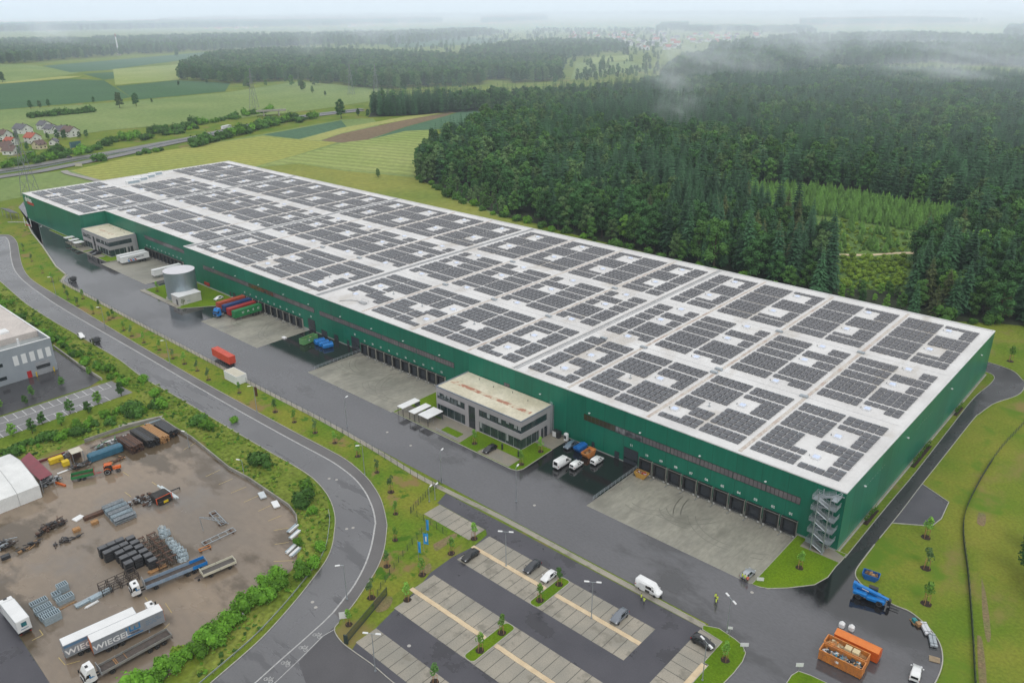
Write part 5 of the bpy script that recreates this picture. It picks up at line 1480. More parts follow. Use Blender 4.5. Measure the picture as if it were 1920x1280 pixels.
a = at(52, 1192); bdir = (at(-14, 1110) - a).normalized(); ang2 = math.atan2(bdir.y, bdir.x)
e = empty('swap_body_lorry', (a + bdir * 4.6 + Vector((0, 0, 0.02))), ang2, 'white box lorry seen from behind with a dark square emblem on its doors', 'truck')
chassis(e, -4.2, 6.4, [-2.8, -1.4, 4.6], z=1.15, r=0.5)
bb = box_body(e, -4.2, 4.0, 1.2, 3.9, WHITE, WHITE)
MB().box(-4.275, -4.255, -0.55, 0.45, 2.35, 3.35).build('emblem', mat('teal_emblem', (0.01, 0.08, 0.14), (0.03, 0.2, 0.2), scale=1.5, rough=0.4), bb)
MB().box(-4.275, -4.255, -0.7, 0.7, 1.75, 1.9).build('emblem', SIDEB, bb)
truck_cab(e, 6.5, P_WHITE, True)
a, b = at(382, 1082), at(438, 1058)
p_ = (a + b) / 2; hh = math.atan2(a.y - b.y, a.x - b.x)
e = empty('dropside_trailer', (p_.x, p_.y, 0.02), hh, 'cream drop sided trailer standing uncoupled behind the grey blue lorry', 'trailer')
CRM = mat('cream_paint', (0.62, 0.6, 0.48), (0.55, 0.53, 0.42), scale=1, rough=0.5, coord='object')
chassis(e, -3.6, 3.6, [-2.2, 2.0], z=0.95, r=0.4)
MB().box(-3.7, 3.7, -1.2, 1.2, 0.97, 1.06).build('load_bed', mat('grey_bed', (0.1, 0.09, 0.085), (0.07, 0.065, 0.06), scale=1.5, rough=0.6), e)
for s in (-1, 1):
 MB().box(-3.7, -0.05, s * 1.23 - 0.03, s * 1.23 + 0.03, 1.0, 1.62).box(0.05, 3.7, s * 1.23 - 0.03, s * 1.23 + 0.03, 1.0, 1.62).build('drop_side', CRM, e)
MB().box(3.7, 3.78, -1.26, 1.26, 1.0, 2.0).build('headboard', CRM, e); MB().box(-3.78, -3.7, -1.26, 1.26, 1.0, 1.7).build('tailboard', CRM, e)
MB().tube([(3.7, -0.4, 0.75), (5.4, 0, 0.7)], 0.06, 6).tube([(3.7, 0.4, 0.75), (5.4, 0, 0.7)], 0.06, 6).build('drawbar', DARK, e)
wheel(e, 4.6, 0.5, 0.28, 0.2)
def big_wheel(e, x, y, r, w, rimm):
 return wheel(e, x, y, r, w, rimm)
a, b = at(1606, 1121), at(1652, 1138)
d_ = (b - a).normalized(); nrm = Vector((-d_.y, d_.x, 0)); c_ = (a + b) / 2 + nrm * 1.1
e = empty('telehandler', (c_.x, c_.y, 0.02), math.atan2(d_.y, d_.x), 'bright blue telehandler with lowered forks at the kerb of the turning area', 'telehandler')
e.scale = (1.15, 1.15, 1.15)
for x in (-1.9, 1.7):
 for s in (-1, 1): big_wheel(e, x, s * 1.02, 0.62, 0.45, RIM)
m = MB().bbox(-2.9, 2.6, -0.62, 0.62, 0.55, 1.15, 0.1).bbox(-2.95, -0.6, -1.22, -0.35, 1.0, 1.62, 0.14).bbox(-0.6, 2.5, -1.2, -0.4, 0.7, 1.3, 0.12).bbox(-2.7, -1.0, 0.35, 1.2, 1.0, 1.5, 0.12)
m.bbox(1.1, 2.4, -1.25, -0.75, 1.2, 1.42, 0.06)
m.build('body', SKYB, e)
m = MB()
for (x0, z0, x1, z1, w) in ((-3.0, 2.45, 1.6, 1.75, 0.34), (0.2, 1.97, 3.0, 1.5, 0.26)):
 for k in range(1):
  d = Vector((x1 - x0, 0, z1 - z0)).normalized(); n_ = Vector((-d.z, 0, d.x)) * w
  A_, B_ = Vector((x0, 0, z0)), Vector((x1, 0, z1))
  q = [A_ - n_ * 0.6, B_ - n_ * 0.5, B_ + n_ * 0.5, A_ + n_ * 0.6]
  y0, y1 = -0.1 - w, -0.1 + w
  m.add([(p.x, y0, p.z) for p in q] + [(p.x, y1, p.z) for p in q], [(0, 1, 2, 3), (7, 6, 5, 4), (0, 4, 5, 1), (1, 5, 6, 2), (2, 6, 7, 3), (3, 7, 4, 0)])
m.box(-3.2, -2.6, -0.5, 0.3, 1.5, 2.75)
m.build('boom', SKYB, e)
MB().add([(-1.6, -0.447, 2.06), (-0.4, -0.447, 1.86), (-0.4, -0.447, 2.04), (-1.6, -0.447, 2.24)], [(0, 1, 2, 3)]).build('white_stripe', LETTER, e)
m = MB().bbox(-0.7, 1.0, 0.32, 1.2, 1.15, 2.35, 0.1, taper=0.08); cabn = m.build('cab', mat('cab_glass', (0.03, 0.05, 0.05), rough=0.08), e)
MB().bbox(-0.72, 0.95, 0.38, 1.15, 2.352, 2.45, 0.04).build('roof', DARK, cabn)
m = MB().box(2.9, 3.35, -0.5, 0.35, 0.5, 1.6).box(3.35, 3.45, -0.65, 0.5, 0.25, 1.2)
m.build('fork_carriage', DARK, e)
for y in (-0.5, 0.3): MB().box(3.45, 4.9, y - 0.06, y + 0.06, 0.22, 0.3).build('fork', DARK, e)
def farm_tractor(p, rz, label):
 e = empty('farm_tractor', p, rz, label, 'tractor')
 for s in (-1, 1):
  big_wheel(e, -1.1, s * 0.9, 0.85, 0.5, WHITE); big_wheel(e, 1.5, s * 0.85, 0.6, 0.4, WHITE)
 MB().bbox(0.2, 2.4, -0.42, 0.42, 0.9, 1.75, 0.15).bbox(0.9, 2.1, -0.95, 0.95, 1.2, 1.32, 0.04).build('bonnet', ORANGE, e)
 MB().bbox(-1.7, 0.3, -0.5, 0.5, 0.6, 1.3, 0.1).build('chassis', DARK, e)
 for s in (-1, 1):
  m = MB()
  for k in range(5):
   t0, t1 = R(15 + 30 * k), R(15 + 30 * (k + 1))
   m.quad((-1.1 + 0.95 * math.cos(t0), s * 0.9 - 0.28, 0.85 + 0.95 * math.sin(t0)), (-1.1 + 0.95 * math.cos(t0), s * 0.9 + 0.28, 0.85 + 0.95 * math.sin(t0)), (-1.1 + 0.95 * math.cos(t1), s * 0.9 + 0.28, 0.85 + 0.95 * math.sin(t1)), (-1.1 + 0.95 * math.cos(t1), s * 0.9 - 0.28, 0.85 + 0.95 * math.sin(t1)))
  m.build('mudguard', ORANGE, e)
 c = MB().bbox(-1.5, 0.2, -0.62, 0.62, 1.3, 2.6, 0.1, taper=0.06).build('cab', CARGLASS, e)
 MB().bbox(-1.65, 0.35, -0.75, 0.75, 2.605, 2.8, 0.08).build('roof', ORANGE, c)
 MB().tube([(0.8, 0.35, 1.7), (0.8, 0.35, 2.7)], 0.05, 6).build('exhaust', DARK, e)
 return e
a, b = at(196, 889), at(214, 885); hh = math.atan2(b.y - a.y, b.x - a.x)
p_ = (a + b) / 2 + Vector((0, 0.8, 0)); farm_tractor((p_.x, p_.y, 0.02), hh, 'orange farm tractor coupled to the green tipper trailer')
d_ = Vector((math.cos(hh), math.sin(hh), 0)); q_ = p_ - d_ * 7.0
e = empty('tipper_trailer', (q_.x, q_.y, 0.02), hh, 'green tipper trailer with red front hitched to the orange tractor', 'trailer')
chassis(e, -2.6, 2.6, [-1.0, 0.2], z=0.9, r=0.42)
MB().box(-2.7, 2.7, -1.15, 1.15, 0.92, 1.0).build('floor', RUST, e)
for s in (-1, 1):
 m = MB().box(-2.7, 2.7, s * 1.18 - 0.03, s * 1.18 + 0.03, 0.95, 1.75)
 for k in range(8): m.box(-2.6 + k * 0.73, -2.5 + k * 0.73, s * 1.23 - 0.03, s * 1.23 + 0.03, 0.95, 1.78)
 m.build('drop_side', GREENP, e)
MB().box(2.7, 2.78, -1.2, 1.2, 0.95, 1.85).build('headboard', RED, e); MB().box(-2.78, -2.7, -1.2, 1.2, 0.95, 1.7).build('tailboard', GREENP, e)
MB().tube([(2.7, -0.4, 0.8), (4.6, 0, 0.7)], 0.06, 6).tube([(2.7, 0.4, 0.8), (4.6, 0, 0.7)], 0.06, 6).build('drawbar', RED, e)
def skip(p, rz, pm, label, L=3.4, w=1.8, h=1.5, waste=None, lid=False):
 e = empty('skip', p, rz, label, 'skip')
 m = MB()
 b0, b1 = L * 0.30, L * 0.5
 out = [(-b0, 0), (b0, 0), (b1, h * 0.75), (b1, h), (-b1, h), (-b1, h * 0.75)]
 for y in (-w / 2, w / 2):
  q = [(x, y, z + 0.05) for x, z in out]
  m.add(q, [tuple(range(6)) if y < 0 else tuple(range(5, -1, -1))])
  q = [(x * 0.96, y * 0.95, z + 0.08) for x, z in out]
  m.add(q, [tuple(range(6)) if y > 0 else tuple(range(5, -1, -1))])
 for (xa, za), (xb, zb) in ((out[0], out[1]), (out[1], out[2]), (out[2], out[3]), (out[4], out[5]), (out[5], out[0])):
  m.quad((xa, -w / 2, za + 0.05), (xa, w / 2, za + 0.05), (xb, w / 2, zb + 0.05), (xb, -w / 2, zb + 0.05))
  m.quad((xa * 0.96, w / 2 * 0.95, za + 0.08), (xa * 0.96, -w / 2 * 0.95, za + 0.08), (xb * 0.96, -w / 2 * 0.95, zb + 0.08), (xb * 0.96, w / 2 * 0.95, zb + 0.08))
 for y in (-w / 2, w / 2):
  m.box(-b1, b1, y - 0.06, y + 0.06, h + 0.02, h + 0.14)
  for x in (-b0, 0, b0): m.box(x - 0.06, x + 0.06, y - (0.1 if y < 0 else 0.0), y + (0.1 if y > 0 else 0.0), 0.1, h)
 for x in (-b1, b1): m.box(x - 0.06, x + 0.06, -w / 2 + 0.06, w / 2 - 0.06, h + 0.02, h + 0.138)
 m.build('tub', pm, e)
 if lid:
  for k in (0, 1):
   xa, xb = (-b1 + 0.05, -0.03) if k == 0 else (0.03, b1 - 0.05)
   MB().add([(xa, -w / 2 + 0.05, h + 0.15), (xb, -w / 2 + 0.05, h + 0.15), (xb, 0, h + 0.5), (xa, 0, h + 0.5), (xb, w / 2 - 0.05, h + 0.15), (xa, w / 2 - 0.05, h + 0.15)], [(0, 1, 2, 3), (3, 2, 4, 5), (0, 3, 5), (1, 4, 2)]).build('lid', pm, e)
 return e
def rubbish(name, p, rz, L, w, z, mats_, label, cat, n=40, seed=1, hi=0.5, smin=0.2, smax=0.8):
 """a heap of boards, bags and boxes filling a container"""
 rr = random.Random(seed)
 m = MB()
 for k in range(n):
  x, y = rr.uniform(-L / 2, L / 2) * 0.84, rr.uniform(-w / 2, w / 2) * 0.72
  s = rr.uniform(smin, smax)
  M = Matrix.Translation((x, y, z + rr.uniform(0, hi))) @ Matrix.Rotation(rr.uniform(0, 6.3), 4, 'Z') @ Matrix.Rotation(rr.uniform(-.5, .5), 4, 'X') @ Matrix.Rotation(rr.uniform(-.35, .35), 4, 'Y')
  sx, sy, sz = s, s * rr.uniform(0.3, 0.9), s * rr.uniform(0.06, 0.4)
  f = min(1.0, (w / 2 - abs(y)) / max(s * 0.7, 0.01))
  m.box(-sx / 2 * f, sx / 2 * f, -sy / 2 * f, sy / 2 * f, -sz / 2, sz / 2, rr.randrange(len(mats_)), M=M)
 m.box(-L / 2 * 0.93, L / 2 * 0.93, -w / 2 * 0.9, w / 2 * 0.9, z - 0.35, z - 0.1, 0)
 o = m.build(name, mats_, None, loc=p, rz=rz)
 return tag(o, label, cat)
def at_along(px0, px1, side=1.0, w=0.0):
 a, b = at(*px0), at(*px1)
 d = (b - a).normalized(); nrm = Vector((-d.y, d.x, 0))
 return (a + b) / 2 + nrm * w * side, math.atan2(d.y, d.x), (b - a).length
def rolloff(p, rz, pm, label, L=6.6, w=2.35, h=2.3, closed=False):
 e = empty('roll_off_container', p, rz, label, 'container')
 m = MB()
 z0 = 0.18
 if closed:
  sec = [(-w / 2, z0), (w / 2, z0), (w / 2, h * 0.78), (0.35, h), (-w / 2, h * 0.86)]
  n = 5
  vs = [(-L / 2, y, z) for y, z in sec] + [(L / 2, y, z) for y, z in sec]
  m.add(vs, [tuple(range(n))[::-1], tuple(range(n, 2 * n))] + [(i, (i + 1) % n, n + (i + 1) % n, n + i) for i in range(n)])
  m.build('tub', pm, e)
  MB().add([(-L / 2 - 0.05, w / 2 + 0.03, h * 0.785), (L / 2 + 0.05, w / 2 + 0.03, h * 0.785), (L / 2 + 0.05, 0.35, h + 0.03), (-L / 2 - 0.05, 0.35, h + 0.03), (L / 2 + 0.05, -w / 2 - 0.03, h * 0.87), (-L / 2 - 0.05, -w / 2 - 0.03, h * 0.87)], [(0, 1, 2, 3), (3, 2, 4, 5)]).build('lid', mat('orange_lid', (0.66, 0.19, 0.03), (0.6, 0.16, 0.025), scale=1, rough=0.4), e)
 else:
  t = 0.07
  m.box(-L / 2, L / 2, -w / 2, w / 2, z0, z0 + 0.1)
  for y in (-w / 2, w / 2 - t): m.box(-L / 2, L / 2, y, y + t, z0 + 0.1, h)
  for x in (-L / 2, L / 2 - t): m.box(x, x + t, -w / 2 + t, w / 2 - t, z0 + 0.1, h)
  for y, s in ((-w / 2, -1), (w / 2, 1)):
   n = int(L / 0.75)
   for i in range(n + 1):
    x = -L / 2 + 0.06 + (L - 0.12) * i / n
    m.box(x - 0.05, x + 0.05, y - (0.1 if s < 0 else 0), y + (0.1 if s > 0 else 0), z0, h - 0.1)
   m.box(-L / 2 - 0.04, L / 2 + 0.04, y - 0.1, y + 0.1, h, h + 0.12)
  for x in (-L / 2, L / 2): m.box(x - 0.1, x + 0.1, -w / 2 + 0.1, w / 2 - 0.1, h, h + 0.118)
  m.build('tub', pm, e)
 r = MB()
 for y in (-0.5, 0.5): r.box(-L / 2, L / 2, y - 0.08, y + 0.08, 0, 0.18)
 r.build('runner', DARK, e)
 dd = MB().box(L / 2 + 0.03, L / 2 + 0.1, -w / 2 + 0.1, -0.02, z0 + 0.1, h * 0.76).box(L / 2 + 0.03, L / 2 + 0.1, 0.02, w / 2 - 0.1, z0 + 0.1, h * 0.76)
 dd.build('door', pm, e)
 s = MB()
 for sd in (-1, 1):
  y = sd * (w / 2 + 0.012)
  q = [(-0.9, y, 1.1), (-0.2, y, 1.1), (-0.2, y, 1.6), (-0.9, y, 1.6)]
  s.add(q, [(0, 1, 2, 3) if sd < 0 else (3, 2, 1, 0)])
 s.build('sticker', LETTER, e)
 return e
p_, ang, L_ = at_along((1533, 1235), (1612, 1274), 1, 1.2)
rolloff((p_.x, p_.y, 0.02), ang, RUSTO, 'worn orange open container of mixed rubbish, nearest the bottom edge', L=L_)
MIXR = [mat('junk_dark', (0.03, 0.032, 0.035), rough=0.7), mat('junk_white', (0.6, 0.6, 0.6), rough=0.6), mat('junk_teal', (0.03, 0.18, 0.26), rough=0.5), mat('junk_grey', (0.16, 0.17, 0.18), rough=0.7), CARD]
rubbish('rubbish_heap', (p_.x, p_.y, 0.02), ang, L_ - 0.2, 2.2, 1.6, MIXR, 'dark plastic rubbish with white and teal foil in the front orange container', 'rubbish', 90, 4, 0.4, 0.3, 0.95)
q_ = p_ + Vector((-math.sin(ang), math.cos(ang), 0)) * 2.75 + Vector((math.cos(ang), math.sin(ang), 0)) * (-0.15)
rolloff((q_.x, q_.y, 0.02), ang, RUSTO, 'worn orange open container of timber, the middle one of three', L=L_)
rubbish('timber_heap', (q_.x, q_.y, 0.02), ang, L_ - 0.2, 2.2, 1.6, [WOOD, CARD, RUSTO, mat('junk_pale', (0.5, 0.42, 0.27), rough=0.8)], 'waste timber and cartons heaped in the middle orange container', 'rubbish', 70, 9, 0.35, 0.3, 1.1)
for k, dx in enumerate((0.3, 1.75)):
 o = MB().bbox(-0.62, 0.62, -0.62, 0.62, 0, 0.85, 0.04).build('crate', mat('pale_ply', (0.6, 0.5, 0.3), (0.54, 0.44, 0.26), scale=1, rough=0.7), None, loc=(q_.x + dx * math.cos(ang), q_.y + dx * math.sin(ang) - 0.1, 1.82), rz=ang)
 tag(o, ['pale plywood crate on the timber waste, left of two', 'pale plywood crate on the timber waste, right of two'][k], 'crate')
q2 = q_ + Vector((-math.sin(ang), math.cos(ang), 0)) * 3.15 + Vector((math.cos(ang), math.sin(ang), 0)) * 1.0
rolloff((q2.x, q2.y, 0.02), ang, mat('bright_orange', (0.66, 0.12, 0.01), (0.58, 0.1, 0.01), scale=1, rough=0.4, coord='object'), 'bright orange closed container with ridged lid, rearmost of three', L=L_ + 0.4, h=2.8, closed=True)
for k, (px, py) in enumerate(((1578, 1174), (1596, 1180))):
 p3 = at(px, py)
 o = MB().bbox(-0.55, 0.55, -0.55, 0.55, 0.0, 1.05, 0.22).bbox(-0.3, 0.3, -0.3, 0.3, 1.051, 1.25, 0.12).build('big_bag', WHITE, None, loc=(p3.x, p3.y, 0.02), rz=ang)
 tag(o, ['white filled big bag behind the bright orange container, left of two', 'white filled big bag behind the bright orange container, right of two'][k], 'bag')
p3 = at(1632, 1084); skip((p3.x, p3.y, 0.0), 0.15, BLUE, 'blue skip of cardboard waste on the grass beside the telehandler', 3.4, 2.0, 1.3)
rubbish('cardboard_heap', (p3.x, p3.y, 0.0), 0.15, 2.8, 1.7, 1.05, [CARD, WOOD, RUST], 'crumpled cardboard and wood filling the blue skip on the grass', 'rubbish', 30, 3, 0.4)
p3 = at(1206, 893); skip((-51.8, -2.0, -1.0), 0.05, YELLOW if False else mat('ochre_skip', (0.5, 0.3, 0.07), (0.42, 0.24, 0.05), scale=1.5, rough=0.55, coord='object'), 'ochre skip of red tinged waste in front of dock ten', 3.6, 1.9, 1.4)
rubbish('waste_heap', (-51.8, -2.0, -1.0), 0.05, 3.0, 1.6, 1.15, [RED, RUST, LETTER, CARD], 'red and white waste heaped in the ochre skip', 'rubbish', 34, 8, 0.5)
skip((-71.6, -3.2, 0.0), UPV, BLUE, 'blue lidded skip between the blue grey car and the orange skip', 4.0, 2.1, 1.5, lid=True)
skip((-68.1, -4.0, 0.0), UPV, mat('pale_orange_skip', (0.6, 0.25, 0.08), (0.52, 0.2, 0.06), scale=1, rough=0.5, coord='object'), 'pale orange open skip beside the hall wall next to the blue lidded one', 4.2, 2.1, 1.6)
rubbish('waste_heap', (-68.1, -4.0, 0.0), UPV, 3.2, 1.8, 1.0, [CARD, RUST, WOOD], 'brown waste lying inside the pale orange skip', 'rubbish', 20, 6, 0.3)
p_, ang, L_ = at_along((566, 650), (600, 636), 1, 1.2)
rolloff((p_.x, p_.y, 0.02), ang, mat('light_green_container', (0.16, 0.36, 0.14), (0.1, 0.28, 0.1), scale=1.2, rough=0.5, coord='object'), 'light green open container beside the blue compactors', L=6.8, h=2.2)
rubbish('waste_heap', (p_.x, p_.y, 0.02), ang, 6.2, 2.0, 1.4, [RUST, CARD, WOOD], 'rust brown waste inside the light green container', 'rubbish', 40, 12, 0.3)
for k in range(3):
 p3 = Vector((-191.9 + k * 2.55, -5.6 - k * 0.1, 0.0))
 e = empty('waste_compactor', p3, UPV - 0.25, '%s of three blue rounded waste skips beside the light green container' % ['leftmost', 'middle', 'rightmost'][k], 'skip', 'blue skips by the hall')
 m = MB()
 sec = [(-1.1, 0.2), (1.1, 0.2), (1.2, 1.2), (0.75, 1.85), (-0.75, 1.85), (-1.2, 1.2)]
 n = 6
 vs = [(-1.9, y, z) for y, z in sec] + [(1.9, y, z) for y, z in sec]
 m.add(vs, [tuple(range(n))[::-1], tuple(range(n, 2 * n))] + [(i, (i + 1) % n, n + (i + 1) % n, n + i) for i in range(n)])
 for x in (-1.4, 0, 1.4): m.box(x - 0.06, x + 0.06, -1.27, 1.27, 0.2, 1.2)
 m.build('tub', SKYB, e)
 MB().box(-1.6, -0.1, -0.6, 0.6, 1.855, 1.93).box(0.1, 1.6, -0.6, 0.6, 1.855, 1.93).build('lid', BLUE, e)
p3 = at(533, 634)
o = MB().bbox(-0.9, 0.9, -0.6, 0.6, 0, 0.5, 0.05).build('waste_bale', LETTER, None, loc=(p3.x, p3.y, 0.02)); tag(o, 'white wrapped bale on the wet asphalt by the docks', 'bale')
p3 = at(1714, 1166); e = empty('pallet', (p3.x, p3.y, 0.02), -0.75, 'wooden pallet carrying a teal bin at the kerb', 'pallet')
m = MB()
for k in range(5): m.box(-0.9, 0.9, -0.5 + k * 0.22, -0.38 + k * 0.22, 0.12, 0.15)
for y in (-0.45, 0, 0.42): m.box(-0.9, 0.9, y - 0.05, y + 0.05, 0, 0.12)
m.build('deck', WOOD, e)
o = MB().bbox(-0.45, 0.45, -0.4, 0.4, 0.15, 0.85, 0.06).build('bin', mat('teal_bin', (0.02, 0.22, 0.24), rough=0.5), None, loc=(p3.x, p3.y, 0.02), rz=-0.75); tag(o, 'teal plastic bin on the kerbside pallet', 'bin')
o = MB().bbox(-0.5, 0.5, -0.45, 0.45, 0.0, 0.7, 0.03).build('carton', CARD, None, loc=(at(1722, 1172).x, at(1722, 1172).y, 0.02), rz=-0.7); tag(o, 'brown carton standing beside the teal bin', 'carton')
PIPEM = mat('white_roll_foil', (0.62, 0.63, 0.65), (0.5, 0.52, 0.55), scale=2, rough=0.4)
for k, (px, py, L_, r_, lab) in enumerate(((1735, 1180, 3.4, -0.95, 'bundle of white wrapped profiles, upper of two at the kerb'), (1748, 1202, 3.6, -1.15, 'bundle of grey wrapped profiles, lower of two at the kerb'))):
 p3 = at(px, py)
 m = MB()
 for i in range(2):
  m.bbox(-L_ / 2, L_ / 2, -0.65 + i * 0.68, -0.02 + i * 0.68, 0.12, 0.62, 0.06)
 for x in (-L_ / 3, 0, L_ / 3): m.box(x - 0.08, x + 0.08, -0.7, 0.7, 0, 0.12, 1)
 for x in (-L_ / 3, L_ / 3): m.box(x - 0.05, x + 0.05, -0.67, 0.68, 0.1, 0.64, 1)
 tag(m.build('profile_bundle', [PIPEM if k == 0 else GALV, DARK], None, loc=(p3.x, p3.y, 0.02), rz=r_), lab, 'bundle')
p3 = at(1752, 1236)
m = MB()
for k in range(7): m.box(-0.95, 0.95, -0.75 + k * 0.22, -0.57 + k * 0.22, 0.1, 0.13)
for y in (-0.7, 0, 0.65): m.box(-0.95, 0.95, y - 0.05, y + 0.05, 0, 0.1)
tag(m.build('pallet', mat('grey_wood', (0.33, 0.25, 0.16), (0.26, 0.2, 0.13), scale=2, rough=0.8), None, loc=(p3.x, p3.y, 0.02), rz=0.3), 'bare wooden pallet lying flat at the kerb bend', 'pallet')
SKIN = mat('skin', (0.45, 0.27, 0.2), rough=0.6); HAIR = mat('dark_hair', (0.03, 0.02, 0.015), rough=0.8)
HIVIS = mat('hi_vis_yellow', (0.62, 0.75, 0.03), (0.55, 0.68, 0.03), rough=0.7, scale=4); HIORG = mat('hi_vis_orange', (0.8, 0.12, 0.03), rough=0.7, scale=4)
TROU = mat('dark_trousers', (0.025, 0.03, 0.045), rough=0.8); REFL = mat('reflective_tape', (0.6, 0.62, 0.62), rough=0.3)
def skin_mesh(nodes, edges, name, mats, parent, root=0, sub=1, assign=None):
 me = bpy.data.meshes.new(name)
 me.from_pydata([n[0] for n in nodes], edges, [])
 o = bpy.data.objects.new(name, me); col.objects.link(o)
 sm_ = o.modifiers.new('skin', 'SKIN'); sm_.use_smooth_shade = True
 for i, n in enumerate(nodes):
  r_ = n[1] if isinstance(n[1], tuple) else (n[1], n[1])
  me.skin_vertices[0].data[i].radius = r_
 me.skin_vertices[0].data[root].use_root = True
 if sub:
  s_ = o.modifiers.new('sub', 'SUBSURF'); s_.levels = sub; s_.render_levels = sub
 bpy.context.view_layer.update()
 m2 = bpy.data.meshes.new_from_object(o.evaluated_get(bpy.context.evaluated_depsgraph_get()))
 bpy.data.objects.remove(o); bpy.data.meshes.remove(me)
 m2.name = name
 for m in mats: m2.materials.append(m)
 if assign:
  for p in m2.polygons: p.material_index = assign(p.center)
 o2 = bpy.data.objects.new(name, m2); col.objects.link(o2)
 if parent is not None: o2.parent = parent
 return o2
_people = {}
def person_meshes(pose):
 """body with limbs, five-fingered hands and a face; a vest shell and hair as clothing children"""
 N_, E_ = [], []
 def nd(p, r): N_.append((p, r)); return len(N_) - 1
 def ch(a, *pts):
  for p, r in pts:
   b = nd(p, r); E_.append((a, b)); a = b
  return a
 stride = 0.12 if pose != 'stand' else 0.03
 pel = nd((0, 0, 0.95), (0.15, 0.11))
 chest = ch(pel, ((0, 0, 1.12), (0.14, 0.1)), ((0, 0, 1.32), (0.165, 0.11)))
 neck = ch(chest, ((0, 0, 1.46), (0.09, 0.08)), ((0.01, 0, 1.53), 0.058))
 ch(neck, ((0.015, 0, 1.60), (0.075, 0.085)), ((0.02, 0, 1.70), (0.078, 0.095)), ((0.01, 0, 1.785), (0.05, 0.06)))
 for s in (-1, 1):
  ft = s * stride
  ch(pel, ((0, s * 0.09, 0.88), 0.095), ((ft * 0.4 + 0.01, s * 0.1, 0.5), 0.062), ((ft - 0.01, s * 0.105, 0.1), 0.042), ((ft + 0.0, s * 0.11, 0.05), 0.045), ((ft + 0.17, s * 0.125, 0.04), 0.038))
  if pose == 'reach' and s > 0:
   el, wr = (0.12, s * 0.25, 1.15), (0.36, s * 0.14, 1.18)
  elif pose == 'fold':
   el, wr = (0.08, s * 0.26, 1.13), (0.24, s * 0.04, 1.16)
  else:
   el, wr = (-0.02, s * 0.27, 1.13), (0.06, s * 0.27, 0.90)
  e_ = ch(chest, ((0, s * 0.18, 1.40), 0.062), (el, 0.046), (wr, 0.03))
  d = (Vector(wr) - Vector(el)).normalized(); side = Vector((0.6, -s * 0.8, 0)).cross(d)
  if side.length < 0.1: side = Vector((0, 0, 1))
  side.normalize()
  pm = Vector(wr) + d * 0.05
  palm = ch(e_, (tuple(pm), (0.034, 0.022)))
  for k in range(4):
   b0 = pm + d * 0.035 + side * (k - 1.5) * 0.019
   ln_ = (0.05, 0.062, 0.058, 0.045)[k]
   c = Vector((0.012, -s * 0.01, 0))
   ch(palm, (tuple(b0), 0.010), (tuple(b0 + d * ln_ * 0.6 + c * 0.4), 0.0088), (tuple(b0 + d * ln_ + c), 0.0075))
  ch(palm, (tuple(pm + side * -0.035), 0.011), (tuple(pm + side * -0.05 + d * 0.04), 0.009))
 return N_, E_
def make_person(p, rz, pose, vest, label, scale=1.0):
 e = empty('person', p, rz, label, 'person')
 key = (pose, vest.name)
 if key not in _people:
  N_, E_ = person_meshes(pose)
  def asg(c):
   if c.z > 1.53: return 0
   if c.z < 0.09: return 2
   if c.z > 0.93: return 1 if (c.z > 1.0 or abs(c.y) < 0.2) and not (abs(c.y) > 0.2 and c.z < 0.93) else 0
   if abs(c.y) > 0.2 and c.z > 0.7: return 0
   return 3
  b = skin_mesh(N_, E_, 'body', [SKIN, vest, BLACK, TROU], None, 0, 1, asg)
  f = MB()
  for s in (-1, 1): f.bbox(0.098, 0.112, s * 0.034 - 0.012, s * 0.034 + 0.012, 1.665, 1.685, 0.004)
  f.bbox(0.1, 0.13, -0.012, 0.012, 1.625, 1.66, 0.006, 1); f.box(0.088, 0.102, -0.022, 0.022, 1.598, 1.606, 2)
  for s in (-1, 1): f.bbox(-0.01, 0.03, s * 0.088 - 0.012, s * 0.088 + 0.012, 1.63, 1.69, 0.006, 1)
  fc = f.build('face', [BLACK, SKIN, RED])
  h = MB()
  for i in range(5):
   t0, t1 = i / 5 * PI / 2, (i + 1) / 5 * PI / 2
   for k in range(12):
    a0, a1 = 2 * PI * k / 12, 2 * PI * (k + 1) / 12
    def q(t, a): return (0.005 + 0.1 * math.cos(t) * math.cos(a) - 0.012, 0.092 * math.cos(t) * math.sin(a), 1.70 + 0.115 * math.sin(t))
    h.add([q(t0, a0), q(t0, a1), q(t1, a1), q(t1, a0)], [(0, 1, 2, 3)], 0, True)
  hr = h.build('hair', HAIR)
  v = MB()
  n = 16
  prof = [(0.86, 0.185, 0.145), (1.0, 0.185, 0.145), (1.06, 0.186, 0.146), (1.2, 0.19, 0.145), (1.26, 0.19, 0.145), (1.36, 0.185, 0.14), (1.46, 0.1, 0.1)]
  for (z0, a0, b0), (z1, a1, b1), mi in zip(prof[:-1], prof[1:], (0, 1, 0, 1, 0, 0)):
   for k in range(n):
    t0, t1 = 2 * PI * k / n, 2 * PI * (k + 1) / n
    v.add([(b0 * math.cos(t0), a0 * math.sin(t0), z0), (b0 * math.cos(t1), a0 * math.sin(t1), z0), (b1 * math.cos(t1), a1 * math.sin(t1), z1), (b1 * math.cos(t0), a1 * math.sin(t0), z1)], [(0, 1, 2, 3)], mi, True)
  vs_ = v.build('vest', [vest, REFL])
  _people[key] = (b.data, fc.data, hr.data, vs_.data)
  for o, nm in ((b, 'body'), (fc, 'face'), (hr, 'hair'), (vs_, 'vest')): o.parent = e
 else:
  for d, nm in zip(_people[key], ('body', 'face', 'hair', 'vest')):
   o = bpy.data.objects.new(nm, d); col.objects.link(o); o.parent = e
 e.scale = (scale, scale, scale)
 return e
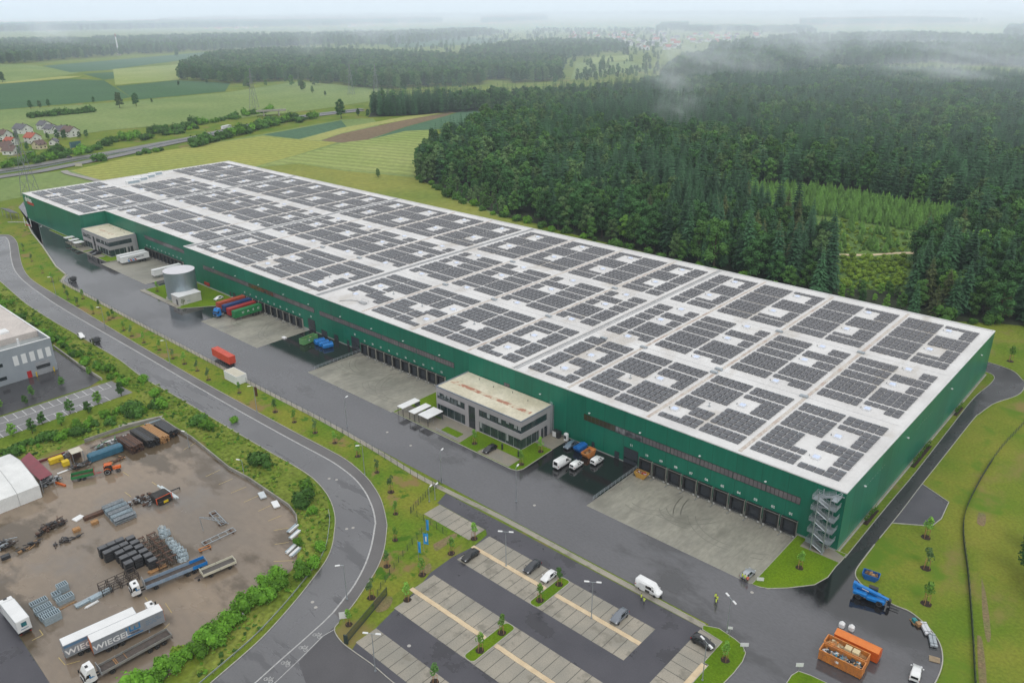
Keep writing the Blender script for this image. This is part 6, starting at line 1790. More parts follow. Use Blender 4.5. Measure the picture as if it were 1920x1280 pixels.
for px, py, rz, pose, vest, lab in (
  (1202, 1125, 0.6, 'stand', HIVIS, 'person in yellow vest, left one of the two on the lane by the van'),
  (1207, 1132, 1.2, 'fold', HIVIS, 'person in yellow vest, right one of the two on the lane by the van'),
  (1221, 1114, 1.4, 'reach', HIVIS, 'person in yellow vest at the open side door of the white van'),
  (1341, 1124, -0.4, 'stand', HIVIS, 'person in yellow vest at the back of the trio on the open drive'),
  (1344, 1129, 2.4, 'fold', HIVIS, 'person in yellow vest in the middle of the trio on the open drive'),
  (1342, 1134, 0.6, 'stand', HIVIS, 'person in yellow vest nearest the camera in the trio on the open drive'),
  (1391, 1086, 0.8, 'stand', HIVIS, 'person in yellow vest at left behind the silver car'),
  (1396, 1089, 1.5, 'fold', HIVIS, 'person in yellow vest in the middle behind the silver car'),
  (1401, 1092, 2.2, 'stand', HIORG, 'person in an orange vest beside the silver car')):
 p = at(px, py)
 make_person((p.x, p.y, 0.02), rz, pose, vest, lab, 1.05)
def lamp(px, py, h, arms, rz, label, group):
 p = at(px, py)
 e = empty('street_lamp', (p.x, p.y, 0), rz, label, 'street lamp', group)
 MB().tube([(0, 0, 0), (0, 0, h)], 0.11, 8, r1=0.06).cyl((0, 0), 0.2, 0, 0.25, 10).build('pole', GALV, e)
 for s in arms:
  a = MB().tube([(0, 0, h - 0.05), (s * 0.9, 0, h + 0.05)], 0.045, 6); a.build('arm', GALV, e)
  MB().bbox(min(s * 0.7, s * 1.75), max(s * 0.7, s * 1.75), -0.2, 0.2, h, h + 0.13, 0.05).build('lamp_head', WHITE, e)
 return e
lots = [(1109, 1158, 9.2, (-1, 1), 0.6), (704, 1258, 9.2, (-1, 1), 0.6), (949, 1060, 9.2, (-1, 1), 0.6), (1363, 1185, 8.5, (-1, 1), -0.5), (1317, 1275, 9.2, (-1, 1), -0.4)]
for k, (px, py, h, ar, rz) in enumerate(lots):
 lamp(px, py, h, ar, rz, ['twin headed lamp post at the sand strip in the middle of the car park', 'twin headed lamp post on the lower left edge of the car park', 'twin headed lamp post near the dark estate cars', 'twin headed lamp post on the rounded island by the drive', 'twin headed lamp post beside the black off roader bays'][k], 'lamp posts of the car park')
yard = [(828, 905, 9.5, 'at the end of the paver strip'), (651, 800, 9.5, 'halfway along the paver strip'), (968, 940, 10, 'at the corner of the near office lawn'), (805, 940, 4, 'by the short green fence, upper of two'), (816, 936, 4, 'by the short green fence, lower of two'), (80, 453, 8, 'on the far drive by the end wall')]
for px, py, h, w_ in yard:
 lamp(px, py, h, (1,), 1.9, 'single headed lamp post %s' % w_, 'lamp posts on the yard')
for k, (px, py) in enumerate(((106, 556), (198, 616), (319, 682), (482, 772), (684, 889), (651, 1123))):
 lamp(px, py, 9.0, (1,), -2.2, '%s street lamp along the public road, counted from the far end' % ORD[k], 'street lamps along the public road')
for px, py, w_ in ((355, 838, 'upper'), (458, 893, 'lower')):
 lamp(px, py, 5.0, (-1,), 0.4, 'short lamp at the yard wall, the %s one' % w_, 'lamps at the muddy yard wall')
def fence(line, step, h, m, label, panel=None, name='fence', thick=0.035, mesh=None):
 pts = line
 e = empty(name, (pts[0][0], pts[0][1], 0), 0, label, 'fence')
 ox, oy = pts[0][0], pts[0][1]
 L = 0
 posts = [pts[0]]
 acc = 0
 for a, b in zip(pts[:-1], pts[1:]):
  d = math.dist(a[:2], b[:2]); t = step - acc
  while t < d:
   posts.append((a[0] + (b[0] - a[0]) * t / d, a[1] + (b[1] - a[1]) * t / d)); t += step
  acc = d - (t - step)
 me = None
 for q in posts[:100]:
  if me is None:
   o = MB().box(-thick, thick, -thick, thick, 0, h).build('post', m, e); me = o.data
  else:
   o = bpy.data.objects.new('post', me); col.objects.link(o); o.parent = e
  o.location = (q[0] - ox, q[1] - oy, 0)
 r = MB()
 z = [0.15, h - 0.15] if mesh is None else [0.1 + (h - 0.25) * k / mesh for k in range(mesh + 1)]
 rel = [(q[0] - ox, q[1] - oy) for q in pts]
 for zz in z: r.wallstrip(rel, 0.012, zz, zz + 0.014)
 r.build('mesh_panel', m, e)
 if len(posts) > 100:
  mm = MB()
  for q in posts[100:]: mm.box(q[0] - ox - thick, q[0] - ox + thick, q[1] - oy - thick, q[1] - oy + thick, 0, h)
  tag(mm.build('post', m, e), kind='stuff')
 return e
FENCE = mat('fence_dark_green', (0.03, 0.05, 0.042), rough=0.5)
fl = [p for p in offset(strip_line, -0.75) if -345 < p[0] < -86.5]
fence(fl, 2.9, 2.0, FENCE, 'long dark wire fence with thin posts along the paver strip', mesh=5)
fence([tuple(at(*p).xy) for p in ((828, 907), (800, 930), (770, 962))], 1.2, 1.9, FENCE, 'short green wire fence running down from the paver strip end', mesh=9)
fence([tuple(at(*p).xy) for p in ((770, 962), (810, 985), (838, 1005))] , 2.4, 1.9, FENCE, 'wire fence along the edge of the upper parking bays', mesh=8)
fence([tuple(at(*p).xy) for p in ((800, 990), (765, 1030), (738, 1068), (715, 1102), (706, 1122))], 2.3, 1.8, FENCE, 'wire fence crossing the grass beside the young trees', mesh=7)
a, b = at(650, 1205), at(726, 1114)
ang = math.atan2(b.y - a.y, b.x - a.x); Lg = (b - a).length
e = empty('sliding_gate', (a.x, a.y, 0), ang, 'dark green sliding gate standing open at the car park corner', 'gate')
m = MB()
for k in range(int(Lg / 0.14)): m.box(0.1 + k * 0.14, 0.13 + k * 0.14, -0.02, 0.02, 0.2, 1.95)
m.build('bars', FENCE, e)
MB().box(0, Lg, -0.07, 0.07, 0.05, 0.2).box(0, Lg, -0.05, 0.05, 1.95, 2.05).box(0, 0.08, -0.05, 0.05, 0.2, 1.95).box(Lg - 0.08, Lg, -0.05, 0.05, 0.2, 1.95).build('frame', FENCE, e)
MB().box(-0.25, 0.0, -0.45, 0.45, 0, 2.15).build('gate_post', FENCE, e)
def guard(line, label):
 o = line[0]
 e = empty('guard_rail', (o[0], o[1], 0), 0, label, 'railing')
 m = MB()
 rel = [Vector((q[0] - o[0], q[1] - o[1], 0)) for q in line]
 for z in (1.1, 0.75, 0.4): m.tube([q + Vector((0, 0, z)) for q in rel], 0.05, 6)
 m.build('rail', GALV, e)
 d = rel[-1]; n = int(d.length / 1.6)
 for k in range(n + 1):
  q = d * k / n
  MB().tube([q, q + Vector((0, 0, 1.1))], 0.055, 6).build('post', GALV, e)
guard([(-54.2, -0.8), (-54.2, -20.5)], 'galvanised railing between black asphalt and the near dock apron')
guard([(-174.2, -0.8), (-174.2, -20.5)], 'galvanised railing between black asphalt and the middle dock apron')
pf = smooth_line([(17.0, 130), (17.8, 112), (17.9, 95.5), (16.4, 71.8), (16.9, 46.0), (18.8, 29.5), (24.9, 10.2), (30.1, -6.9), (34.3, -21.4), (42, -48)], 5)
e = fence(pf, 2.5, 1.7, FENCE, 'dark screened perimeter fence running down the right meadow', mesh=10)
o0 = (pf[0][0], pf[0][1])
SCREEN = mat('fence_screen', (0.035, 0.05, 0.03), (0.02, 0.03, 0.02), scale=0.8, rough=0.9, fine=0.3, fine_scale=5)
MB().wallstrip([(q[0] - o0[0], q[1] - o0[1]) for q in pf if q[1] < 70], 0.05, 0.0, 0.8).build('screen', SCREEN, e)
rl = [p for p in offset(roadLs, -2.0)]
i0 = min(range(len(roadLs)), key=lambda i: (roadLs[i][0] + 100) ** 2 + (roadLs[i][1] + 66) ** 2)
gl_ = [p for p in offset(roadLs[i0:], -1.3)]
e = empty('crash_barrier', (gl_[0][0], gl_[0][1], 0), 0, 'galvanised crash barrier along the inner side of the road bend', 'crash barrier')
rel = [(q[0] - gl_[0][0], q[1] - gl_[0][1]) for q in gl_]
MB().wallstrip(rel, 0.08, 0.45, 0.75).build('beam', GALV, e)
acc = 99; last = None
for q in rel:
 if last is None or math.dist(q, last) > 3.0:
  MB().box(q[0] - 0.04, q[0] + 0.04, q[1] - 0.04, q[1] + 0.04, 0, 0.5).build('post', GALV, e); last = q
def sign(px, py, h, w_, hh, rz, label, m=WHITE):
 p = at(px, py)
 e = empty('road_sign', (p.x, p.y, 0), rz, label, 'sign')
 MB().tube([(0, 0, 0), (0, 0, h)], 0.04, 6).build('post', GALV, e)
 MB().box(-w_ / 2, w_ / 2, -0.075, -0.045, h - hh, h).build('panel', m, e)
sign(645, 1165, 2.6, 1.7, 1.7, 0.9, 'white notice board at the car park entrance beside the cycle path')
sign(1394, 1222, 2.4, 1.6, 0.9, 0.7, 'white sign panel on the kerb of the rounded island')
sign(1497, 1260, 2.4, 1.4, 0.9, 0.7, 'white sign panel on the kerb in front of the orange containers')
sign(1367, 1196, 3.0, 0.9, 0.6, 0.6, 'small white sign on the lamp post island')
sign(1425, 1090, 1.2, 1.5, 0.9, 0.6, 'low white board beside the silver car')
FLAGB = mat('flag_blue', (0.02, 0.25, 0.62), (0.03, 0.3, 0.66), scale=0.8, rough=0.8)
for k, (px, py) in enumerate(((800, 1008), (795, 1034), (785, 1050))):
 p = at(px, py)
 e = empty('flag', (p.x, p.y, 0), 0.7, ['%s of three blue flags on the grass by the car park' % w for w in ('top', 'middle', 'bottom')][k], 'flag', 'blue flags')
 MB().tube([(0, 0, 0), (0, 0, 5.5)], 0.05, 6).build('pole', GALV, e)
 m = MB()
 for i in range(8):
  for j in range(3):
   def q(u, v): return (0.06 + v * (1.1 if k == 1 else 0.6), 0.14 * math.sin(v * 3 + u * 4), 2.2 + u * 3.1 - v * 0.25)
   u0, u1, v0, v1 = i / 8, (i + 1) / 8, j / 3, (j + 1) / 3
   m.quad(q(u0, v0), q(u0, v1), q(u1, v1), q(u1, v0), 1 if (k == 1 and 2 <= i <= 5 and j == 1) else 0)
 m.build('cloth', [FLAGB, LETTER], e)
def shelter(x, y, w_, d_, label):
 e = empty('shelter', (x, y, 0.1), 0, label, 'shelter', 'white roofed shelters before the offices')
 MB().bbox(-w_ / 2, w_ / 2, -d_ / 2, d_ / 2, 2.75, 2.95, 0.04).build('roof', WHITE, e)
 for sx in (-1, 1):
  for sy in (-1, 1): MB().box(sx * (w_ / 2 - 0.15) - 0.06, sx * (w_ / 2 - 0.15) + 0.06, sy * (d_ / 2 - 0.2) - 0.06, sy * (d_ / 2 - 0.2) + 0.06, 0, 2.75).build('post', DARK, e)
 MB().box(-w_ / 2 + 0.2, w_ / 2 - 0.2, d_ / 2 - 0.22, d_ / 2 - 0.18, 0.3, 2.3).build('glass_wall', mat('shelter_glass', (0.12, 0.14, 0.13), rough=0.1) if 'shelter_glass' not in bpy.data.materials else bpy.data.materials['shelter_glass'], e)
 m = MB()
 for k in range(4): m.tube([(-w_ / 2 + 0.5 + k * (w_ - 1) / 3, -0.6, 0), (-w_ / 2 + 0.5 + k * (w_ - 1) / 3, -0.6, 0.8), (-w_ / 2 + 0.5 + k * (w_ - 1) / 3, 0.6, 0.8), (-w_ / 2 + 0.5 + k * (w_ - 1) / 3, 0.6, 0)], 0.03, 5)
 m.build('bike_stand', GALV, e)
shelter(-125.6, -19.6, 2.6, 7.2, 'white roofed shelter furthest from the entrance of the near office')
shelter(-120.4, -19.6, 2.6, 7.0, 'white roofed shelter in the middle before the near office')
shelter(-115.9, -19.4, 4.3, 6.4, 'wide white roofed shelter nearest the entrance of the near office')
shelter(-409.0, -11.3, 3.4, 4.6, 'white roofed shelter furthest left before the far office'); shelter(-402.0, -11.6, 3.2, 4.6, 'white roofed shelter in the middle before the far office'); shelter(-395.2, -12.0, 4.4, 4.6, 'white roofed shelter nearest the entrance of the far office')
def thing(name, mb, mats, loc, rz, label, cat, group=None):
 return tag(mb.build(name, mats, None, loc=loc, rz=rz), label, cat, group)
for k, y in enumerate((-17.4, -17.2)):
 x = (-88.4, -82.4)[k]
 thing('charging_post', MB().bbox(-0.25, 0.25, -0.18, 0.18, 0, 1.9, 0.06), DARK, (x, y, 0.11), 0, ['dark charging post behind the black car', 'dark charging post at the empty paved bay'][k], 'charging post')
thing('transformer_box', MB().bbox(-1.2, 1.2, -0.7, 0.7, 0, 2.0, 0.05).box(-1.1, 0.2, -0.74, -0.705, 0.15, 1.85, 1), [DARK, WHITE], (-81.4, -1.6, 0.1), 0, 'dark technical cabinet with white front beside the office gable', 'cabinet')
thing('gas_bottle_cage', MB().bbox(-0.6, 0.6, -0.5, 0.5, 0, 2.2, 0.15).box(-0.4, 0.4, -0.54, -0.505, 0.6, 1.6, 1), [WHITE, DARK], (-78.2, -1.3, 0.1), 0, 'white rounded tank cabinet standing by the hall wall', 'cabinet')
m = MB()
for z in (0.5, 1.0): m.tube([(-110.5, -22.3, z), (-101.0, -22.5, z)], 0.05, 6)
for k in range(7): m.tube([(-110.5 + k * 1.58, -22.32 - k * 0.03, 0.1), (-110.5 + k * 1.58, -22.32 - k * 0.03, 1.0)], 0.05, 6)
thing('guard_rail', m, GALV, (0, 0, 0), 0, 'low galvanised railing along the path before the near office', 'railing')
thing('advert_column', MB().bbox(-0.45, 0.45, -0.15, 0.15, 0, 3.2, 0.1), mat('brown_pylon', (0.08, 0.03, 0.02), rough=0.6), (at(481, 742).x, at(481, 742).y, 0), 0.5, 'narrow dark brown sign pylon in the grass beside the site container', 'sign')
yard_wall = [tuple(p.xy) for p in ats([(159, 829), (225, 806), (300, 786), (330, 806), (360, 823), (430, 880), (467, 900), (514, 932), (542, 951), (556, 970), (557, 981)])]
mud = [tuple(p.xy) for p in ats([(300, 787), (330, 806), (360, 823), (430, 880), (467, 900), (514, 932), (541, 951), (555, 970), (558, 990), (560, 1015), (557, 1045), (548, 1067), (524, 1090), (503, 1112), (440, 1165), (390, 1200), (340, 1245), (290, 1290), (230, 1340), (95, 1282), (0, 1135), (-150, 900), (-40, 880), (0, 876), (94, 856), (159, 830)])]
flat('muddy_yard', mud, 0.006, MUD)
flat('yard_drive', [tuple(p.xy) for p in ats([(0, 1137), (95, 1282), (230, 1342), (-250, 1342), (-250, 1000)])], 0.012, ASPHP)
wx = MB().wallstrip(yard_wall, 0.3, -0.05, 1.0)
tag(wx.build('yard_wall', mat('weathered_concrete', (0.3, 0.29, 0.26), (0.2, 0.19, 0.165), scale=0.4, rough=0.8, fine=0.15, fine_scale=4)), 'grey concrete retaining wall curving round the muddy yard', 'wall')
flat('yard_wall_path', [tuple(p.xy) for p in ats([(225, 806), (300, 786), (306, 778), (222, 797)])] , 0.02, CONC)
yl = MB()
for a, b in (((386, 893), (413, 880)), ((410, 908), (436, 897)), ((433, 924), (462, 912)), ((458, 941), (484, 929)), ((484, 958), (512, 945)), ((503, 976), (528, 966)), ((513, 994), (541, 989)), ((515, 1020), (541, 1016)), ((513, 1052), (550, 1050)), ((497, 1084), (532, 1086)), ((344, 843), (370, 828)), ((272, 1119), (284, 1135)), ((310, 1130), (322, 1148)), ((318, 1168), (308, 1178)), ((125, 1245), (150, 1238)), ((110, 1232), (122, 1246)), ((60, 1200), (80, 1190)), ((74, 1180), (81, 1190)), ((427, 1151), (441, 1158)), ((470, 1116), (482, 1121)), ((230, 884), (242, 892)), ((285, 903), (297, 912)), ((234, 922), (246, 931))):
 yl.strip([tuple(at(*a).xy), tuple(at(*b).xy)], 0.14, 0.022)
struct(yl.build('bay_lines', YLINE))
tx1, ty0 = -161.6, -113.2
e = empty('storage_tent', (-173, -125, 0), 0, 'white ridged storage tent at the left edge of the muddy yard', 'tent')
TENT = mat('tent_canvas', (0.72, 0.73, 0.72), (0.62, 0.63, 0.62), scale=0.35, rough=0.55, fine=0.05, fine_scale=3)
prof = [(0, 0), (0, 3.6), (-3.2, 4.9), (-11.6, 6.4), (-20, 4.9), (-23, 3.6), (-23, 0)]
y0, y1 = 11.8, -30
m = MB()
nb = 8
for b_ in range(nb):
 ya, yb = y0 + (y1 - y0) * b_ / nb, y0 + (y1 - y0) * (b_ + 1) / nb
 for (xa, za), (xb, zb) in zip(prof[:-1], prof[1:]):
  m.quad((xa + 11.4, ya, za), (xa + 11.4, yb, za), (xb + 11.4, yb, zb), (xb + 11.4, ya, zb))
m.add([(x + 11.4, y0, z) for x, z in prof], [tuple(range(len(prof)))[::-1]]); m.add([(x + 11.4, y1, z) for x, z in prof], [tuple(range(len(prof)))])
m.build('canvas', TENT, e)
s = MB()
for b_ in range(nb + 1):
 y = y0 + (y1 - y0) * b_ / nb
 s.tube([(x + 11.4 + (0.03 if x == 0 else 0), y, z + 0.04) for x, z in prof], 0.06, 5)
s.build('seam', mat('seam_grey', (0.4, 0.41, 0.41), rough=0.6), e)
c = [at(35, 866, 3.6), at(55, 848, 3.6), at(98, 889, 3.6), at(75, 900, 3.6)]
e = empty('canopy', (c[0] + c[2]) / 2 * Vector((1, 1, 0)) if False else ((c[0].x + c[2].x) / 2, (c[0].y + c[2].y) / 2, 0), 0, 'dark red flat canopy roof between the tent and the hedge', 'canopy')
o = e.location
MB().add([(p.x - o.x, p.y - o.y, 3.6) for p in c] + [(p.x - o.x, p.y - o.y, 3.75) for p in c], [(4, 5, 6, 7), (3, 2, 1, 0), (0, 1, 5, 4), (1, 2, 6, 5), (2, 3, 7, 6), (3, 0, 4, 7)]).build('roof', mat('dark_red_sheet', (0.22, 0.035, 0.05), (0.18, 0.03, 0.042), scale=0.5, rough=0.4), e)
for p in c: MB().box(p.x - o.x - 0.08, p.x - o.x + 0.08, p.y - o.y - 0.08, p.y - o.y + 0.08, 0, 3.6).build('post', GALV, e)
def lumber(px, py, L, w_, h, rz, mats_, label, rows=4, cols_=3, cat='stack', name='timber_stack', round_=False, seed=1):
 """stack of bars or planks with gaps"""
 p = at(px, py); rr = random.Random(seed)
 m = MB()
 for r_ in range(rows):
  for c_ in range(cols_):
   l = L * rr.uniform(0.86, 1.0)
   x0 = -L / 2 + rr.uniform(0, L - l)
   ya, za = -w_ / 2 + w_ * c_ / cols_, h * r_ / rows
   if round_:
    m.tube([(x0, ya + w_ / cols_ / 2, za + h / rows / 2), (x0 + l, ya + w_ / cols_ / 2, za + h / rows / 2)], min(w_ / cols_, h / rows) * 0.45, 6, rr.randrange(len(mats_)))
   else:
    m.box(x0, x0 + l, ya + 0.02, ya + w_ / cols_ - 0.03, za + 0.02, za + h / rows - 0.02, rr.randrange(len(mats_)))
 return tag(m.build(name, mats_, None, loc=(p.x, p.y, 0.02), rz=rz), label, cat)
AX = head((240, 850), (290, 832))
lumber(312, 811, 9.0, 2.8, 2.2, 0.05, [RUST, DARK], 'stack of dark purple brown beams at the yard corner', 5, 5, seed=2, name='beam_stack')
lumber(292, 818, 12.0, 2.6, 2.0, 0.05, [WOOD], 'stack of fresh orange timber beams between two dark stacks', 5, 5, seed=3)
lumber(273, 826, 11.0, 3.4, 2.3, 0.04, [mat('black_bundle', (0.03, 0.028, 0.027), (0.045, 0.04, 0.036), scale=2, rough=0.7), DARK], 'black bundled sections stacked left of the orange timber', 6, 6, seed=4, name='section_stack')
lumber(246, 838, 9.0, 3.6, 2.3, 0.03, [mat('brown_bundle', (0.06, 0.032, 0.025), (0.04, 0.024, 0.02), scale=2, rough=0.7), RUST], 'rust brown bundled sections stacked beside the blue box', 6, 6, seed=5, name='section_stack')
p = at(195, 856)
o = MB().bbox(-4.6, 4.6, -1.2, 1.2, 0.2, 2.2, 0.35).build('equipment_box', mat('petrol_blue_box', (0.03, 0.13, 0.2), (0.025, 0.1, 0.16), scale=1, rough=0.45), None, loc=(p.x, p.y + 0.6, 0.02), rz=AX)
tag(o, 'long petrol blue covered box at the back of the muddy yard', 'box')
for k, (px, py, L_, lab) in enumerate(((106, 866, 3.6, 'yellow pipe bundle at the back of the yard beside the hedge'), (124, 872, 1.8, 'short yellow block standing right of the yellow bundle'))):
 p = at(px, py); m = MB()
 for i in range(2):
  for j in range(2): m.bbox(-L_ / 2, L_ / 2, -0.8 + j * 0.8, -0.04 + j * 0.8, 0.1 + i * 0.75, 0.8 + i * 0.75, 0.12)
 tag(m.build('yellow_bundle', YELLOW, None, loc=(p.x, p.y, 0.02), rz=AX), lab, 'bundle')
p = at(146, 862); e = empty('booth', (p.x, p.y, 0.02), AX, 'small cream roofed open booth among scrap at the back of the yard', 'booth')
MB().bbox(-1.5, 1.5, -1.6, 1.6, 3.0, 3.15, 0.04).build('roof', CREAM, e)
for sx in (-1, 1):
 for sy in (-1, 1): MB().box(sx * 1.35 - 0.06, sx * 1.35 + 0.06, sy * 1.4 - 0.06, sy * 1.4 + 0.06, 0, 3.0).build('post', GALV, e)
MB().box(-1.4, 1.4, 1.3, 1.36, 0, 2.9).box(-1.42, -1.36, -1.2, 1.2, 0.0, 2.4).build('wall', RUST, e)
SCR = [RUST, DARK, GALV, mat('scrap_grey', (0.12, 0.12, 0.12), rough=0.6)]
def scrap(px, py, L_, w_, n, seed, label, mats_=SCR, hi=0.8, name='scrap_heap', long_=True):
 p = at(px, py); rr = random.Random(seed); m = MB()
 for k in range(n):
  M = Matrix.Translation((rr.uniform(-L_ / 2, L_ / 2), rr.uniform(-w_ / 2, w_ / 2), rr.uniform(0.08, hi))) @ Matrix.Rotation(rr.uniform(-0.5, 0.5) + (1.57 if rr.random() < 0.25 else 0), 4, 'Z') @ Matrix.Rotation(rr.uniform(-.12, .12), 4, 'Y')
  l = rr.uniform(0.6, 2.6 if long_ else 1.1)
  m.box(-l / 2, l / 2, -0.09, 0.09, -0.07, 0.07, rr.randrange(len(mats_)), M=M)
  if rr.random() < 0.3: m.box(-0.4, 0.4, -0.3, 0.3, -0.15, 0.2, rr.randrange(len(mats_)), M=M)
 return tag(m.build(name, mats_, None, loc=(p.x, p.y, 0.1), rz=AX), label, 'scrap')
scrap(122, 858, 6, 2.4, 40, 1, 'grey scrap heap between yellow bundle and booth')
scrap(150, 874, 5, 2.2, 36, 2, 'tangle of dark scrap in front of the cream booth')
scrap(200, 838, 8, 2.2, 50, 3, 'dark green and grey machinery parts behind the blue box', [DARK, GREENP, GALV, RUST], 1.6)
scrap(215, 866, 6, 1.4, 20, 4, 'rusty bars lying before the blue box', [RUST, WOOD], 0.4)
scrap(92, 905, 5, 3.5, 60, 5, 'grey scrap and frames heaped beside the tent corner', [GALV, DARK, mat('scrap_white', (0.45, 0.46, 0.47), rough=0.6)], 1.4)
lumber(112, 908, 4.6, 0.5, 0.5, AX - 1.2, [ORANGE], 'orange beam lying beside the tent corner scrap', 1, 1, name='beam', cat='beam')
lumber(125, 882, 6.0, 0.7, 0.2, AX + 0.05, [WHITE], 'white plank lying on the mud near the yellow block', 1, 1, name='plank', cat='plank')
lumber(88, 862, 10, 0.5, 0.6, AX, [mat('maroon_beam', (0.14, 0.02, 0.025), rough=0.5)], 'maroon beam lying along the hedge behind the yellow bundle', 1, 1, name='beam', cat='beam')
lumber(210, 827, 9, 0.6, 0.5, AX, [WHITE], 'white beams along the back wall behind the green machinery', 2, 2, name='beam', cat='beam')
lumber(290, 791, 6, 0.6, 0.4, AX, [GALVB], 'pale steel profiles leaning at the back wall corner', 2, 2, name='profile', cat='profile')
p = at(222, 962); e = empty('sheet_stack', (p.x, p.y, 0.02), head((205, 940), (240, 978)), 'large stack of folded blue grey zinc sheets in the middle of the yard', 'stack')
for k in range(5):
 m = MB()
 xx = -4.2 + k * 1.9
 for j in range(2):
  m.add([(xx, -2.6, 0.5 + j * 0.6), (xx + 1.0, -2.6, 1.3 + j * 0.5), (xx + 1.0, 2.6, 1.3 + j * 0.5), (xx, 2.6, 0.5 + j * 0.6), (xx + 1.9, -2.6, 0.75 + j * 0.6), (xx + 1.9, 2.6, 0.75 + j * 0.6)], [(0, 1, 2, 3), (1, 4, 5, 2), (3, 2, 1, 0), (2, 5, 4, 1)])
  m.box(xx + 0.05, xx + 1.8, -2.55, 2.55, 0.12 + j * 0.4, 0.3 + j * 0.4)
 m.build('sheet', GALVB if k % 2 else GALV, e)
for y in (-2, 2): MB().box(-4.4, 5.2, y - 0.1, y + 0.1, 0, 0.11).build('bearer', WOOD, e)
gx_ = head((190, 1040), (260, 1010))
bx = [(193, 1041), (203, 1048), (213, 1058), (223, 1066)]
GREYLID = mat('grey_lid', (0.09, 0.093, 0.1), (0.07, 0.073, 0.08), scale=1.5, rough=0.3)
BLKF = mat('black_box_frame', (0.018, 0.019, 0.022), (0.03, 0.031, 0.035), scale=1.5, rough=0.35, coord='object')
def black_stack(p, rz, label, h):
 e = empty('black_box_stack', p, rz, label, 'stack', 'stacked black boxes on the muddy yard')
 n = 4
 for k in range(n):
  m = MB().bbox(-0.95, 0.95, -0.76, 0.76, k * h / n + 0.05, (k + 1) * h / n, 0.05)
  m.box(-0.98, 0.98, -0.6, -0.5, k * h / n + 0.1, (k + 1) * h / n - 0.1).box(-0.98, 0.98, 0.5, 0.6, k * h / n + 0.1, (k + 1) * h / n - 0.1)
  m.build('box', BLKF, e)
 MB().box(-0.86, 0.86, -0.68, 0.68, h + 0.003, h + 0.05).build('lid', GREYLID, e)
tops = [[(192, 1025), (201, 1033)], [(208, 1018), (216, 1026), (224, 1034), (232, 1043), (240, 1053)], [(224, 1011), (232, 1019), (240, 1026), (248, 1036), (257, 1044)], [(244, 1007), (252, 1015), (260, 1023), (268, 1031), (277, 1039), (285, 1048)]]
for ci, colm in enumerate(tops):
 for k, (px, py) in enumerate(colm):
  p = at(px, py, 2.5)
  black_stack((p.x, p.y, 0.02), AX, 'black box stack, %s from the back in the %s row from the left' % (ORD[k], ORD[ci]), 2.5)
BRF = mat('brown_frame', (0.05, 0.035, 0.028), (0.035, 0.026, 0.022), scale=2, rough=0.5)
def frame_rack(p, rz, label):
 e = empty('frame_stack', p, rz, label, 'rack', 'brown steel racks on the muddy yard')
 m = MB()
 for x in (-0.9, 0.9):
  for y in (-0.7, 0.7): m.box(x - 0.05, x + 0.05, y - 0.05, y + 0.05, 0, 1.9)
  for z in (0.3, 1.0, 1.85): m.box(x - 0.04, x + 0.04, -0.7, 0.7, z - 0.05, z + 0.05)
 for y in (-0.7, 0.7):
  for z in (0.3, 1.0): m.box(-0.9, 0.9, y - 0.04, y + 0.04, z - 0.05, z + 0.05)
 m.build('frame', BRF, e)
 MB().box(-1.0, 1.0, -0.2, 0.2, 1.86, 2.0).box(-0.5, -0.1, -0.65, 0.65, 1.05, 1.2).build('crossbeam', RUST, e)
racks = [[(262, 1012), (270, 1021), (278, 1029), (286, 1037), (294, 1045), (302, 1054)], [(284, 1003), (291, 1011), (298, 1019), (306, 1028), (314, 1037), (323, 1045)]]
for ci, colm in enumerate(racks):
 for k, (px, py) in enumerate(colm):
  p = at(px, py, 1.5)
  frame_rack((p.x, p.y, 0.02), AX, 'brown steel rack, %s from the back in the %s row beside the black stacks' % (ORD[k], ('left', 'right')[ci]))
COIL = mat('wire_coil', (0.45, 0.54, 0.58), (0.36, 0.44, 0.49), scale=3, rough=0.4, metal=0.4)
coils = [(304, 994), (312, 1000), (306, 1004), (318, 1016), (324, 1022), (331, 1027), (337, 1033), (343, 1038), (327, 1030), (346, 1046), (335, 1040), (340, 1048)]
for k, (px, py) in enumerate(coils):
 p = at(px, py, 0.4); rr = random.Random(k); m = MB()
 for i in range(9):
  r_ = 0.9 - 0.05 * (i % 4); z = 0.15 + i * 0.13
  m.tube([(r_ * math.cos(t * 2 * PI / 14) + rr.uniform(-.06, .06), r_ * math.sin(t * 2 * PI / 14) + rr.uniform(-.06, .06), z + rr.uniform(-.06, .06)) for t in range(15)], 0.05, 4, smooth=False)
 for t in range(4): m.tube([(0.9 * math.cos(t * PI / 2), 0.9 * math.sin(t * PI / 2), 0.05), (0.9 * math.cos(t * PI / 2), 0.9 * math.sin(t * PI / 2), 1.5)], 0.05, 4)
 tag(m.build('wire_coil', COIL, None, loc=(p.x, p.y, 0.02)), '%s pale wire coil from the back in the heap beside the brown racks' % ORD[k], 'coil', 'wire coils')
p = at(222, 1098); e = empty('frame_heap', (p.x, p.y, 0.02), AX, 'dark brown open steel frames beside the cab of the grey blue lorry', 'frames')
for k in range(4):
 m = MB(); x0 = -3.6 + k * 2.0
 for x in (x0, x0 + 1.7):
  for y in (-1.3, 1.3): m.box(x - 0.06, x + 0.06, y - 0.06, y + 0.06, 0, 2.0)
 for z in (0.5, 1.2, 1.95):
  for y in (-1.3, 1.3): m.box(x0, x0 + 1.7, y - 0.05, y + 0.05, z - 0.05, z + 0.05)
  for x in (x0, x0 + 1.7): m.box(x - 0.05, x + 0.05, -1.3, 1.3, z - 0.05, z + 0.05)
 m.tube([(x0, -1.3, 0.1), (x0 + 1.7, 1.3, 1.9)], 0.06, 4)
 m.build('frame', BRF, e)
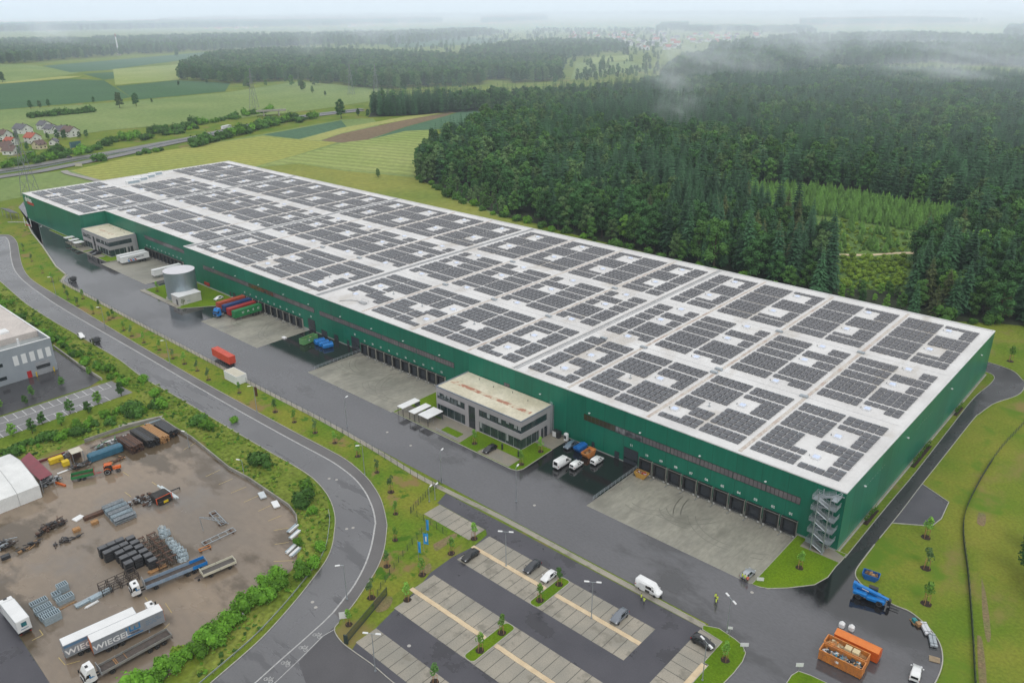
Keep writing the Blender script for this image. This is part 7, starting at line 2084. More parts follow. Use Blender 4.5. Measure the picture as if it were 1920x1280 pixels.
for k, (px, py, n_, L_, lab) in enumerate(((73, 1130, 1, 3.2, 'rear slotted galvanised grating stack at left'), (82, 1145, 2, 3.2, 'second slotted galvanised grating stack at left'), (91, 1155, 2, 3.2, 'third slotted galvanised grating stack at left'), (99, 1163, 3, 3.2, 'front slotted galvanised grating stack at left'), (123, 1126, 2, 3.2, 'slotted galvanised rack standing right of the grating stacks'), (119, 1107, 3, 2.0, 'tall small galvanised box stack behind the slotted rack'), (107, 1119, 2, 1.5, 'low small galvanised box stack left of the slotted rack'))):
 p = at(px, py); m = MB(); a_ = AX + 0.05
 for i in range(n_):
  z = i * 0.62
  m.box(-L_ / 2, L_ / 2, -0.85, -0.75, z, z + 0.55); m.box(-L_ / 2, L_ / 2, 0.75, 0.85, z, z + 0.55)
  kk = int(L_ / 0.4)
  for j in range(kk + 1): m.box(-L_ / 2 + j * L_ / kk - 0.07, -L_ / 2 + j * L_ / kk + 0.07, -0.75, 0.75, z + 0.03, z + 0.52)
 m.box(-L_ / 2 + 0.05, L_ / 2 - 0.05, -0.7, 0.7, 0.01, 0.05, 1)
 tag(m.build('grating_stack', [GALVB, DARK], None, loc=(p.x, p.y, 0.02), rz=a_), lab, 'stack')
lumber(166, 1126, 5.5, 1.3, 0.5, AX + 0.1, [GALV, GALVB], 'grey curved profiles lying left of the pale bundle', 2, 3, seed=6, name='profile_bundle', cat='bundle')
lumber(190, 1116, 5.0, 1.2, 0.7, AX + 0.1, [GALVB], 'pale blue grey profile bundle near the brown frames', 2, 3, seed=7, name='profile_bundle', cat='bundle')
lumber(172, 1134, 3.0, 0.6, 0.3, AX + 0.15, [WHITE, GALV], 'short white profiles on the mud', 1, 3, seed=8, name='profile_bundle', cat='bundle')
lumber(125, 1136, 4.2, 0.3, 0.14, AX + 0.1, [WOOD], 'pale timber strips before the slotted rack', 1, 2, seed=8, name='timber_strip', cat='timber')
lumber(296, 1068, 4.2, 1.2, 0.4, AX, [WOOD], 'orange timber pallet boards under the front black stack', 2, 3, seed=9)
def ladder(pa, pb, w_, label, h=0.4, m_=GALV):
 a, b = at(*pa), at(*pb); L_ = (b - a).length; m = MB()
 for y in (-w_ / 2, w_ / 2): m.tube([(0, y, h), (L_, y, h)], 0.12, 5)
 n = int(L_ / 1.6)
 for k in range(n + 1): m.tube([(L_ * k / n, -w_ / 2, h), (L_ * k / n, w_ / 2, h)], 0.08, 5)
 for k in (0.1, 0.9): m.box(L_ * k - 0.15, L_ * k + 0.15, -w_ / 2 - 0.3, w_ / 2 + 0.3, 0, h - 0.12, 1)
 tag(m.build('lattice_section', [m_, RUST], None, loc=(a.x, a.y, 0.02), rz=math.atan2(b.y - a.y, b.x - a.x)), label, 'lattice')
ladder((381, 1022), (440, 994), 1.6, 'long galvanised lattice section lying near the cream trailer')
ladder((374, 1034), (395, 1026), 1.0, 'short rusty lattice piece at the end of the long section', 0.4, RUSTO)
ladder((398, 962), (420, 985), 1.4, 'galvanised lattice piece standing in weeds behind the long section', 0.5)
p = at(405, 985); e = empty('mast_frame', (p.x, p.y, 0), AX, 'tapered lattice mast frame among weeds on the muddy yard', 'lattice')
m = MB()
for s in (-1, 1): m.tube([(-3.5, 0, 4.2), (2.5, s * 1.6, 0.2)], 0.09, 5)
m.tube([(-3.5, 0, 4.2), (-3.2, 0, 0.1)], 0.08, 5)
for k in range(1, 6):
 t = k / 6; m.tube([(-3.5 + 6 * t, -1.6 * t, 4.2 - 4 * t), (-3.5 + 6 * t, 1.6 * t, 4.2 - 4 * t)], 0.06, 5)
m.build('frame', GALV, e)
p = at(304, 938); e = empty('yard_machine', (p.x, p.y, 0.02), AX + 0.1, 'black machine with orange frame beside the white beams', 'machine')
MB().bbox(-2.1, 1.9, -1.5, 1.7, 0.4, 2.3, 0.25).bbox(-1.8, 1.6, -2.2, -1.51, 0.3, 1.2, 0.1).build('body', mat('black_machine', (0.014, 0.013, 0.012), (0.03, 0.025, 0.022), scale=2, rough=0.6), e)
MB().box(-2.2, 2.0, -1.62, -1.5, 2.0, 2.16).box(-2.2, -2.0, -1.75, -1.625, 0.5, 2.16).box(1.8, 2.0, -1.75, -1.625, 0.5, 2.16).build('guard_frame', mat('red_orange', (0.6, 0.1, 0.04), rough=0.5), e)
MB().box(-0.6, 0.6, -2.3, -2.21, 0.5, 1.1).build('panel', YELLOW, e)
a, b = at(296, 908, 1.2), at(333, 938, 0.3)
m = MB(); L_ = (b - a).length
for y, dx in ((-0.3, 0), (0.1, 1.2)): m.box(dx, L_ - 0.5 + dx * 0.4, y, y + 0.36, 0, 0.4)
o = m.build('steel_beams', mat('pale_beam', (0.6, 0.66, 0.68), (0.5, 0.56, 0.58), scale=2, rough=0.4), None, loc=(a.x, a.y, 0.75), rz=math.atan2(b.y - a.y, b.x - a.x)); tag(o, 'pair of white steel beams resting next to the black machine', 'beams')
thing('trestle', MB().box(-1.8, 2.8, -0.1, 0.1, 0.5, 0.72).box(-1.8, -1.6, -0.1, 0.1, 0, 0.5).box(2.6, 2.8, -0.1, 0.1, 0, 0.5), DARK, (at(318, 925).x, at(318, 925).y, 0.02), AX, 'black trestle under the white steel beams, upper', 'trestle')
for k, (px, py) in enumerate(((250, 945), (262, 938), (270, 940), (278, 946), (284, 931))):
 scrap(px, py, 2.4, 1.6, 16, 20 + k, '%s small heap of brown brackets between sheet stack and black machine' % ORD[k], [RUST, BRF, GALV], 0.9, 'bracket_heap', False)
scrap(95, 990, 6.5, 3.0, 60, 31, 'large dark heap of steel mats and bars at mid left', [DARK, BRF, RUST], 1.3, 'mat_heap')
scrap(125, 1014, 5.5, 1.2, 20, 32, 'dark bars lying parallel in front of the steel mat heap', [DARK, BRF], 0.5, 'bar_heap')
scrap(52, 1026, 5.0, 1.8, 24, 33, 'dark bars with a brown box at far left', [DARK, BRF, CARD], 0.6, 'bar_heap')
scrap(8, 1025, 4.0, 3.0, 40, 34, 'dark scrap at the left picture edge', [DARK, BRF, GALV], 1.2)
for k, (px, py, sx, lab) in enumerate(((144, 995, 0.8, 'small orange crate near the steel mat heap'), (178, 981, 0.8, 'small orange crate in front of the wooden trough'), (176, 968, 2.3, 'long brown wooden trough near the white sack'), (11, 1046, 0.9, 'small dark crate at the left edge'))):
 thing('crate', MB().bbox(-sx, sx, -0.6, 0.6, 0, 0.8, 0.05).box(-sx - 0.03, sx + 0.03, -0.63, 0.63, 0.3, 0.42), WOOD if k < 2 else (RUST if k == 2 else DARK), (at(px, py).x, at(px, py).y, 0.02), AX, lab, 'crate')
thing('white_sheet', MB().bbox(-1.2, 1.2, -0.9, 0.9, 0, 0.35, 0.1), WHITE, (at(147, 972).x, at(147, 972).y, 0.02), AX + 0.3, 'crumpled white sheet on the mud beside the wooden trough', 'sheet')
for k, (px, py) in enumerate(((492, 930), (517, 947))):
 thing('panel_stack', MB().bbox(-1.5, 1.5, -0.8, 0.8, 0.15, 0.5, 0.04).box(-1.2, -1.0, -0.7, 0.7, 0, 0.15, 1).box(1.0, 1.2, -0.7, 0.7, 0, 0.15, 1), [mat('pale_panel', (0.55, 0.6, 0.62), rough=0.5) if k == 0 else WHITE, WOOD], (at(px, py).x, at(px, py).y, 0.02), -0.3, ['pale grey panel stack at the yard wall', 'white panel stack at the yard wall'][k], 'stack')
for k, (px, py, lab) in enumerate(((549, 992, 'white profile bundle at the right yard edge, upper'), (553, 1003, 'grey profile bundle at the right yard edge, middle'), (546, 1030, 'white profile bundle at the right yard edge, lower'), (554, 1036, 'pale bundle against the green bank, lower right'))):
 lumber(px, py, 3.6, 1.0, 0.5, 1.9, [WHITE, GALVB], lab, 2, 3, seed=40 + k, name='profile_bundle', cat='bundle')
for k, (px, py) in enumerate(((405, 1182), (425, 1170), (437, 1163))):
 lumber(px, py, 4.6, 1.8, 0.9, AX + 0.1 * k, [GALVB, WHITE], '%s galvanised heap half hidden by the hedge' % ORD[k], 2, 4, seed=50 + k, name='zinc_heap', cat='heap')
fx0, fx1, fy0, fy1, fh = -312.0, -242.0, -140.0, -79.5, 11.9
FGREY = mat('grey_factory_wall', (0.3, 0.33, 0.36), (0.27, 0.3, 0.33), scale=0.3, rough=0.45)
e = empty('factory_building', ((fx0 + fx1) / 2, (fy0 + fy1) / 2, 0), 0, 'grey flat roofed factory at the left edge with white panels and red door', 'factory')
ox, oy = e.location.x, e.location.y
def FB(m, nm, mats_):
 m.v = [(x - ox, y - oy, z) for x, y, z in m.v]; return m.build(nm, mats_, e)
m = MB(); t = 0.4
m.box(fx0, fx1, fy0, fy0 + t, 0, fh); m.box(fx0, fx1, fy1 - t, fy1, 0, fh); m.box(fx1 - t, fx1, fy0 + t, fy1 - t, 0, fh); m.box(fx0, fx0 + t, fy0 + t, fy1 - t, 0, fh)
FB(m, 'wall', FGREY)
m = MB().quad((fx1 - 11, fy0 + t, fh - 2.2), (fx1 - t, fy0 + t, fh - 2.2), (fx1 - t, fy1 - t, fh - 2.2), (fx1 - 11, fy1 - t, fh - 2.2))
FB(m, 'lower_roof', mat('gravel_roof', (0.32, 0.34, 0.34), (0.25, 0.27, 0.27), scale=0.4, rough=0.7))
m = MB().box(fx0 + t, fx1 - 11, fy0 + t, fy1 - t, 0.5, fh - 0.1); FB(m, 'roof', mat('buff_roof', (0.55, 0.5, 0.46), (0.46, 0.42, 0.39), scale=0.2, rough=0.6, fine=0.1, fine_scale=2))
m = MB().box(fx0 - 0.05, fx1 + 0.05, fy1 - 0.42, fy1 + 0.05, fh, fh + 0.15).box(fx1 - 0.42, fx1 + 0.05, fy0, fy1 - 0.425, fh, fh + 0.15); FB(m, 'parapet', WHITE)
for k in range(5):
 y = -80.6 - k * 2.55; FB(MB().box(fx1 + 0.005, fx1 + 0.06, y - 1.3, y + 0.2, 5.6, 9.0), 'translucent_panel', WHITE)
FB(MB().box(fx1 - 0.35, fx1 + 0.03, -86.0, -81.5, 0.0, 4.8), 'dock_opening', mat('gate_pale', (0.33, 0.34, 0.36), rough=0.5)); FB(MB().box(fx1 + 0.032, fx1 + 0.3, -85.9, -81.6, 2.4, 2.75).box(fx1 + 0.032, fx1 + 0.3, -85.9, -81.6, 2.95, 3.4), 'gate_bars', DARK)
FB(MB().box(fx1 + 0.01, fx1 + 0.08, -89.1, -87.7, 0.1, 2.5), 'door', RED)
for y in (-86.5, -80.9): FB(MB().box(fx1 + 0.4, fx1 + 0.7, y - 0.15, y + 0.15, 0, 1.6), 'bollard', YELLOW)
for y, z in ((-96.0, 6.5), (-95.8, 1.8), (-101, 1.8), (-101, 6.5)): FB(MB().box(fx1 + 0.01, fx1 + 0.05, y - 1.6, y + 0.6, z, z + 1.2), 'window', GLASS)
FB(MB().tube([(-247, -88, fh - 2.2), (-247, -88, fh + 1.0)], 0.35, 10), 'chimney', WHITE)
FB(MB().bbox(-246.5, -245.0, -86, -83.5, fh - 2.2, fh - 1.4, 0.1), 'roof_unit', DARK); FB(MB().bbox(-262, -258, -90, -87, fh - 0.1, fh + 0.6, 0.1), 'roof_unit', WHITE)
flat('factory_yard', [(-262, -73.6), (-222, -73.4), (-219.5, -78), (-219, -140), (-241.9, -140), (-241.9, -79.4), (-262, -79.4)], 0.008, mat('factory_asphalt', (0.055, 0.054, 0.058), (0.042, 0.041, 0.044), scale=0.08, rough=0.1, rough2=0.42, rscale=0.06, fine=0.1, fine_scale=3, stretch=(1, 0.6, 1)))
flat('factory_car_park', [(-218.4, -71.2), (-204.2, -70.4), (-203.4, -150), (-218.4, -150)], 0.010, mat('pale_asphalt', (0.2, 0.198, 0.2), (0.165, 0.163, 0.165), scale=0.08, rough=0.4, rough2=0.6, fine=0.08, fine_scale=3))
wl_ = MB()
for k in range(28):
 y = -73.2 - k * 2.6
 wl_.strip([(-218.0, y), (-213.6, y)], 0.13, 0.022)
 if k > 1: wl_.strip([(-203.6, y + 0.6), (-208.2, y + 0.6)], 0.13, 0.022)
wl_.strip([(-213.6, -73.2), (-213.6, -146)], 0.13, 0.0225); wl_.strip([(-208.2, -77.8), (-208.2, -146)], 0.13, 0.0225)
struct(wl_.build('bay_lines', LETTER))
tag(MB().wallstrip([(-264, -72.8), (-238.5, -73.4), (-221.2, -73.1)], 0.35, -0.05, 0.9).build('retaining_wall', CONC), 'low concrete retaining wall between factory yard and bank', 'wall')
e = empty('carport', (-487, -12.6, 0), -0.02, 'dark sloping carport roof beyond the far end of the hall', 'carport')
MB().add([(-17, -2.2, 4.6), (1, -2.2, 4.6), (1, 2.4, 3.2), (-17, 2.4, 3.2), (-17, -2.2, 4.8), (1, -2.2, 4.8), (1, 2.4, 3.4), (-17, 2.4, 3.4)], [(4, 5, 6, 7), (3, 2, 1, 0), (0, 1, 5, 4), (1, 2, 6, 5), (2, 3, 7, 6), (3, 0, 4, 7)]).build('roof', DARK, e)
for x in (-16, -8, 0):
 for y in (-1.9, 2.1): MB().box(x - .12, x + .12, y - .12, y + .12, 0, 3.35 if y > 0 else 4.6).build('post', GALV, e)
e = empty('barrier', (-463, -13.5, 0), 0.2, 'red and white height barrier frame at the far end of the drive', 'barrier')
for x in (-3, 3): MB().box(x - .15, x + .15, -.15, .15, 0, 5).build('post', WHITE, e)
MB().box(-3, 3, -.12, .12, 0.5, 1.0).build('beam', RED, e)
def leafm(name, c, c2, sc_=0.35, rand=0.34):
 m = mat(name, c, c2, scale=sc_, rough=0.75, spec=0.2, coord='object', rand=rand, fine=0.25, fine_scale=1.3, lo=0.3, hi=0.7)
 return m
LEAVES = [leafm('leaf_mid_green', (0.10, 0.215, 0.05), (0.06, 0.145, 0.034)), leafm('leaf_deep_green', (0.062, 0.16, 0.045), (0.038, 0.105, 0.032)),
          leafm('leaf_bright_green', (0.18, 0.36, 0.055), (0.12, 0.26, 0.042)), leafm('leaf_grey_green', (0.125, 0.215, 0.075), (0.085, 0.155, 0.055))]
NEEDLE = [leafm('needles_dark', (0.038, 0.098, 0.044), (0.022, 0.062, 0.028), 0.5), leafm('needles_blue_green', (0.05, 0.13, 0.054), (0.032, 0.086, 0.036), 0.5), leafm('needles_brownish', (0.1, 0.125, 0.045), (0.062, 0.082, 0.03), 0.5)]
NEEDLE_Y = leafm('needles_young', (0.13, 0.27, 0.05), (0.085, 0.19, 0.036), 0.5)
SHRUBL = [leafm('shrub_green', (0.13, 0.29, 0.026), (0.08, 0.2, 0.018), 0.9), leafm('shrub_dark', (0.075, 0.175, 0.028), (0.045, 0.115, 0.02), 0.9), leafm('shrub_light', (0.2, 0.3, 0.035), (0.125, 0.215, 0.024), 0.9)]
def leaf_cards(m, rr, c, rad, n, size, up=0.35, mi=0):
 """leaf clumps over an ellipsoid: folded little quads facing outwards"""
 cx, cy, cz = c; rx, ry, rz = rad
 for _ in range(n):
  z = rr.uniform(-0.75, 1); a = rr.uniform(0, 2 * PI)
  s = math.sqrt(max(0, 1 - z * z)); k = rr.uniform(0.72, 1.05)
  nx, ny, nz = s * math.cos(a), s * math.sin(a), z
  p = Vector((cx + rx * nx * k, cy + ry * ny * k, cz + rz * nz * k))
  nrm = (Vector((nx, ny, nz + up)) + Vector((rr.uniform(-.6, .6), rr.uniform(-.6, .6), rr.uniform(-.5, .5)))).normalized()
  u = nrm.cross(Vector((rr.uniform(-1, 1), rr.uniform(-1, 1), rr.uniform(-1, 1))))
  if u.length < 1e-3: continue
  u.normalize(); v = nrm.cross(u)
  q = size * rr.uniform(0.6, 1.3)
  d = nrm * q * 0.22
  m.add([p - u * q * 0.5 - d, p - v * q * 0.38, p + u * q * 0.5 - d, p + v * q * 0.42], [(0, 1, 2, 3)], mi)
def broadleaf(seed, h, r, leafmat, cards=1300, size=1.0, trunk=True):
 rr = random.Random(seed)
 cr = MB()
 blobs = []
 n = rr.randint(11, 15)
 zb = h * 0.13
 for i in range(n):
  t = (i + 0.5) / n
  z = zb + (h - zb) * (0.1 + 0.82 * t)
  ww = r * (1.0 - abs(t - 0.38) ** 1.6 * 1.15)
  a = i * 2.4 + rr.uniform(-.5, .5); d = ww * rr.uniform(0.3, 0.68)
  br = r * rr.uniform(0.34, 0.5) * (0.75 + 0.3 * (1 - t))
  blobs.append(((d * math.cos(a), d * math.sin(a), z), (br, br, br * 0.8)))
 for c, rad in blobs:
  leaf_cards(cr, rr, c, rad, cards // n, size)
  k = 0.66            # dark inner mass of each clump
  vs = []
  for zz, s in ((-0.8, 0.5), (0.0, 1.0), (0.75, 0.6)):
   vs += [(c[0] + rad[0] * k * s * math.cos(q * 2 * PI / 6 + zz), c[1] + rad[1] * k * s * math.sin(q * 2 * PI / 6 + zz), c[2] + rad[2] * k * zz) for q in range(6)]
  cr.add(vs, [(a_ * 6 + q, a_ * 6 + (q + 1) % 6, (a_ + 1) * 6 + (q + 1) % 6, (a_ + 1) * 6 + q) for a_ in (0, 1) for q in range(6)] + [tuple(range(12, 18))])
 tr = MB()
 tr.tube([(0, 0, -0.2), (0.1, 0, h * 0.3), (0.2, 0.1, h * 0.7)], h * 0.022, 7, r1=h * 0.006)
 for c, _ in blobs[:7]:
  tr.tube([(0.1, 0, h * 0.28), (c[0] * 0.5, c[1] * 0.5, h * 0.28 + (c[2] - h * 0.28) * 0.6), c], h * 0.009, 5, r1=h * 0.003)
 return cr, tr
def spruce(seed, h, r, dens=1.0):
 rr = random.Random(seed)
 cr = MB()
 nl = int(26 * dens)
 for l in range(nl):
  t = (l + rr.uniform(0, .4)) / nl
  z = h * (0.10 + 0.9 * t)
  rad = r * (1 - t) ** 0.68 * (1.0 if t > 0.08 else 0.75) * rr.uniform(0.88, 1.1) + 0.1
  nb = max(5, int(13 * (1 - t * 0.55)))
  a0 = rr.uniform(0, 6.3)
  for b in range(nb):
   a = a0 + 2 * PI * b / nb + rr.uniform(-.2, .2)
   L_ = rad * rr.uniform(0.72, 1.18); w_ = max(0.22, L_ * 0.27) * rr.uniform(0.8, 1.2)
   ca, sa = math.cos(a), math.sin(a)
   dr = rr.uniform(0.25, 0.5) * L_
   def P(d, s, dz): return (ca * d - sa * s, sa * d + ca * s, z + dz)
   cr.add([P(0.05, -w_ * 0.4, 0.12), P(0.05, w_ * 0.4, 0.12), P(L_ * 0.55, w_, -dr * 0.35), P(L_ * 0.6, 0, -dr * 0.2), P(L_ * 0.55, -w_, -dr * 0.35), P(L_, 0, -dr * 0.8)],
                   [(0, 1, 2, 3), (0, 3, 4), (3, 2, 5), (4, 3, 5)])
 cr.tube([(0, 0, h * 0.9), (0, 0, h * 1.02)], 0.12, 4, r1=0.02)
 tr = MB().tube([(0, 0, -0.2), (0, 0, h * 0.5), (0, 0, h * 0.97)], h * 0.016, 6, r1=0.03)
 return cr, tr
def shrub(seed, h, r, cards=260, size=0.55):
 rr = random.Random(seed)
 m = MB()
 n = rr.randint(5, 8)
 for i in range(n):
  a = rr.uniform(0, 6.3); d = r * rr.uniform(0.0, 0.62)
  br = r * rr.uniform(0.36, 0.58); z = h * rr.uniform(0.25, 0.62)
  c, rad = (d * math.cos(a), d * math.sin(a), z), (br, br, min(br, h * 0.42))
  leaf_cards(m, rr, c, rad, cards // n, size, 0.5)
  vs = []
  for zz, s in ((-0.9, 0.6), (0.0, 1.0), (0.75, 0.55)):
   vs += [(c[0] + rad[0] * .7 * s * math.cos(q * 2 * PI / 6), c[1] + rad[1] * .7 * s * math.sin(q * 2 * PI / 6), c[2] + rad[2] * .7 * zz) for q in range(6)]
  m.add(vs, [(k * 6 + q, k * 6 + (q + 1) % 6, (k + 1) * 6 + (q + 1) % 6, (k + 1) * 6 + q) for k in (0, 1) for q in range(6)] + [tuple(range(12, 18))])
 return m
def mesh_of(mb, name, m):
 o = mb.build(name, m); me = o.data; bpy.data.objects.remove(o); return me
BL = []
for i, (h, r, k) in enumerate(((20, 6.5, 0), (23, 7.5, 1), (18, 6.0, 2), (21, 6.0, 3), (16, 6.2, 0), (22, 7.0, 1), (15, 5.0, 2), (24, 7.0, 0))):
 c, t = broadleaf(100 + i, h, r, None)
 BL.append((mesh_of(c, 'crown', LEAVES[k]), mesh_of(t, 'trunk', BARK), h, k))
SP = []
for i, (h, r, k) in enumerate(((25, 5.2, 0), (28, 5.6, 0), (23, 4.8, 1), (26, 5.4, 1), (22, 5.2, 2), (29, 5.2, 0))):
 c, t = spruce(200 + i, h, r)
 SP.append((mesh_of(c, 'crown', NEEDLE[k]), mesh_of(t, 'trunk', BARK), h, k))
SPY = [mesh_of(spruce(300 + i, 6.2, 2.3, 0.5)[0], 'crown', NEEDLE_Y) for i in range(3)]
SH = [(mesh_of(shrub(400 + i, h, r), 'foliage', SHRUBL[k]), k) for i, (h, r, k) in enumerate(((2.6, 2.2, 0), (3.2, 2.6, 1), (2.0, 1.8, 2), (2.8, 2.4, 0), (2.2, 2.6, 1), (3.6, 2.8, 0)))]
far_col = bpy.data.collections.new('far_trees')
FARP = []
for i, (kind, k) in enumerate((('b', 0), ('b', 1), ('b', 3), ('s', 0), ('s', 1), ('b', 1))):
 if kind == 'b': mb = broadleaf(500 + i, 21, 6.6, None, 420, 1.5)[0]; m = LEAVES[k]
 else: mb = spruce(520 + i, 25, 5.3, 0.6)[0]; m = NEEDLE[k]
 o = mb.build('far_%d' % i, m); col.objects.unlink(o); far_col.objects.link(o)
 FARP.append(kind)
def plant_tree(name, proto, p, s, rz, label, cat, group):
 cme, tme, h, k = proto
 e = empty(name, p, rz, label, cat, group)
 e.scale = (s, s, s)
 for nm, me in (('crown', cme), ('trunk', tme)):
  o = bpy.data.objects.new(nm, me); col.objects.link(o); o.parent = e
 return e
def inside(pt, poly):
 x, y = pt; c = False; n = len(poly)
 for i in range(n):
  x0, y0 = poly[i]; x1, y1 = poly[(i + 1) % n]
  if (y0 > y) != (y1 > y) and x < (x1 - x0) * (y - y0) / (y1 - y0) + x0: c = not c
 return c
FOREST = [(778, 332), (850, 368), (940, 405), (1000, 418), (1100, 446), (1200, 470), (1300, 500), (1400, 522), (1480, 545), (1600, 573), (1750, 600), (1870, 606), (1960, 615), (2150, 640), (2150, 150), (1900, 140), (1700, 142), (1560, 146), (1400, 158), (1250, 164), (1100, 182), (1010, 190), (860, 194), (705, 197), (690, 220), (760, 217), (860, 211), (985, 203), (960, 222), (870, 250), (800, 290)]
CLEAR = [(1290, 352), (1420, 346), (1560, 353), (1700, 380), (1835, 402), (1790, 440), (1712, 470), (1712, 548), (1575, 540), (1560, 470), (1500, 440), (1400, 402)]
THICKET = [(800, 345), (900, 352), (960, 385), (955, 412), (900, 392), (850, 368)]
rr = random.Random(11)
FW2 = FOREST
cand = []
def nearc(x, y): return math.hypot(x - CAM.x, y - CAM.y)
wx0, wx1, wy0, wy1 = -760, 420, 150, 1250
x = wx0
while x < wx1:
 y = wy0
 while y < wy1:
  st_ = 6.3
  px_, py_ = x + rr.uniform(-2.4, 2.4), y + rr.uniform(-2.4, 2.4)
  q = pix((px_, py_, 0))
  if inside(q, FOREST) and not inside(q, CLEAR) and noise.noise((px_ * 0.03, py_ * 0.03, 5.0)) > -0.42:
   cand.append((nearc(px_, py_), px_, py_, q))
  y += st_
 x += 6.3
cand.sort()
counts = {'s': 0, 'b': 0}
far_pts = []
edge_front = lambda x, y: y < 230 if x > -180 else y < 265 - (x + 180) * 0.1
zone = lambda q: 'behind the near half of the hall' if q[0] > 1350 else ('behind the middle of the hall' if q[0] > 1050 else 'behind the far half of the hall')
def hidden_low(q): return 1555 < q[0] < 1708 and q[1] > 470
for d, x, y, q in cand:
 nz = noise.noise((x * 0.008, y * 0.008, 3.0)); n2 = noise.noise((x * 0.05, y * 0.05, 9.0))
 if q[0] > 1700 and q[1] > 420: pb = 0.5
 elif y < 200 or (q[0] < 1010 and q[1] > 240): pb = 0.74 + nz * 0.5
 elif y < 250: pb = 0.5 + nz * 0.8
 else: pb = 0.34 + nz * 1.1
 kind = 'b' if (rr.random() < pb) else 's'
 s = rr.uniform(0.62, 1.16) * (1 + 0.2 * n2)
 if kind == 'b': s *= 0.9
 if rr.random() < 0.07: continue
 low = hidden_low(q)
 thick = inside(q, THICKET)
 if low: kind = 'b'; s *= rr.uniform(0.3, 0.5)
 if thick: kind = 'b'; s *= 0.42
 if kind == 's' and d > 500: s *= 0.95
 if 840 > d and counts[kind] < 300:
  counts[kind] += 1
  if kind == 'b':
   pr = BL[2 if (low or thick) and rr.random() < 0.6 else rr.choice([0, 1, 1, 3, 4, 5, 5, 7, 0, 2 if n2 > 0.1 else 5, 6 if n2 > 0.2 else 1])]
   sz = 'low ' if s < 0.55 else ('tall ' if s * pr[2] > 22 else '')
   lab = '%s%s broadleaf tree in the wood edge %s' % (sz, ('fresh green', 'deep green', 'bright green', 'greyish green')[pr[3]], zone(q))
   plant_tree('broadleaf_tree', pr, (x, y, 0), s, rr.uniform(0, 6.3), lab, 'tree', 'broadleaf trees of the wood')
  else:
   pr = rr.choice(SP); sz = 'tall ' if s * pr[2] > 29 else ('short ' if s * pr[2] < 22 else '')
   lab = '%s%s spruce standing in the wood %s' % (sz, ('dark green', 'blue green', 'brownish')[pr[3]], zone(q))
   plant_tree('spruce_tree', pr, (x, y, 0), s, rr.uniform(0, 6.3), lab, 'tree', 'spruces of the wood')
 else:
  idx = rr.choice((3, 4)) if kind == 's' else rr.choice((0, 1, 2, 5))
  far_pts.append((x, y, 0, idx, s, rr.uniform(0, 6.3)))
sk = [(778, 334), (850, 371), (940, 408), (1000, 421), (1100, 449), (1200, 473), (1300, 503), (1400, 525), (1480, 548), (1600, 576), (1750, 603), (1870, 609), (1960, 618)]
SKIRT = (sk, 62)
def instancer(name, pts, collection, kind='stuff', label=None, cat=None):
 me = bpy.data.meshes.new(name)
 me.from_pydata([p[:3] for p in pts], [], [])
 for nm, ty, k in (('idx', 'INT', 3), ('scl', 'FLOAT', 4), ('rot', 'FLOAT', 5)):
  a = me.attributes.new(nm, ty, 'POINT'); a.data.foreach_set('value', [p[k] for p in pts])
 o = bpy.data.objects.new(name, me); col.objects.link(o)
 ng = bpy.data.node_groups.new(name, 'GeometryNodeTree')
 ng.interface.new_socket('Geometry', in_out='INPUT', socket_type='NodeSocketGeometry'); ng.interface.new_socket('Geometry', in_out='OUTPUT', socket_type='NodeSocketGeometry')
 N, L = ng.nodes, ng.links
 gi, go = N.new('NodeGroupInput'), N.new('NodeGroupOutput')
 ci = N.new('GeometryNodeCollectionInfo'); ci.inputs['Collection'].default_value = collection; ci.inputs['Separate Children'].default_value = True; ci.inputs['Reset Children'].default_value = True
 ip = N.new('GeometryNodeInstanceOnPoints'); ip.inputs['Pick Instance'].default_value = True
 def attr(nm, ty):
  a = N.new('GeometryNodeInputNamedAttribute'); a.data_type = ty; a.inputs['Name'].default_value = nm; return a.outputs['Attribute']
 L.new(gi.outputs[0], ip.inputs['Points']); L.new(ci.outputs[0], ip.inputs['Instance'])
 L.new(attr('idx', 'INT'), ip.inputs['Instance Index'])
 cx = N.new('ShaderNodeCombineXYZ'); L.new(attr('rot', 'FLOAT'), cx.inputs['Z']); L.new(cx.outputs[0], ip.inputs['Rotation'])
 L.new(attr('scl', 'FLOAT'), ip.inputs['Scale'])
 L.new(ip.outputs[0], go.inputs[0])
 md = o.modifiers.new('scatter', 'NODES'); md.node_group = ng
 return tag(o, label, cat, None, kind)
def scatter(poly, step, smin, smax, choices, maxd=9000, keep=1.0):
 pts = [at(*p) for p in poly]; pp_ = [(p.x, p.y) for p in pts]
 x0, x1 = min(p.x for p in pts), max(p.x for p in pts); y0, y1 = min(p.y for p in pts), max(p.y for p in pts)
 out = []
 x = x0
 while x < x1:
  y = y0
  while y < y1:
   a, b = x + rr.uniform(-.45, .45) * step, y + rr.uniform(-.45, .45) * step
   if inside((a, b), pp_) and rr.random() < keep and noise.noise((a * .011, b * .011, 2)) > (-.3 if step > 7 else -9):
    out.append((a, b, 0, rr.choice(choices), rr.uniform(smin, smax), rr.uniform(0, 6.3)))
   y += step
  x += step
 return out
B_, S_ = (0, 1, 2, 5), (3, 4)
woods = far_pts
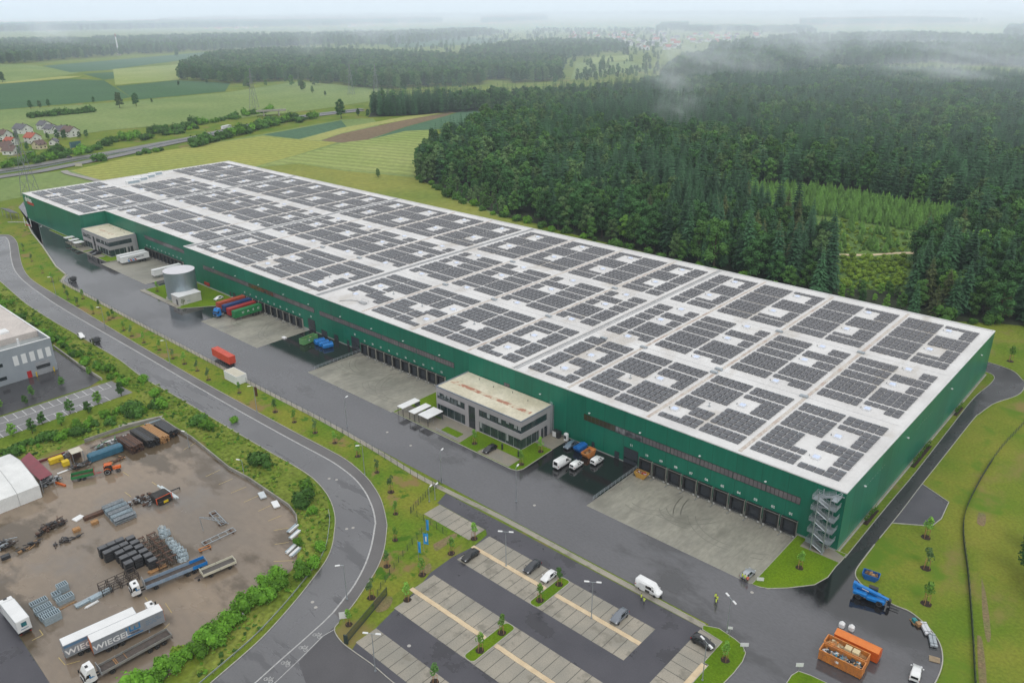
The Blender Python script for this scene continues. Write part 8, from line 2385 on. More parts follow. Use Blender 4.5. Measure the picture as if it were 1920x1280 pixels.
for poly, step, a, b, ch, keep in (
  ([(335, 150), (440, 158), (560, 150), (700, 168), (750, 166), (900, 160), (1050, 152), (1060, 118), (900, 118), (760, 112), (560, 104), (420, 108), (345, 132)], 10, .8, 1.15, B_ + B_ + S_, 1),
  ([(0, 122), (250, 103), (420, 95), (640, 84), (650, 70), (420, 73), (0, 84)], 14, .9, 1.2, B_ + S_ + S_, 1),
  ([(640, 88), (780, 82), (900, 70), (940, 66), (900, 60), (760, 66), (640, 72)], 16, .8, 1.2, B_ + S_, 0.8),
  ([(860, 112), (1000, 108), (1060, 112), (1180, 95), (1150, 85), (1010, 84), (900, 96)], 12, .7, 1.1, B_, .75),
  ([(1230, 156), (1420, 142), (1600, 126), (1750, 120), (1930, 128), (2100, 120), (2100, 96), (1850, 98), (1620, 92), (1400, 104), (1280, 118)], 11, .9, 1.2, B_ + S_ + S_, 1),
  ([(1330, 104), (1500, 92), (1640, 82), (1800, 84), (1930, 96), (1930, 80), (1700, 70), (1500, 74), (1330, 90)], 15, .9, 1.2, B_ + S_, .9),
  ([(1500, 50), (1700, 46), (1850, 44), (1700, 38), (1500, 42)], 22, 1, 1.3, B_, 1), ([(1880, 72), (2000, 74), (2000, 58), (1890, 56)], 18, 1, 1.3, B_, 1),
  ([(0, 62), (300, 55), (640, 50), (640, 42), (300, 45), (0, 50)], 26, 1, 1.5, B_ + S_, 1), ([(640, 48), (830, 44), (830, 38), (640, 40)], 28, 1, 1.4, B_, 1), ([(900, 46), (1030, 40), (1020, 32), (910, 36)], 30, 1, 1.6, B_, 1),
  ([(1280, 62), (1420, 62), (1530, 66), (1520, 56), (1300, 54)], 18, .8, 1.1, B_, .6), ([(1000, 62), (1250, 62), (1250, 58), (1000, 58)], 20, .6, .9, B_, .5), ([(1230, 60), (1290, 58), (1290, 48), (1240, 50)], 18, 1, 1.2, B_, .9), ([(420, 172), (700, 176), (1080, 158), (1240, 130), (1240, 62), (640, 62), (560, 100), (420, 100)], 13, .35, .95, B_, .09), ([(1080, 158), (1240, 140), (1230, 128), (1080, 140)], 9, .3, .7, B_, .25),
  ([(300, 48), (640, 40), (1000, 30), (1500, 32), (1900, 30), (1900, 26), (1300, 25), (600, 30), (300, 38)], 48, 1.1, 1.6, B_, .55)):
 woods = woods + scatter(poly, step, a, b, ch, keep=keep)
instancer('distant_wood', woods, far_col, 'stuff', 'misty mass of woodland stretching to the horizon', 'woodland')
pc = bpy.data.collections.new('young_trees')
for i, me in enumerate(SPY):
 o = bpy.data.objects.new('young_%d' % i, me); pc.objects.link(o)
o = mesh_of(shrub(600, 1.6, 1.6, 90, 0.6), 'foliage', SHRUBL[2]); pc.objects.link(bpy.data.objects.new('young_3', o))
pl = scatter([(1300, 356), (1420, 350), (1560, 356), (1700, 384), (1830, 404), (1780, 436), (1690, 432), (1580, 408), (1400, 396)], 3.3, .6, 1.15, (0, 1, 2)) + \
 scatter([(1500, 440), (1580, 412), (1690, 436), (1730, 470), (1700, 474), (1575, 474)], 3.2, .5, 1.1, (3, 3, 3, 0), keep=.8) + \
 scatter([(1575, 482), (1700, 482), (1700, 545), (1580, 540)], 3.0, .7, 1.6, (3,), keep=.9)
instancer('young_plantation', pl, pc, 'stuff', 'light green young conifer plantation in the forest clearing', 'plantation')
flat('forest_path', [tuple(p.xy) for p in ats([(1570, 479), (1630, 480), (1680, 476), (1715, 476), (1715, 472), (1680, 473), (1630, 476.5), (1570, 476)])], 0.03, SAND)
FLOOR = mat('forest_floor', (0.03, 0.045, 0.015), (0.02, 0.026, 0.012), scale=0.2, rough=1.0, fine=0.3, fine_scale=1)
flat('forest_floor', [tuple(at(*p).xy) for p in FOREST], -0.02, FLOOR)
flat('clearing', [tuple(at(*p).xy) for p in CLEAR], 0.0, mat('clearing_herbs', (0.11, 0.19, 0.03), (0.055, 0.12, 0.02), scale=0.15, rough=1, fine=0.5, fine_scale=0.9, detail=8))
def put_shrub(p, s, label, group, name='shrub', k=None):
 me, kk = SH[k if k is not None else rr.randrange(len(SH))]
 o = bpy.data.objects.new(name, me); col.objects.link(o)
 o.location = (p.x, p.y, -0.05); o.rotation_euler.z = rr.uniform(0, 6.3); o.scale = (s, s, s * rr.uniform(0.85, 1.15))
 tag(o, label, 'shrub', group)
 return o
def shrub_row(line, n, s0, s1, spread, what, group, ks=None):
 P = [at(*p) for p in line]
 Ls = [(b - a).length for a, b in zip(P[:-1], P[1:])]; T = sum(Ls)
 for i in range(n):
  t = T * (i + 0.5) / n; j = 0
  while j < len(Ls) - 1 and t > Ls[j]: t -= Ls[j]; j += 1
  q = P[j].lerp(P[j + 1], t / Ls[j]) + Vector((rr.uniform(-spread, spread), rr.uniform(-spread, spread), 0))
  put_shrub(q, rr.uniform(s0, s1), '%s shrub from the left in the %s' % (ordn(i) if i < 39 else 'rightmost', what), group, k=rr.choice(ks) if ks else None)
shrub_row(SKIRT[0], 39, 1.0, 2.2, 2.5, 'skirt of the wood behind the hall', 'bushes at the foot of the wood', (0, 1, 4, 1))
shrub_row([(-30, 560), (20, 590), (90, 630), (160, 680), (240, 722)], 38, 0.5, 1.15, 1.8, 'green bank between factory and public road', 'shrubs on the factory bank', (0, 1, 3, 4, 5))
shrub_row([(-20, 545), (40, 586), (120, 640), (200, 690), (262, 728)], 30, 0.3, 0.7, 1.2, 'strip of bushes beside the public road kerb', 'shrubs along the road kerb', (0, 2, 3, 5))
shrub_row([(0, 862), (70, 832), (150, 808), (230, 785), (310, 762)], 36, 0.5, 1.2, 2.4, 'hedge between car park and muddy yard', 'hedge above the muddy yard', (0, 1, 1, 3, 4))
shrub_row([(0, 852), (90, 821), (180, 789), (262, 760)], 26, 0.35, 0.8, 1.2, 'row of bushes along the marked car park', 'bushes along the marked car park', (0, 1, 3, 5))
for k, (px, py, s, kk, w_) in enumerate(((250, 772, 1.6, 1, 'big dark shrub on the bank above the yard corner'), (305, 765, 1.7, 3, 'large pale flowering shrub on the bank by the road'), (290, 742, 1.3, 0, 'round shrub at the road side above the flowering one'), (270, 715, 1.2, 0, 'small bush at the car park end beside the road'), (375, 795, 1.3, 1, 'dark shrub on the grass bank right of the short lamp'), (392, 806, 1.4, 3, 'whitish flowering shrub on the grass bank'), (478, 862, 1.5, 4, 'broad dark shrub above the yard wall by the lower lamp'), (492, 872, 1.3, 1, 'second dark shrub above the yard wall'), (578, 925, 1.5, 3, 'grey green shrub at the inner road bend'), (570, 945, 1.4, 1, 'dark shrub just below the grey green one'), (586, 962, 0.9, 0, 'low bush at the inner bend kerb'), (602, 1030, 1.0, 0, 'bush on the bank beside the right yard edge'), (588, 1062, 1.2, 0, 'bush low on the bank inside the road bend'), (565, 1078, 1.1, 5, 'light bush at the lower yard corner'), (440, 790, 0.9, 0, 'lone small bush on the grass bank'), (560, 1020, 0.8, 0, 'small bush behind the white profiles'))):
 put_shrub(at(px, py), s, w_, 'single shrubs on the banks', k=kk)
shrub_row([(540, 1085), (505, 1112), (470, 1142), (430, 1180), (385, 1215), (335, 1248), (285, 1285), (250, 1310)], 26, 0.7, 1.5, 1.0, 'tall bright hedge below the muddy yard', 'bright hedge below the muddy yard', (0, 0, 5, 3))
shrub_row([(520, 1085), (480, 1120), (440, 1160), (370, 1205), (300, 1250)], 16, 0.8, 1.2, 0.8, 'inner line of the bright hedge below the yard', 'bright hedge below the muddy yard', (0, 5, 2))
gc = bpy.data.collections.new('bank_herbs')
for i, (k, h, r_) in enumerate(((2, .55, .6), (0, .45, .55), (2, .35, .7), (1, 0.5, 0.5))):
 gc.objects.link(bpy.data.objects.new('herb_%d' % i, mesh_of(shrub(700 + i, h, r_, 42, 0.28), 'foliage', SHRUBL[k])))
BANK = [(262, 700), (330, 742), (480, 832), (567, 880), (612, 930), (624, 985), (612, 1040), (560, 1105), (480, 1190), (400, 1262), (330, 1290), (420, 1190), (520, 1100), (560, 1050), (565, 985), (545, 945), (430, 872), (365, 815), (300, 775), (160, 822), (60, 862), (0, 874), (0, 840), (130, 795), (265, 740), (215, 715), (100, 640), (0, 575), (0, 535), (140, 632)]
flat('rough_bank', [tuple(p.xy) for p in ats(BANK)], -0.014, ROUGHG)
hb = scatter(BANK, 1.15, .5, 1.3, (0, 1, 2, 2, 3), keep=.62)
hb = [h_ for h_ in hb if noise.noise((h_[0] * 0.12, h_[1] * 0.12, 1)) > -0.25]
instancer('bank_herbs', hb, gc, 'stuff', 'rough herbs and long grass covering the roadside bank', 'undergrowth')
flat('verge', [tuple(q) for q in roadRs] + [(-64.5, -80), (-66, -62), (-67, -49), (-86, -43.2)] + [q for q in offset(strip_line, -0.65)[::-1] if q[0] < -86] + [tuple(at(*p).xy) for p in ((125, 516), (80, 462), (50, 420), (-100, 400))], -0.02, VERGE)
YC = []
for i in range(4):
 r2 = random.Random(900 + i); m = MB()
 for k in range(5):
  leaf_cards(m, r2, (r2.uniform(-.35, .35), r2.uniform(-.35, .35), 2.4 + k * 0.45), (0.72 - k * 0.06, 0.72 - k * 0.06, 0.58), 36, 0.38)
 YC.append(mesh_of(m, 'crown', LEAVES[(2, 0, 3, 2)[i]]))
ytr = mesh_of(MB().tube([(0, 0, 0), (0.03, 0, 2.2), (0, 0, 4.2)], 0.05, 6, r1=0.02), 'trunk', BARK)
STK = mat('stake_wood', (0.4, 0.22, 0.1), (0.32, 0.17, 0.07), scale=3, rough=0.8)
mst = MB()
for k in range(3):
 a = k * 2 * PI / 3; mst.tube([(0.55 * math.cos(a), 0.55 * math.sin(a), 0), (0.5 * math.cos(a), 0.5 * math.sin(a), 1.9)], 0.05, 6)
 b = (k + 1) * 2 * PI / 3; mst.tube([(0.5 * math.cos(a), 0.5 * math.sin(a), 1.8), (0.5 * math.cos(b), 0.5 * math.sin(b), 1.8)], 0.035, 5)
stk = mesh_of(mst, 'stakes', STK)
mm = MB(); r2 = random.Random(4)
vs = [(0, 0, 0.14)] + [((0.9 + r2.uniform(-.12, .12)) * math.cos(k * PI / 8), (0.9 + r2.uniform(-.12, .12)) * math.sin(k * PI / 8), 0.03) for k in range(16)]
mm.add(vs, [(0, 1 + k, 1 + (k + 1) % 16) for k in range(16)])
mul = mesh_of(mm, 'mulch', MULCH)
def young(p, s, label, group, z=0.0, stakes=True):
 e = empty('young_tree', (p.x, p.y, z), rr.uniform(0, 6.3), label, 'young tree', group)
 e.scale = (s, s, s)
 parts = [('crown', rr.choice(YC)), ('trunk', ytr), ('mulch', mul)] + ([('stakes', stk)] if stakes else [])
 for nm, me in parts:
  o = bpy.data.objects.new(nm, me); col.objects.link(o); o.parent = e
row1 = [(44, 470), (60, 490), (80, 512), (98, 528), (122, 548), (128, 561), (146, 574), (156, 560), (175, 588), (186, 578), (205, 600), (212, 596), (232, 619), (247, 630), (270, 642), (299, 656), (324, 672), (346, 682), (370, 695), (391, 712), (449, 736), (516, 772), (552, 791), (591, 811), (628, 830), (671, 855), (707, 885), (733, 922), (742, 963), (741, 1012), (726, 1061), (696, 1120), (654, 1170)]
for k, (px, py) in enumerate(row1):
 young(at(px, py), rr.uniform(0.8, 1.05), '%s young staked tree from the far end of the strip beside the road' % ordn(k), 'young trees along the public road')
for k, (px, py, w_) in enumerate(((889, 1009, 'at the tip of the upper parking bays'), (846, 1037, 'on the grass left of the black estate car'), (792, 1077, 'beside a bare soil patch by the parking lane end'), (764, 1124, 'beside the left end of the second sand strip'), (1012, 1125, 'at the lower end of the middle planted island'), (1048, 1095, 'at the upper end of the middle planted island'), (941, 1186, 'at the upper end of the lower planted island'), (900, 1219, 'at the lower end of the lower planted island'), (815, 1278, 'at the bottom picture edge by the lower bays'), (1360, 1237, 'on the rounded island by the right bays'), (1499, 1064, 'on the lawn before the stair tower'), (890, 831, 'on the lawn before the near office entrance'), (1014, 846, 'beside the gable of the near office'), (977, 870, 'at the corner of the near office lawn'), (295, 546, 'on the lawn left of the round tank'), (1736, 1007, 'highest of three in the right meadow'), (1736, 1065, 'middle of three in the right meadow'), (1736, 1131, 'lowest of three in the right meadow'), (1894, 677, 'alone behind the hall corner'))):
 young(at(px, py, 0.1 if k not in (0, 1, 2, 3, 15, 16, 17, 18) else 0), 1.0 if k < 15 else 1.25, 'young staked tree %s' % w_, 'young staked trees', 0.1 if k in (4, 5, 6, 7, 9, 10, 11, 12, 13, 14) else 0)
for k, (px, py) in enumerate(((25, 818), (61, 812), (80, 795), (116, 797), (132, 775), (166, 774), (184, 757), (228, 742), (116, 722), (168, 703), (60, 742), (48, 757), (0, 765))):
 p = at(px, py); pr = BL[(2, 0, 4)[k % 3]]
 plant_tree('broadleaf_tree', pr, (p.x, p.y, 0), 0.26 if k < 8 else 0.2, rr.uniform(0, 6.3), '%s small round tree %s' % (ORD[k if k < 8 else k - 8], 'from the left between the marked parking bays' if k < 8 else 'from the right in the strip before the factory'), 'tree', 'small trees of the factory car park')
for k, (ya, yb) in enumerate(((14.5, 22.5), (49, 64), (88, 95))):
 e = empty('planter', (0.9, (ya + yb) / 2, 0), 0, '%s green planting bed with climbers against the gable wall' % ('nearest', 'middle', 'farthest')[k], 'planting bed', 'beds at the gable wall')
 L_ = yb - ya
 MB().box(-0.25, 0.75, -L_ / 2, L_ / 2, 0, 0.14).build('soil', MULCH, e)
 m = MB(); r2 = random.Random(k)
 n_ = int(L_ * 1.1)
 for i in range(n_):
  leaf_cards(m, r2, (0.1, -L_ / 2 + (i + .5) * L_ / n_, r2.uniform(0.7, 1.8)), (0.4, 0.6, r2.uniform(0.5, 1.1)), 22, 0.42)
 m.build('climber', SHRUBL[0], e)
for k, (px, py, s, i) in enumerate(((1918, 1085, 0.56, 1), (1932, 1035, 0.5, 5), (1948, 1135, 0.45, 1))):
 p = at(px, py); plant_tree('broadleaf_tree', BL[i], (p.x + 1, p.y, 0), s, k, ['dark tree cut by the right picture edge, middle one', 'dark tree cut by the right picture edge, upper one', 'dark tree cut by the right picture edge, lower one'][k], 'tree', 'dark trees at the right edge')
flat('meadow', [tuple(p.xy) for p in ats([(1612, 1060), (1640, 1022), (1672, 982), (1747, 988), (1768, 972), (1781, 942), (1731, 906), (1780, 806), (1826, 788), (1870, 756), (1921, 735), (1990, 740), (2300, 1300), (1765, 1290), (1769, 1230), (1742, 1176), (1672, 1133), (1607, 1086)])], -0.012, mat('right_meadow', (0.205, 0.215, 0.034), (0.115, 0.18, 0.018), scale=0.05, rough=0.95, spec=0.1, fine=0.16, fine_scale=1.5, detail=8, bump=0.5, bump_scale=4))
add_patches(bpy.data.materials['right_meadow'], (0.225, 0.18, 0.065), 0.06, 0.53, 0.7, None, (1, 0.6, 1)); add_patches(bpy.data.materials['right_meadow'], (0.105, 0.185, 0.018), 0.09, 0.52, 0.7)
for pts in ([(1840, 1080), (1850, 1120), (1858, 1190), (1850, 1200), (1842, 1150)], [(1835, 960), (1848, 965), (1846, 985), (1832, 980)], [(1832, 1190), (1842, 1200), (1850, 1280), (1836, 1280)], [(700, 1120), (735, 1118), (728, 1140), (705, 1146)], [(812, 1020), (850, 1000), (855, 1006), (820, 1032)], [(788, 1068), (806, 1055), (808, 1070), (792, 1078)]):
 flat('soil_patch', [q for q in smooth_line([tuple(at(*p).xy) for p in pts + [pts[0]]], 4)], 0.006, SOIL)
def fieldm(name, c1, c2, ang=None, period=14.0, amt=0.12):
 m = mat(name, c1, c2, scale=0.012, rough=0.95, spec=0.1, fine=0.16, fine_scale=0.25, detail=6)
 if ang is not None:
  nt = m.node_tree; N, L = nt.nodes, nt.links; b = N['Principled BSDF']
  g_ = N.new('ShaderNodeNewGeometry'); mp = N.new('ShaderNodeMapping'); mp.inputs['Rotation'].default_value = (0, 0, ang)
  L.new(g_.outputs['Position'], mp.inputs['Vector'])
  wv = N.new('ShaderNodeTexWave'); wv.inputs['Scale'].default_value = 6.283 / period / 20 * 1.0; wv.inputs['Distortion'].default_value = 1.2; wv.inputs['Detail'].default_value = 2
  L.new(mp.outputs[0], wv.inputs['Vector'])
  r = N.new('ShaderNodeMapRange'); r.inputs['To Min'].default_value = 1 - amt; r.inputs['To Max'].default_value = 1 + amt
  L.new(wv.outputs['Fac'], r.inputs['Value'])
  v = N.new('ShaderNodeVectorMath'); v.operation = 'SCALE'
  L.new(b.inputs['Base Color'].links[0].from_socket, v.inputs[0]); L.new(r.outputs[0], v.inputs['Scale']); L.new(v.outputs[0], b.inputs['Base Color'])
 return m
WHEAT = fieldm('wheat_field', (0.30, 0.31, 0.08), (0.25, 0.285, 0.07), R(20), 10)
WHEAT2 = fieldm('light_wheat_field', (0.28, 0.32, 0.11), (0.21, 0.275, 0.075), R(75), 12, 0.14)
TEAL = fieldm('dark_crop_field', (0.058, 0.13, 0.055), (0.05, 0.115, 0.05))
TEAL2 = fieldm('blue_green_crop', (0.075, 0.15, 0.085), (0.065, 0.135, 0.075))
MEAD = fieldm('pale_meadow', (0.2, 0.26, 0.09), (0.15, 0.22, 0.068))
BROWN = fieldm('ploughed_field', (0.19, 0.14, 0.085), (0.155, 0.12, 0.075), R(20), 6, 0.1)
BARL = fieldm('barley_strip', (0.32, 0.33, 0.11), (0.27, 0.3, 0.09))
HAYM = fieldm('rough_meadow', (0.25, 0.255, 0.06), (0.16, 0.21, 0.042))
z_ = 0.02
for m_, pts in (
  (MEAD, [(-100, 345), (140, 318), (250, 294), (500, 250), (640, 224), (700, 222), (780, 335), (940, 405), (700, 380), (430, 300), (180, 340), (30, 372), (-60, 390)]),
  (WHEAT, [(133, 320), (250, 293), (367, 273), (493, 255), (560, 262), (633, 267), (560, 290), (481, 312), (400, 330), (300, 340), (187, 338)]),
  (WHEAT2, [(486, 312), (560, 291), (640, 269), (790, 240), (816, 244), (800, 262), (778, 300), (780, 330), (640, 318), (560, 306)]),
  (TEAL2, [(493, 253), (560, 241), (640, 226), (650, 238), (560, 261)]),
  (BARL, [(562, 262), (640, 240), (760, 219), (850, 209), (800, 218), (700, 236), (640, 250), (600, 264)]),
  (BROWN, [(602, 264), (640, 251), (760, 225), (852, 210), (838, 217), (760, 238), (690, 262), (640, 268)]),
  (TEAL2, [(692, 262), (762, 238), (840, 217), (870, 207), (985, 200), (950, 216), (872, 238), (818, 243), (760, 246)]),
  (HAYM, [(484, 314), (560, 307), (640, 320), (780, 333), (850, 370), (940, 408), (1010, 425), (1000, 450), (700, 385)]),
  (TEAL, [(-100, 162), (0, 158), (130, 148), (195, 151), (245, 183), (215, 188), (0, 206), (-100, 212)]),
  (TEAL, [(217, 162), (330, 151), (432, 156), (422, 172), (252, 188)]),
  (MEAD, [(0, 121), (60, 122), (150, 136), (120, 142), (0, 156), (-100, 160), (-100, 124)]),
  (BARL, [(0, 155), (120, 143), (155, 143), (130, 147), (0, 157.5)]),
  (TEAL2, [(80, 124), (330, 103), (400, 97), (395, 106), (200, 132), (132, 136)]),
  (TEAL, [(156, 139), (250, 133), (262, 142), (195, 150)]),
  (WHEAT2, [(212, 130), (340, 121), (345, 149), (216, 160)]),
  (MEAD, [(-100, 215), (0, 207), (250, 190), (430, 173), (560, 153), (730, 168), (745, 182), (600, 205), (430, 224), (200, 245), (-100, 290)]),
  (TEAL, [(640, 74), (800, 70), (950, 72), (920, 82), (760, 90)]), (MEAD, [(1070, 150), (1140, 140), (1240, 132), (1180, 116), (1080, 118)]), (WHEAT2, [(1110, 118), (1190, 112), (1180, 104), (1110, 108)]),
  (MEAD, [(700, 66), (1000, 62), (1280, 52), (1280, 44), (900, 50)]), (WHEAT2, [(1640, 68), (1800, 76), (1960, 82), (1960, 60), (1800, 50), (1650, 52)]), (MEAD, [(420, 88), (500, 84), (560, 80), (545, 84), (430, 94)]), (BARL, [(520, 82), (560, 79), (560, 81), (522, 84)])):
 flat('field', [tuple(at(*p).xy) for p in pts], z_, m_); z_ += 0.012
flat('farm_track', [q for q in offset(smooth_line([tuple(at(*p).xy) for p in ((120, 321), (128, 326), (160, 334), (200, 344), (240, 352))], 4), 2.5)] + [q for q in offset(smooth_line([tuple(at(*p).xy) for p in ((120, 321), (128, 326), (160, 334), (200, 344), (240, 352))], 4), -2.5)][::-1], 0.5, mat('track_gravel', (0.3, 0.29, 0.26), (0.25, 0.24, 0.22), scale=0.2, rough=0.8))
MWAY = mat('motorway_asphalt', (0.16, 0.155, 0.15), (0.13, 0.128, 0.125), scale=0.03, rough=0.5)
near_c = smooth_line([tuple(at(*p).xy) for p in ((-300, 392), (-120, 356), (0, 333), (70, 323), (125, 312), (180, 301), (234, 290), (297, 275), (365, 261), (430, 247), (510, 230), (600, 217), (680, 208))], 4)
far_c = smooth_line([tuple(at(*p).xy) for p in ((-300, 376), (-120, 342), (0, 321), (70, 310.5), (125, 300), (187, 290), (265, 276), (320, 266), (370, 257), (430, 243), (510, 227), (600, 214), (680, 205))], 4)
struct(MB().strip(near_c, 11.5, 0.55).build('motorway', MWAY)); struct(MB().strip(far_c, 11.5, 0.552).build('motorway', MWAY))
cb = [((a[0] + b[0]) / 2, (a[1] + b[1]) / 2) for a, b in zip(near_c, far_c)]
tag(MB().wallstrip(cb, 0.5, 0.3, 1.3).build('central_barrier', GALV), 'long grey crash barrier between the motorway carriageways', 'crash barrier')
p = at(425, 244); e = empty('motorway_lorry', (p.x, p.y, 0.6), head((400, 250), (450, 238)), 'white lorry on the distant motorway behind the hedge', 'truck')
chassis(e, -6.8, 6.8, [-4.5, -3.2, 5.5], z=1.1); box_body(e, -6.8, 5.0, 1.2, 4.0, WHITE, WHITE); truck_cab(e, 7.6, P_WHITE)
p = at(374, 259); car('van', (p.x, p.y, 0.6), head((360, 262), (390, 255)), P_WHITE, 'white van on the distant motorway', 'van', 'motorway_van')
p = at(131, 297); car('hatch', (p.x, p.y, 0.6), head((110, 302), (150, 294)), P_DGREY, 'dark car on the motorway under the blue sign board')
a, b = at(135, 288), at(155, 285)
e = empty('motorway_sign', (a.x, a.y, 0), math.atan2(b.y - a.y, b.x - a.x), 'large blue green motorway sign board beside the carriageway', 'sign')
MB().tube([(0, 0, 0), (0, 0, 9)], 0.2, 6).build('post', GALV, e); MB().tube([(9, 0, 0), (9, 0, 9)], 0.2, 6).build('post', GALV, e)
MB().box(-0.5, 9.5, -0.15, 0.15, 4.5, 9.5).build('panel', mat('sign_blue_green', (0.05, 0.13, 0.14), rough=0.5), e)
p = at(148, 313); thing('hoarding', MB().box(-3, 3, -0.1, 0.1, 0.5, 2.6).box(-2.8, -2.6, -0.08, 0.08, 0, 0.5).box(2.6, 2.8, -0.08, 0.08, 0, 0.5), CREAM, (p.x, p.y, 0), 0.6, 'pale board standing at the bend of the farm track', 'board')
def far_tree(px, py, s, i, label, group):
 p = at(px, py); plant_tree('broadleaf_tree', BL[i], (p.x, p.y, 0), s, rr.uniform(0, 6.3), label, 'tree', group)
mw = [(192, 302), (262, 292), (276, 289), (290, 287), (300, 284)] + [(368 + k * 7.5, 274 - k * 2.0) for k in range(25)] + [(560, 229), (570, 226), (580, 224), (588, 222)]
for k, (px, py) in enumerate(mw):
 put_shrub(at(px + rr.uniform(-2, 2), py + rr.uniform(-1, 1)), rr.uniform(2.4, 3.8) if k > 4 else (3.6 if k == 0 else 1.8), '%s bush from the left in the hedge along the near motorway side' % ordn(k), 'bushes along the motorway', k=rr.choice((1, 4, 1, 3)))
mf = [(150 + k * 5.5 + rr.uniform(-3, 3), 291 - k * 2.1 + rr.uniform(-4, 3)) for k in range(16)] + [(245 + k * 8.5 + rr.uniform(-3, 3), 264 - k * 1.55 + rr.uniform(-5, 3)) for k in range(16)] + [(296 + k * 8.5, 247 - k * 1.5 + rr.uniform(-2, 2)) for k in range(26)] + [(8 + k * 9, 312 - k * 1.5 + rr.uniform(-6, 6)) for k in range(14)]
for k, (px, py) in enumerate(sorted(mf)):
 put_shrub(at(px, py), rr.uniform(1.5, 3.4), 'dark green bush on the slope beyond the motorway', 'bushes beyond the motorway', k=rr.choice((1, 4, 3, 0)))
for k, (px, py, s, i, w_) in enumerate(((225, 203, .95, 3, 'lone brownish tree in the field left of the pair'), (256, 200, .75, 1, 'round dark tree right of the lone field tree'), (640, 223, .95, 1, 'big round tree at the motorway bridge'), (332, 107, .9, 1, 'lone round tree on the far field edge'), (352, 150, 1.0, 0, 'large round tree at the left end of the wooded slope'), (586, 175, .5, 3, 'grey lone tree in the far meadow'), (610, 180, .3, 1, 'low bush right of the grey lone tree'), (709, 333, .33, 3, 'small lone tree behind the hall in the meadow'), (1127, 131, .9, 3, 'lone tree in the pale field before the village'), (5, 155, .8, 1, 'round tree at the left picture edge in the fields'), (58, 205, .5, 1, 'left dark bush above the field hedge'), (75, 204, .5, 3, 'middle dark bush above the field hedge'), (92, 201, .45, 1, 'right dark bush above the field hedge'), (176, 193, .35, 1, 'small dark bush beside the field track'), (335, 161, .35, 1, 'dark bush at the corner of the blue green field'), (388, 157, .35, 1, 'second dark bush near the wooded slope'), (285, 193, .3, 3, 'tiny bush right of the round dark tree'), (705, 214, .7, 1, 'tree at the left end of the dark tree belt'), (690, 220, .4, 1, 'low tree beside the dark tree belt'), (672, 218, .4, 5, 'bush left of the dark tree belt'))):
 far_tree(px, py, s, i, w_, 'single trees in the fields')
for k in range(14):
 put_shrub(at(58 + k * 8.6, 221 - k * 0.8 + rr.uniform(-1, 1)), rr.uniform(2.0, 3.2), '%s bush from the left in the low hedge across the meadow' % ORD[k], 'low meadow hedge', k=1)
PYL = mat('pylon_steel', (0.25, 0.27, 0.28), rough=0.5, metal=0.3)
def pylon(px, py, h, label):
 p = at(px, py); e = empty('pylon', (p.x, p.y, 0), 0.5, label, 'pylon', 'electricity pylons')
 m = MB(); b = h * 0.085; zs = [0, h * .25, h * .45, h * .6, h * .75, h * .88, h]
 def w_(z): return b * (1 - z / h) ** 1.2 + 0.35
 for sx in (-1, 1):
  for sy in (-1, 1): m.tube([(sx * w_(z), sy * w_(z), z) for z in zs], 0.16, 4, smooth=False)
 for z0, z1 in zip(zs[:-1], zs[1:]):
  for s in (-1, 1):
   m.tube([(-w_(z0), s * w_(z0), z0), (w_(z1), s * w_(z1), z1)], 0.09, 4); m.tube([(w_(z0), s * w_(z0), z0), (-w_(z1), s * w_(z1), z1)], 0.09, 4)
   m.tube([(s * w_(z0), -w_(z0), z0), (s * w_(z1), w_(z1), z1)], 0.09, 4); m.tube([(s * w_(z0), w_(z0), z0), (s * w_(z1), -w_(z1), z1)], 0.09, 4)
 m.build('tower', PYL, e)
 for z, L_ in ((h * .62, 11), (h * .78, 8)):
  a = MB()
  for s in (-1, 1): a.tube([(0, s * .3, z + 1.2), (0, s * L_, z)], 0.12, 4); a.tube([(0, s * .3, z - .3), (0, s * L_, z)], 0.12, 4); a.tube([(0, s * L_, z), (0, s * L_, z - 2.2)], 0.12, 4)
  a.build('crossarm', PYL, e)
pylon(58, 366, 44, 'nearest lattice pylon behind the far end of the hall'); pylon(477, 203, 46, 'lattice pylon in the fields left of the two on the meadow'); pylon(659, 178, 40, 'left one of the two far lattice pylons'); pylon(706, 178, 40, 'right one of the two far lattice pylons')
p = at(223, 104); e = empty('radio_mast', (p.x, p.y, 0), 0, 'slim white transmission mast with red head before the far wood', 'mast')
MB().tube([(0, 0, 0), (0, 0, 44)], 2.0, 10, r1=1.4).build('shaft', WHITE, e); MB().tube([(0, 0, 44), (0, 0, 52)], 0.9, 8, r1=0.4).build('head', RED, e); MB().box(-5, 5, -4, 4, 0, 3).build('base_building', CREAM, e)
a, b = at(488, 218), at(530, 216)
e = empty('bridge', ((a + b) / 2), math.atan2(b.y - a.y, b.x - a.x), 'grey motorway overpass with concrete parapet', 'bridge')
L_ = (b - a).length; MB().box(-L_ / 2 - 4, L_ / 2 + 4, -5, 5, 5.0, 6.2).build('deck', CONC, e); MB().box(-L_ / 2 - 4, L_ / 2 + 4, -5.2, -5.0, 5.2, 7.2).build('parapet', CONC, e)
for x in (-L_ / 3, L_ / 3): MB().box(x - .6, x + .6, -4, 4, 0, 5.0).build('pier', CONC, e)
WALLC = [mat('house_white', (0.7, 0.7, 0.68), rough=0.7), mat('house_cream', (0.66, 0.58, 0.4), rough=0.7)]
ROOFC = {'red': mat('roof_red', (0.38, 0.09, 0.05), (0.3, 0.075, 0.045), scale=0.5, rough=0.7), 'grey': mat('roof_grey', (0.11, 0.11, 0.125), (0.085, 0.085, 0.1), scale=0.5, rough=0.6), 'brown': mat('roof_brown', (0.14, 0.09, 0.075), (0.11, 0.07, 0.06), scale=0.5, rough=0.7)}
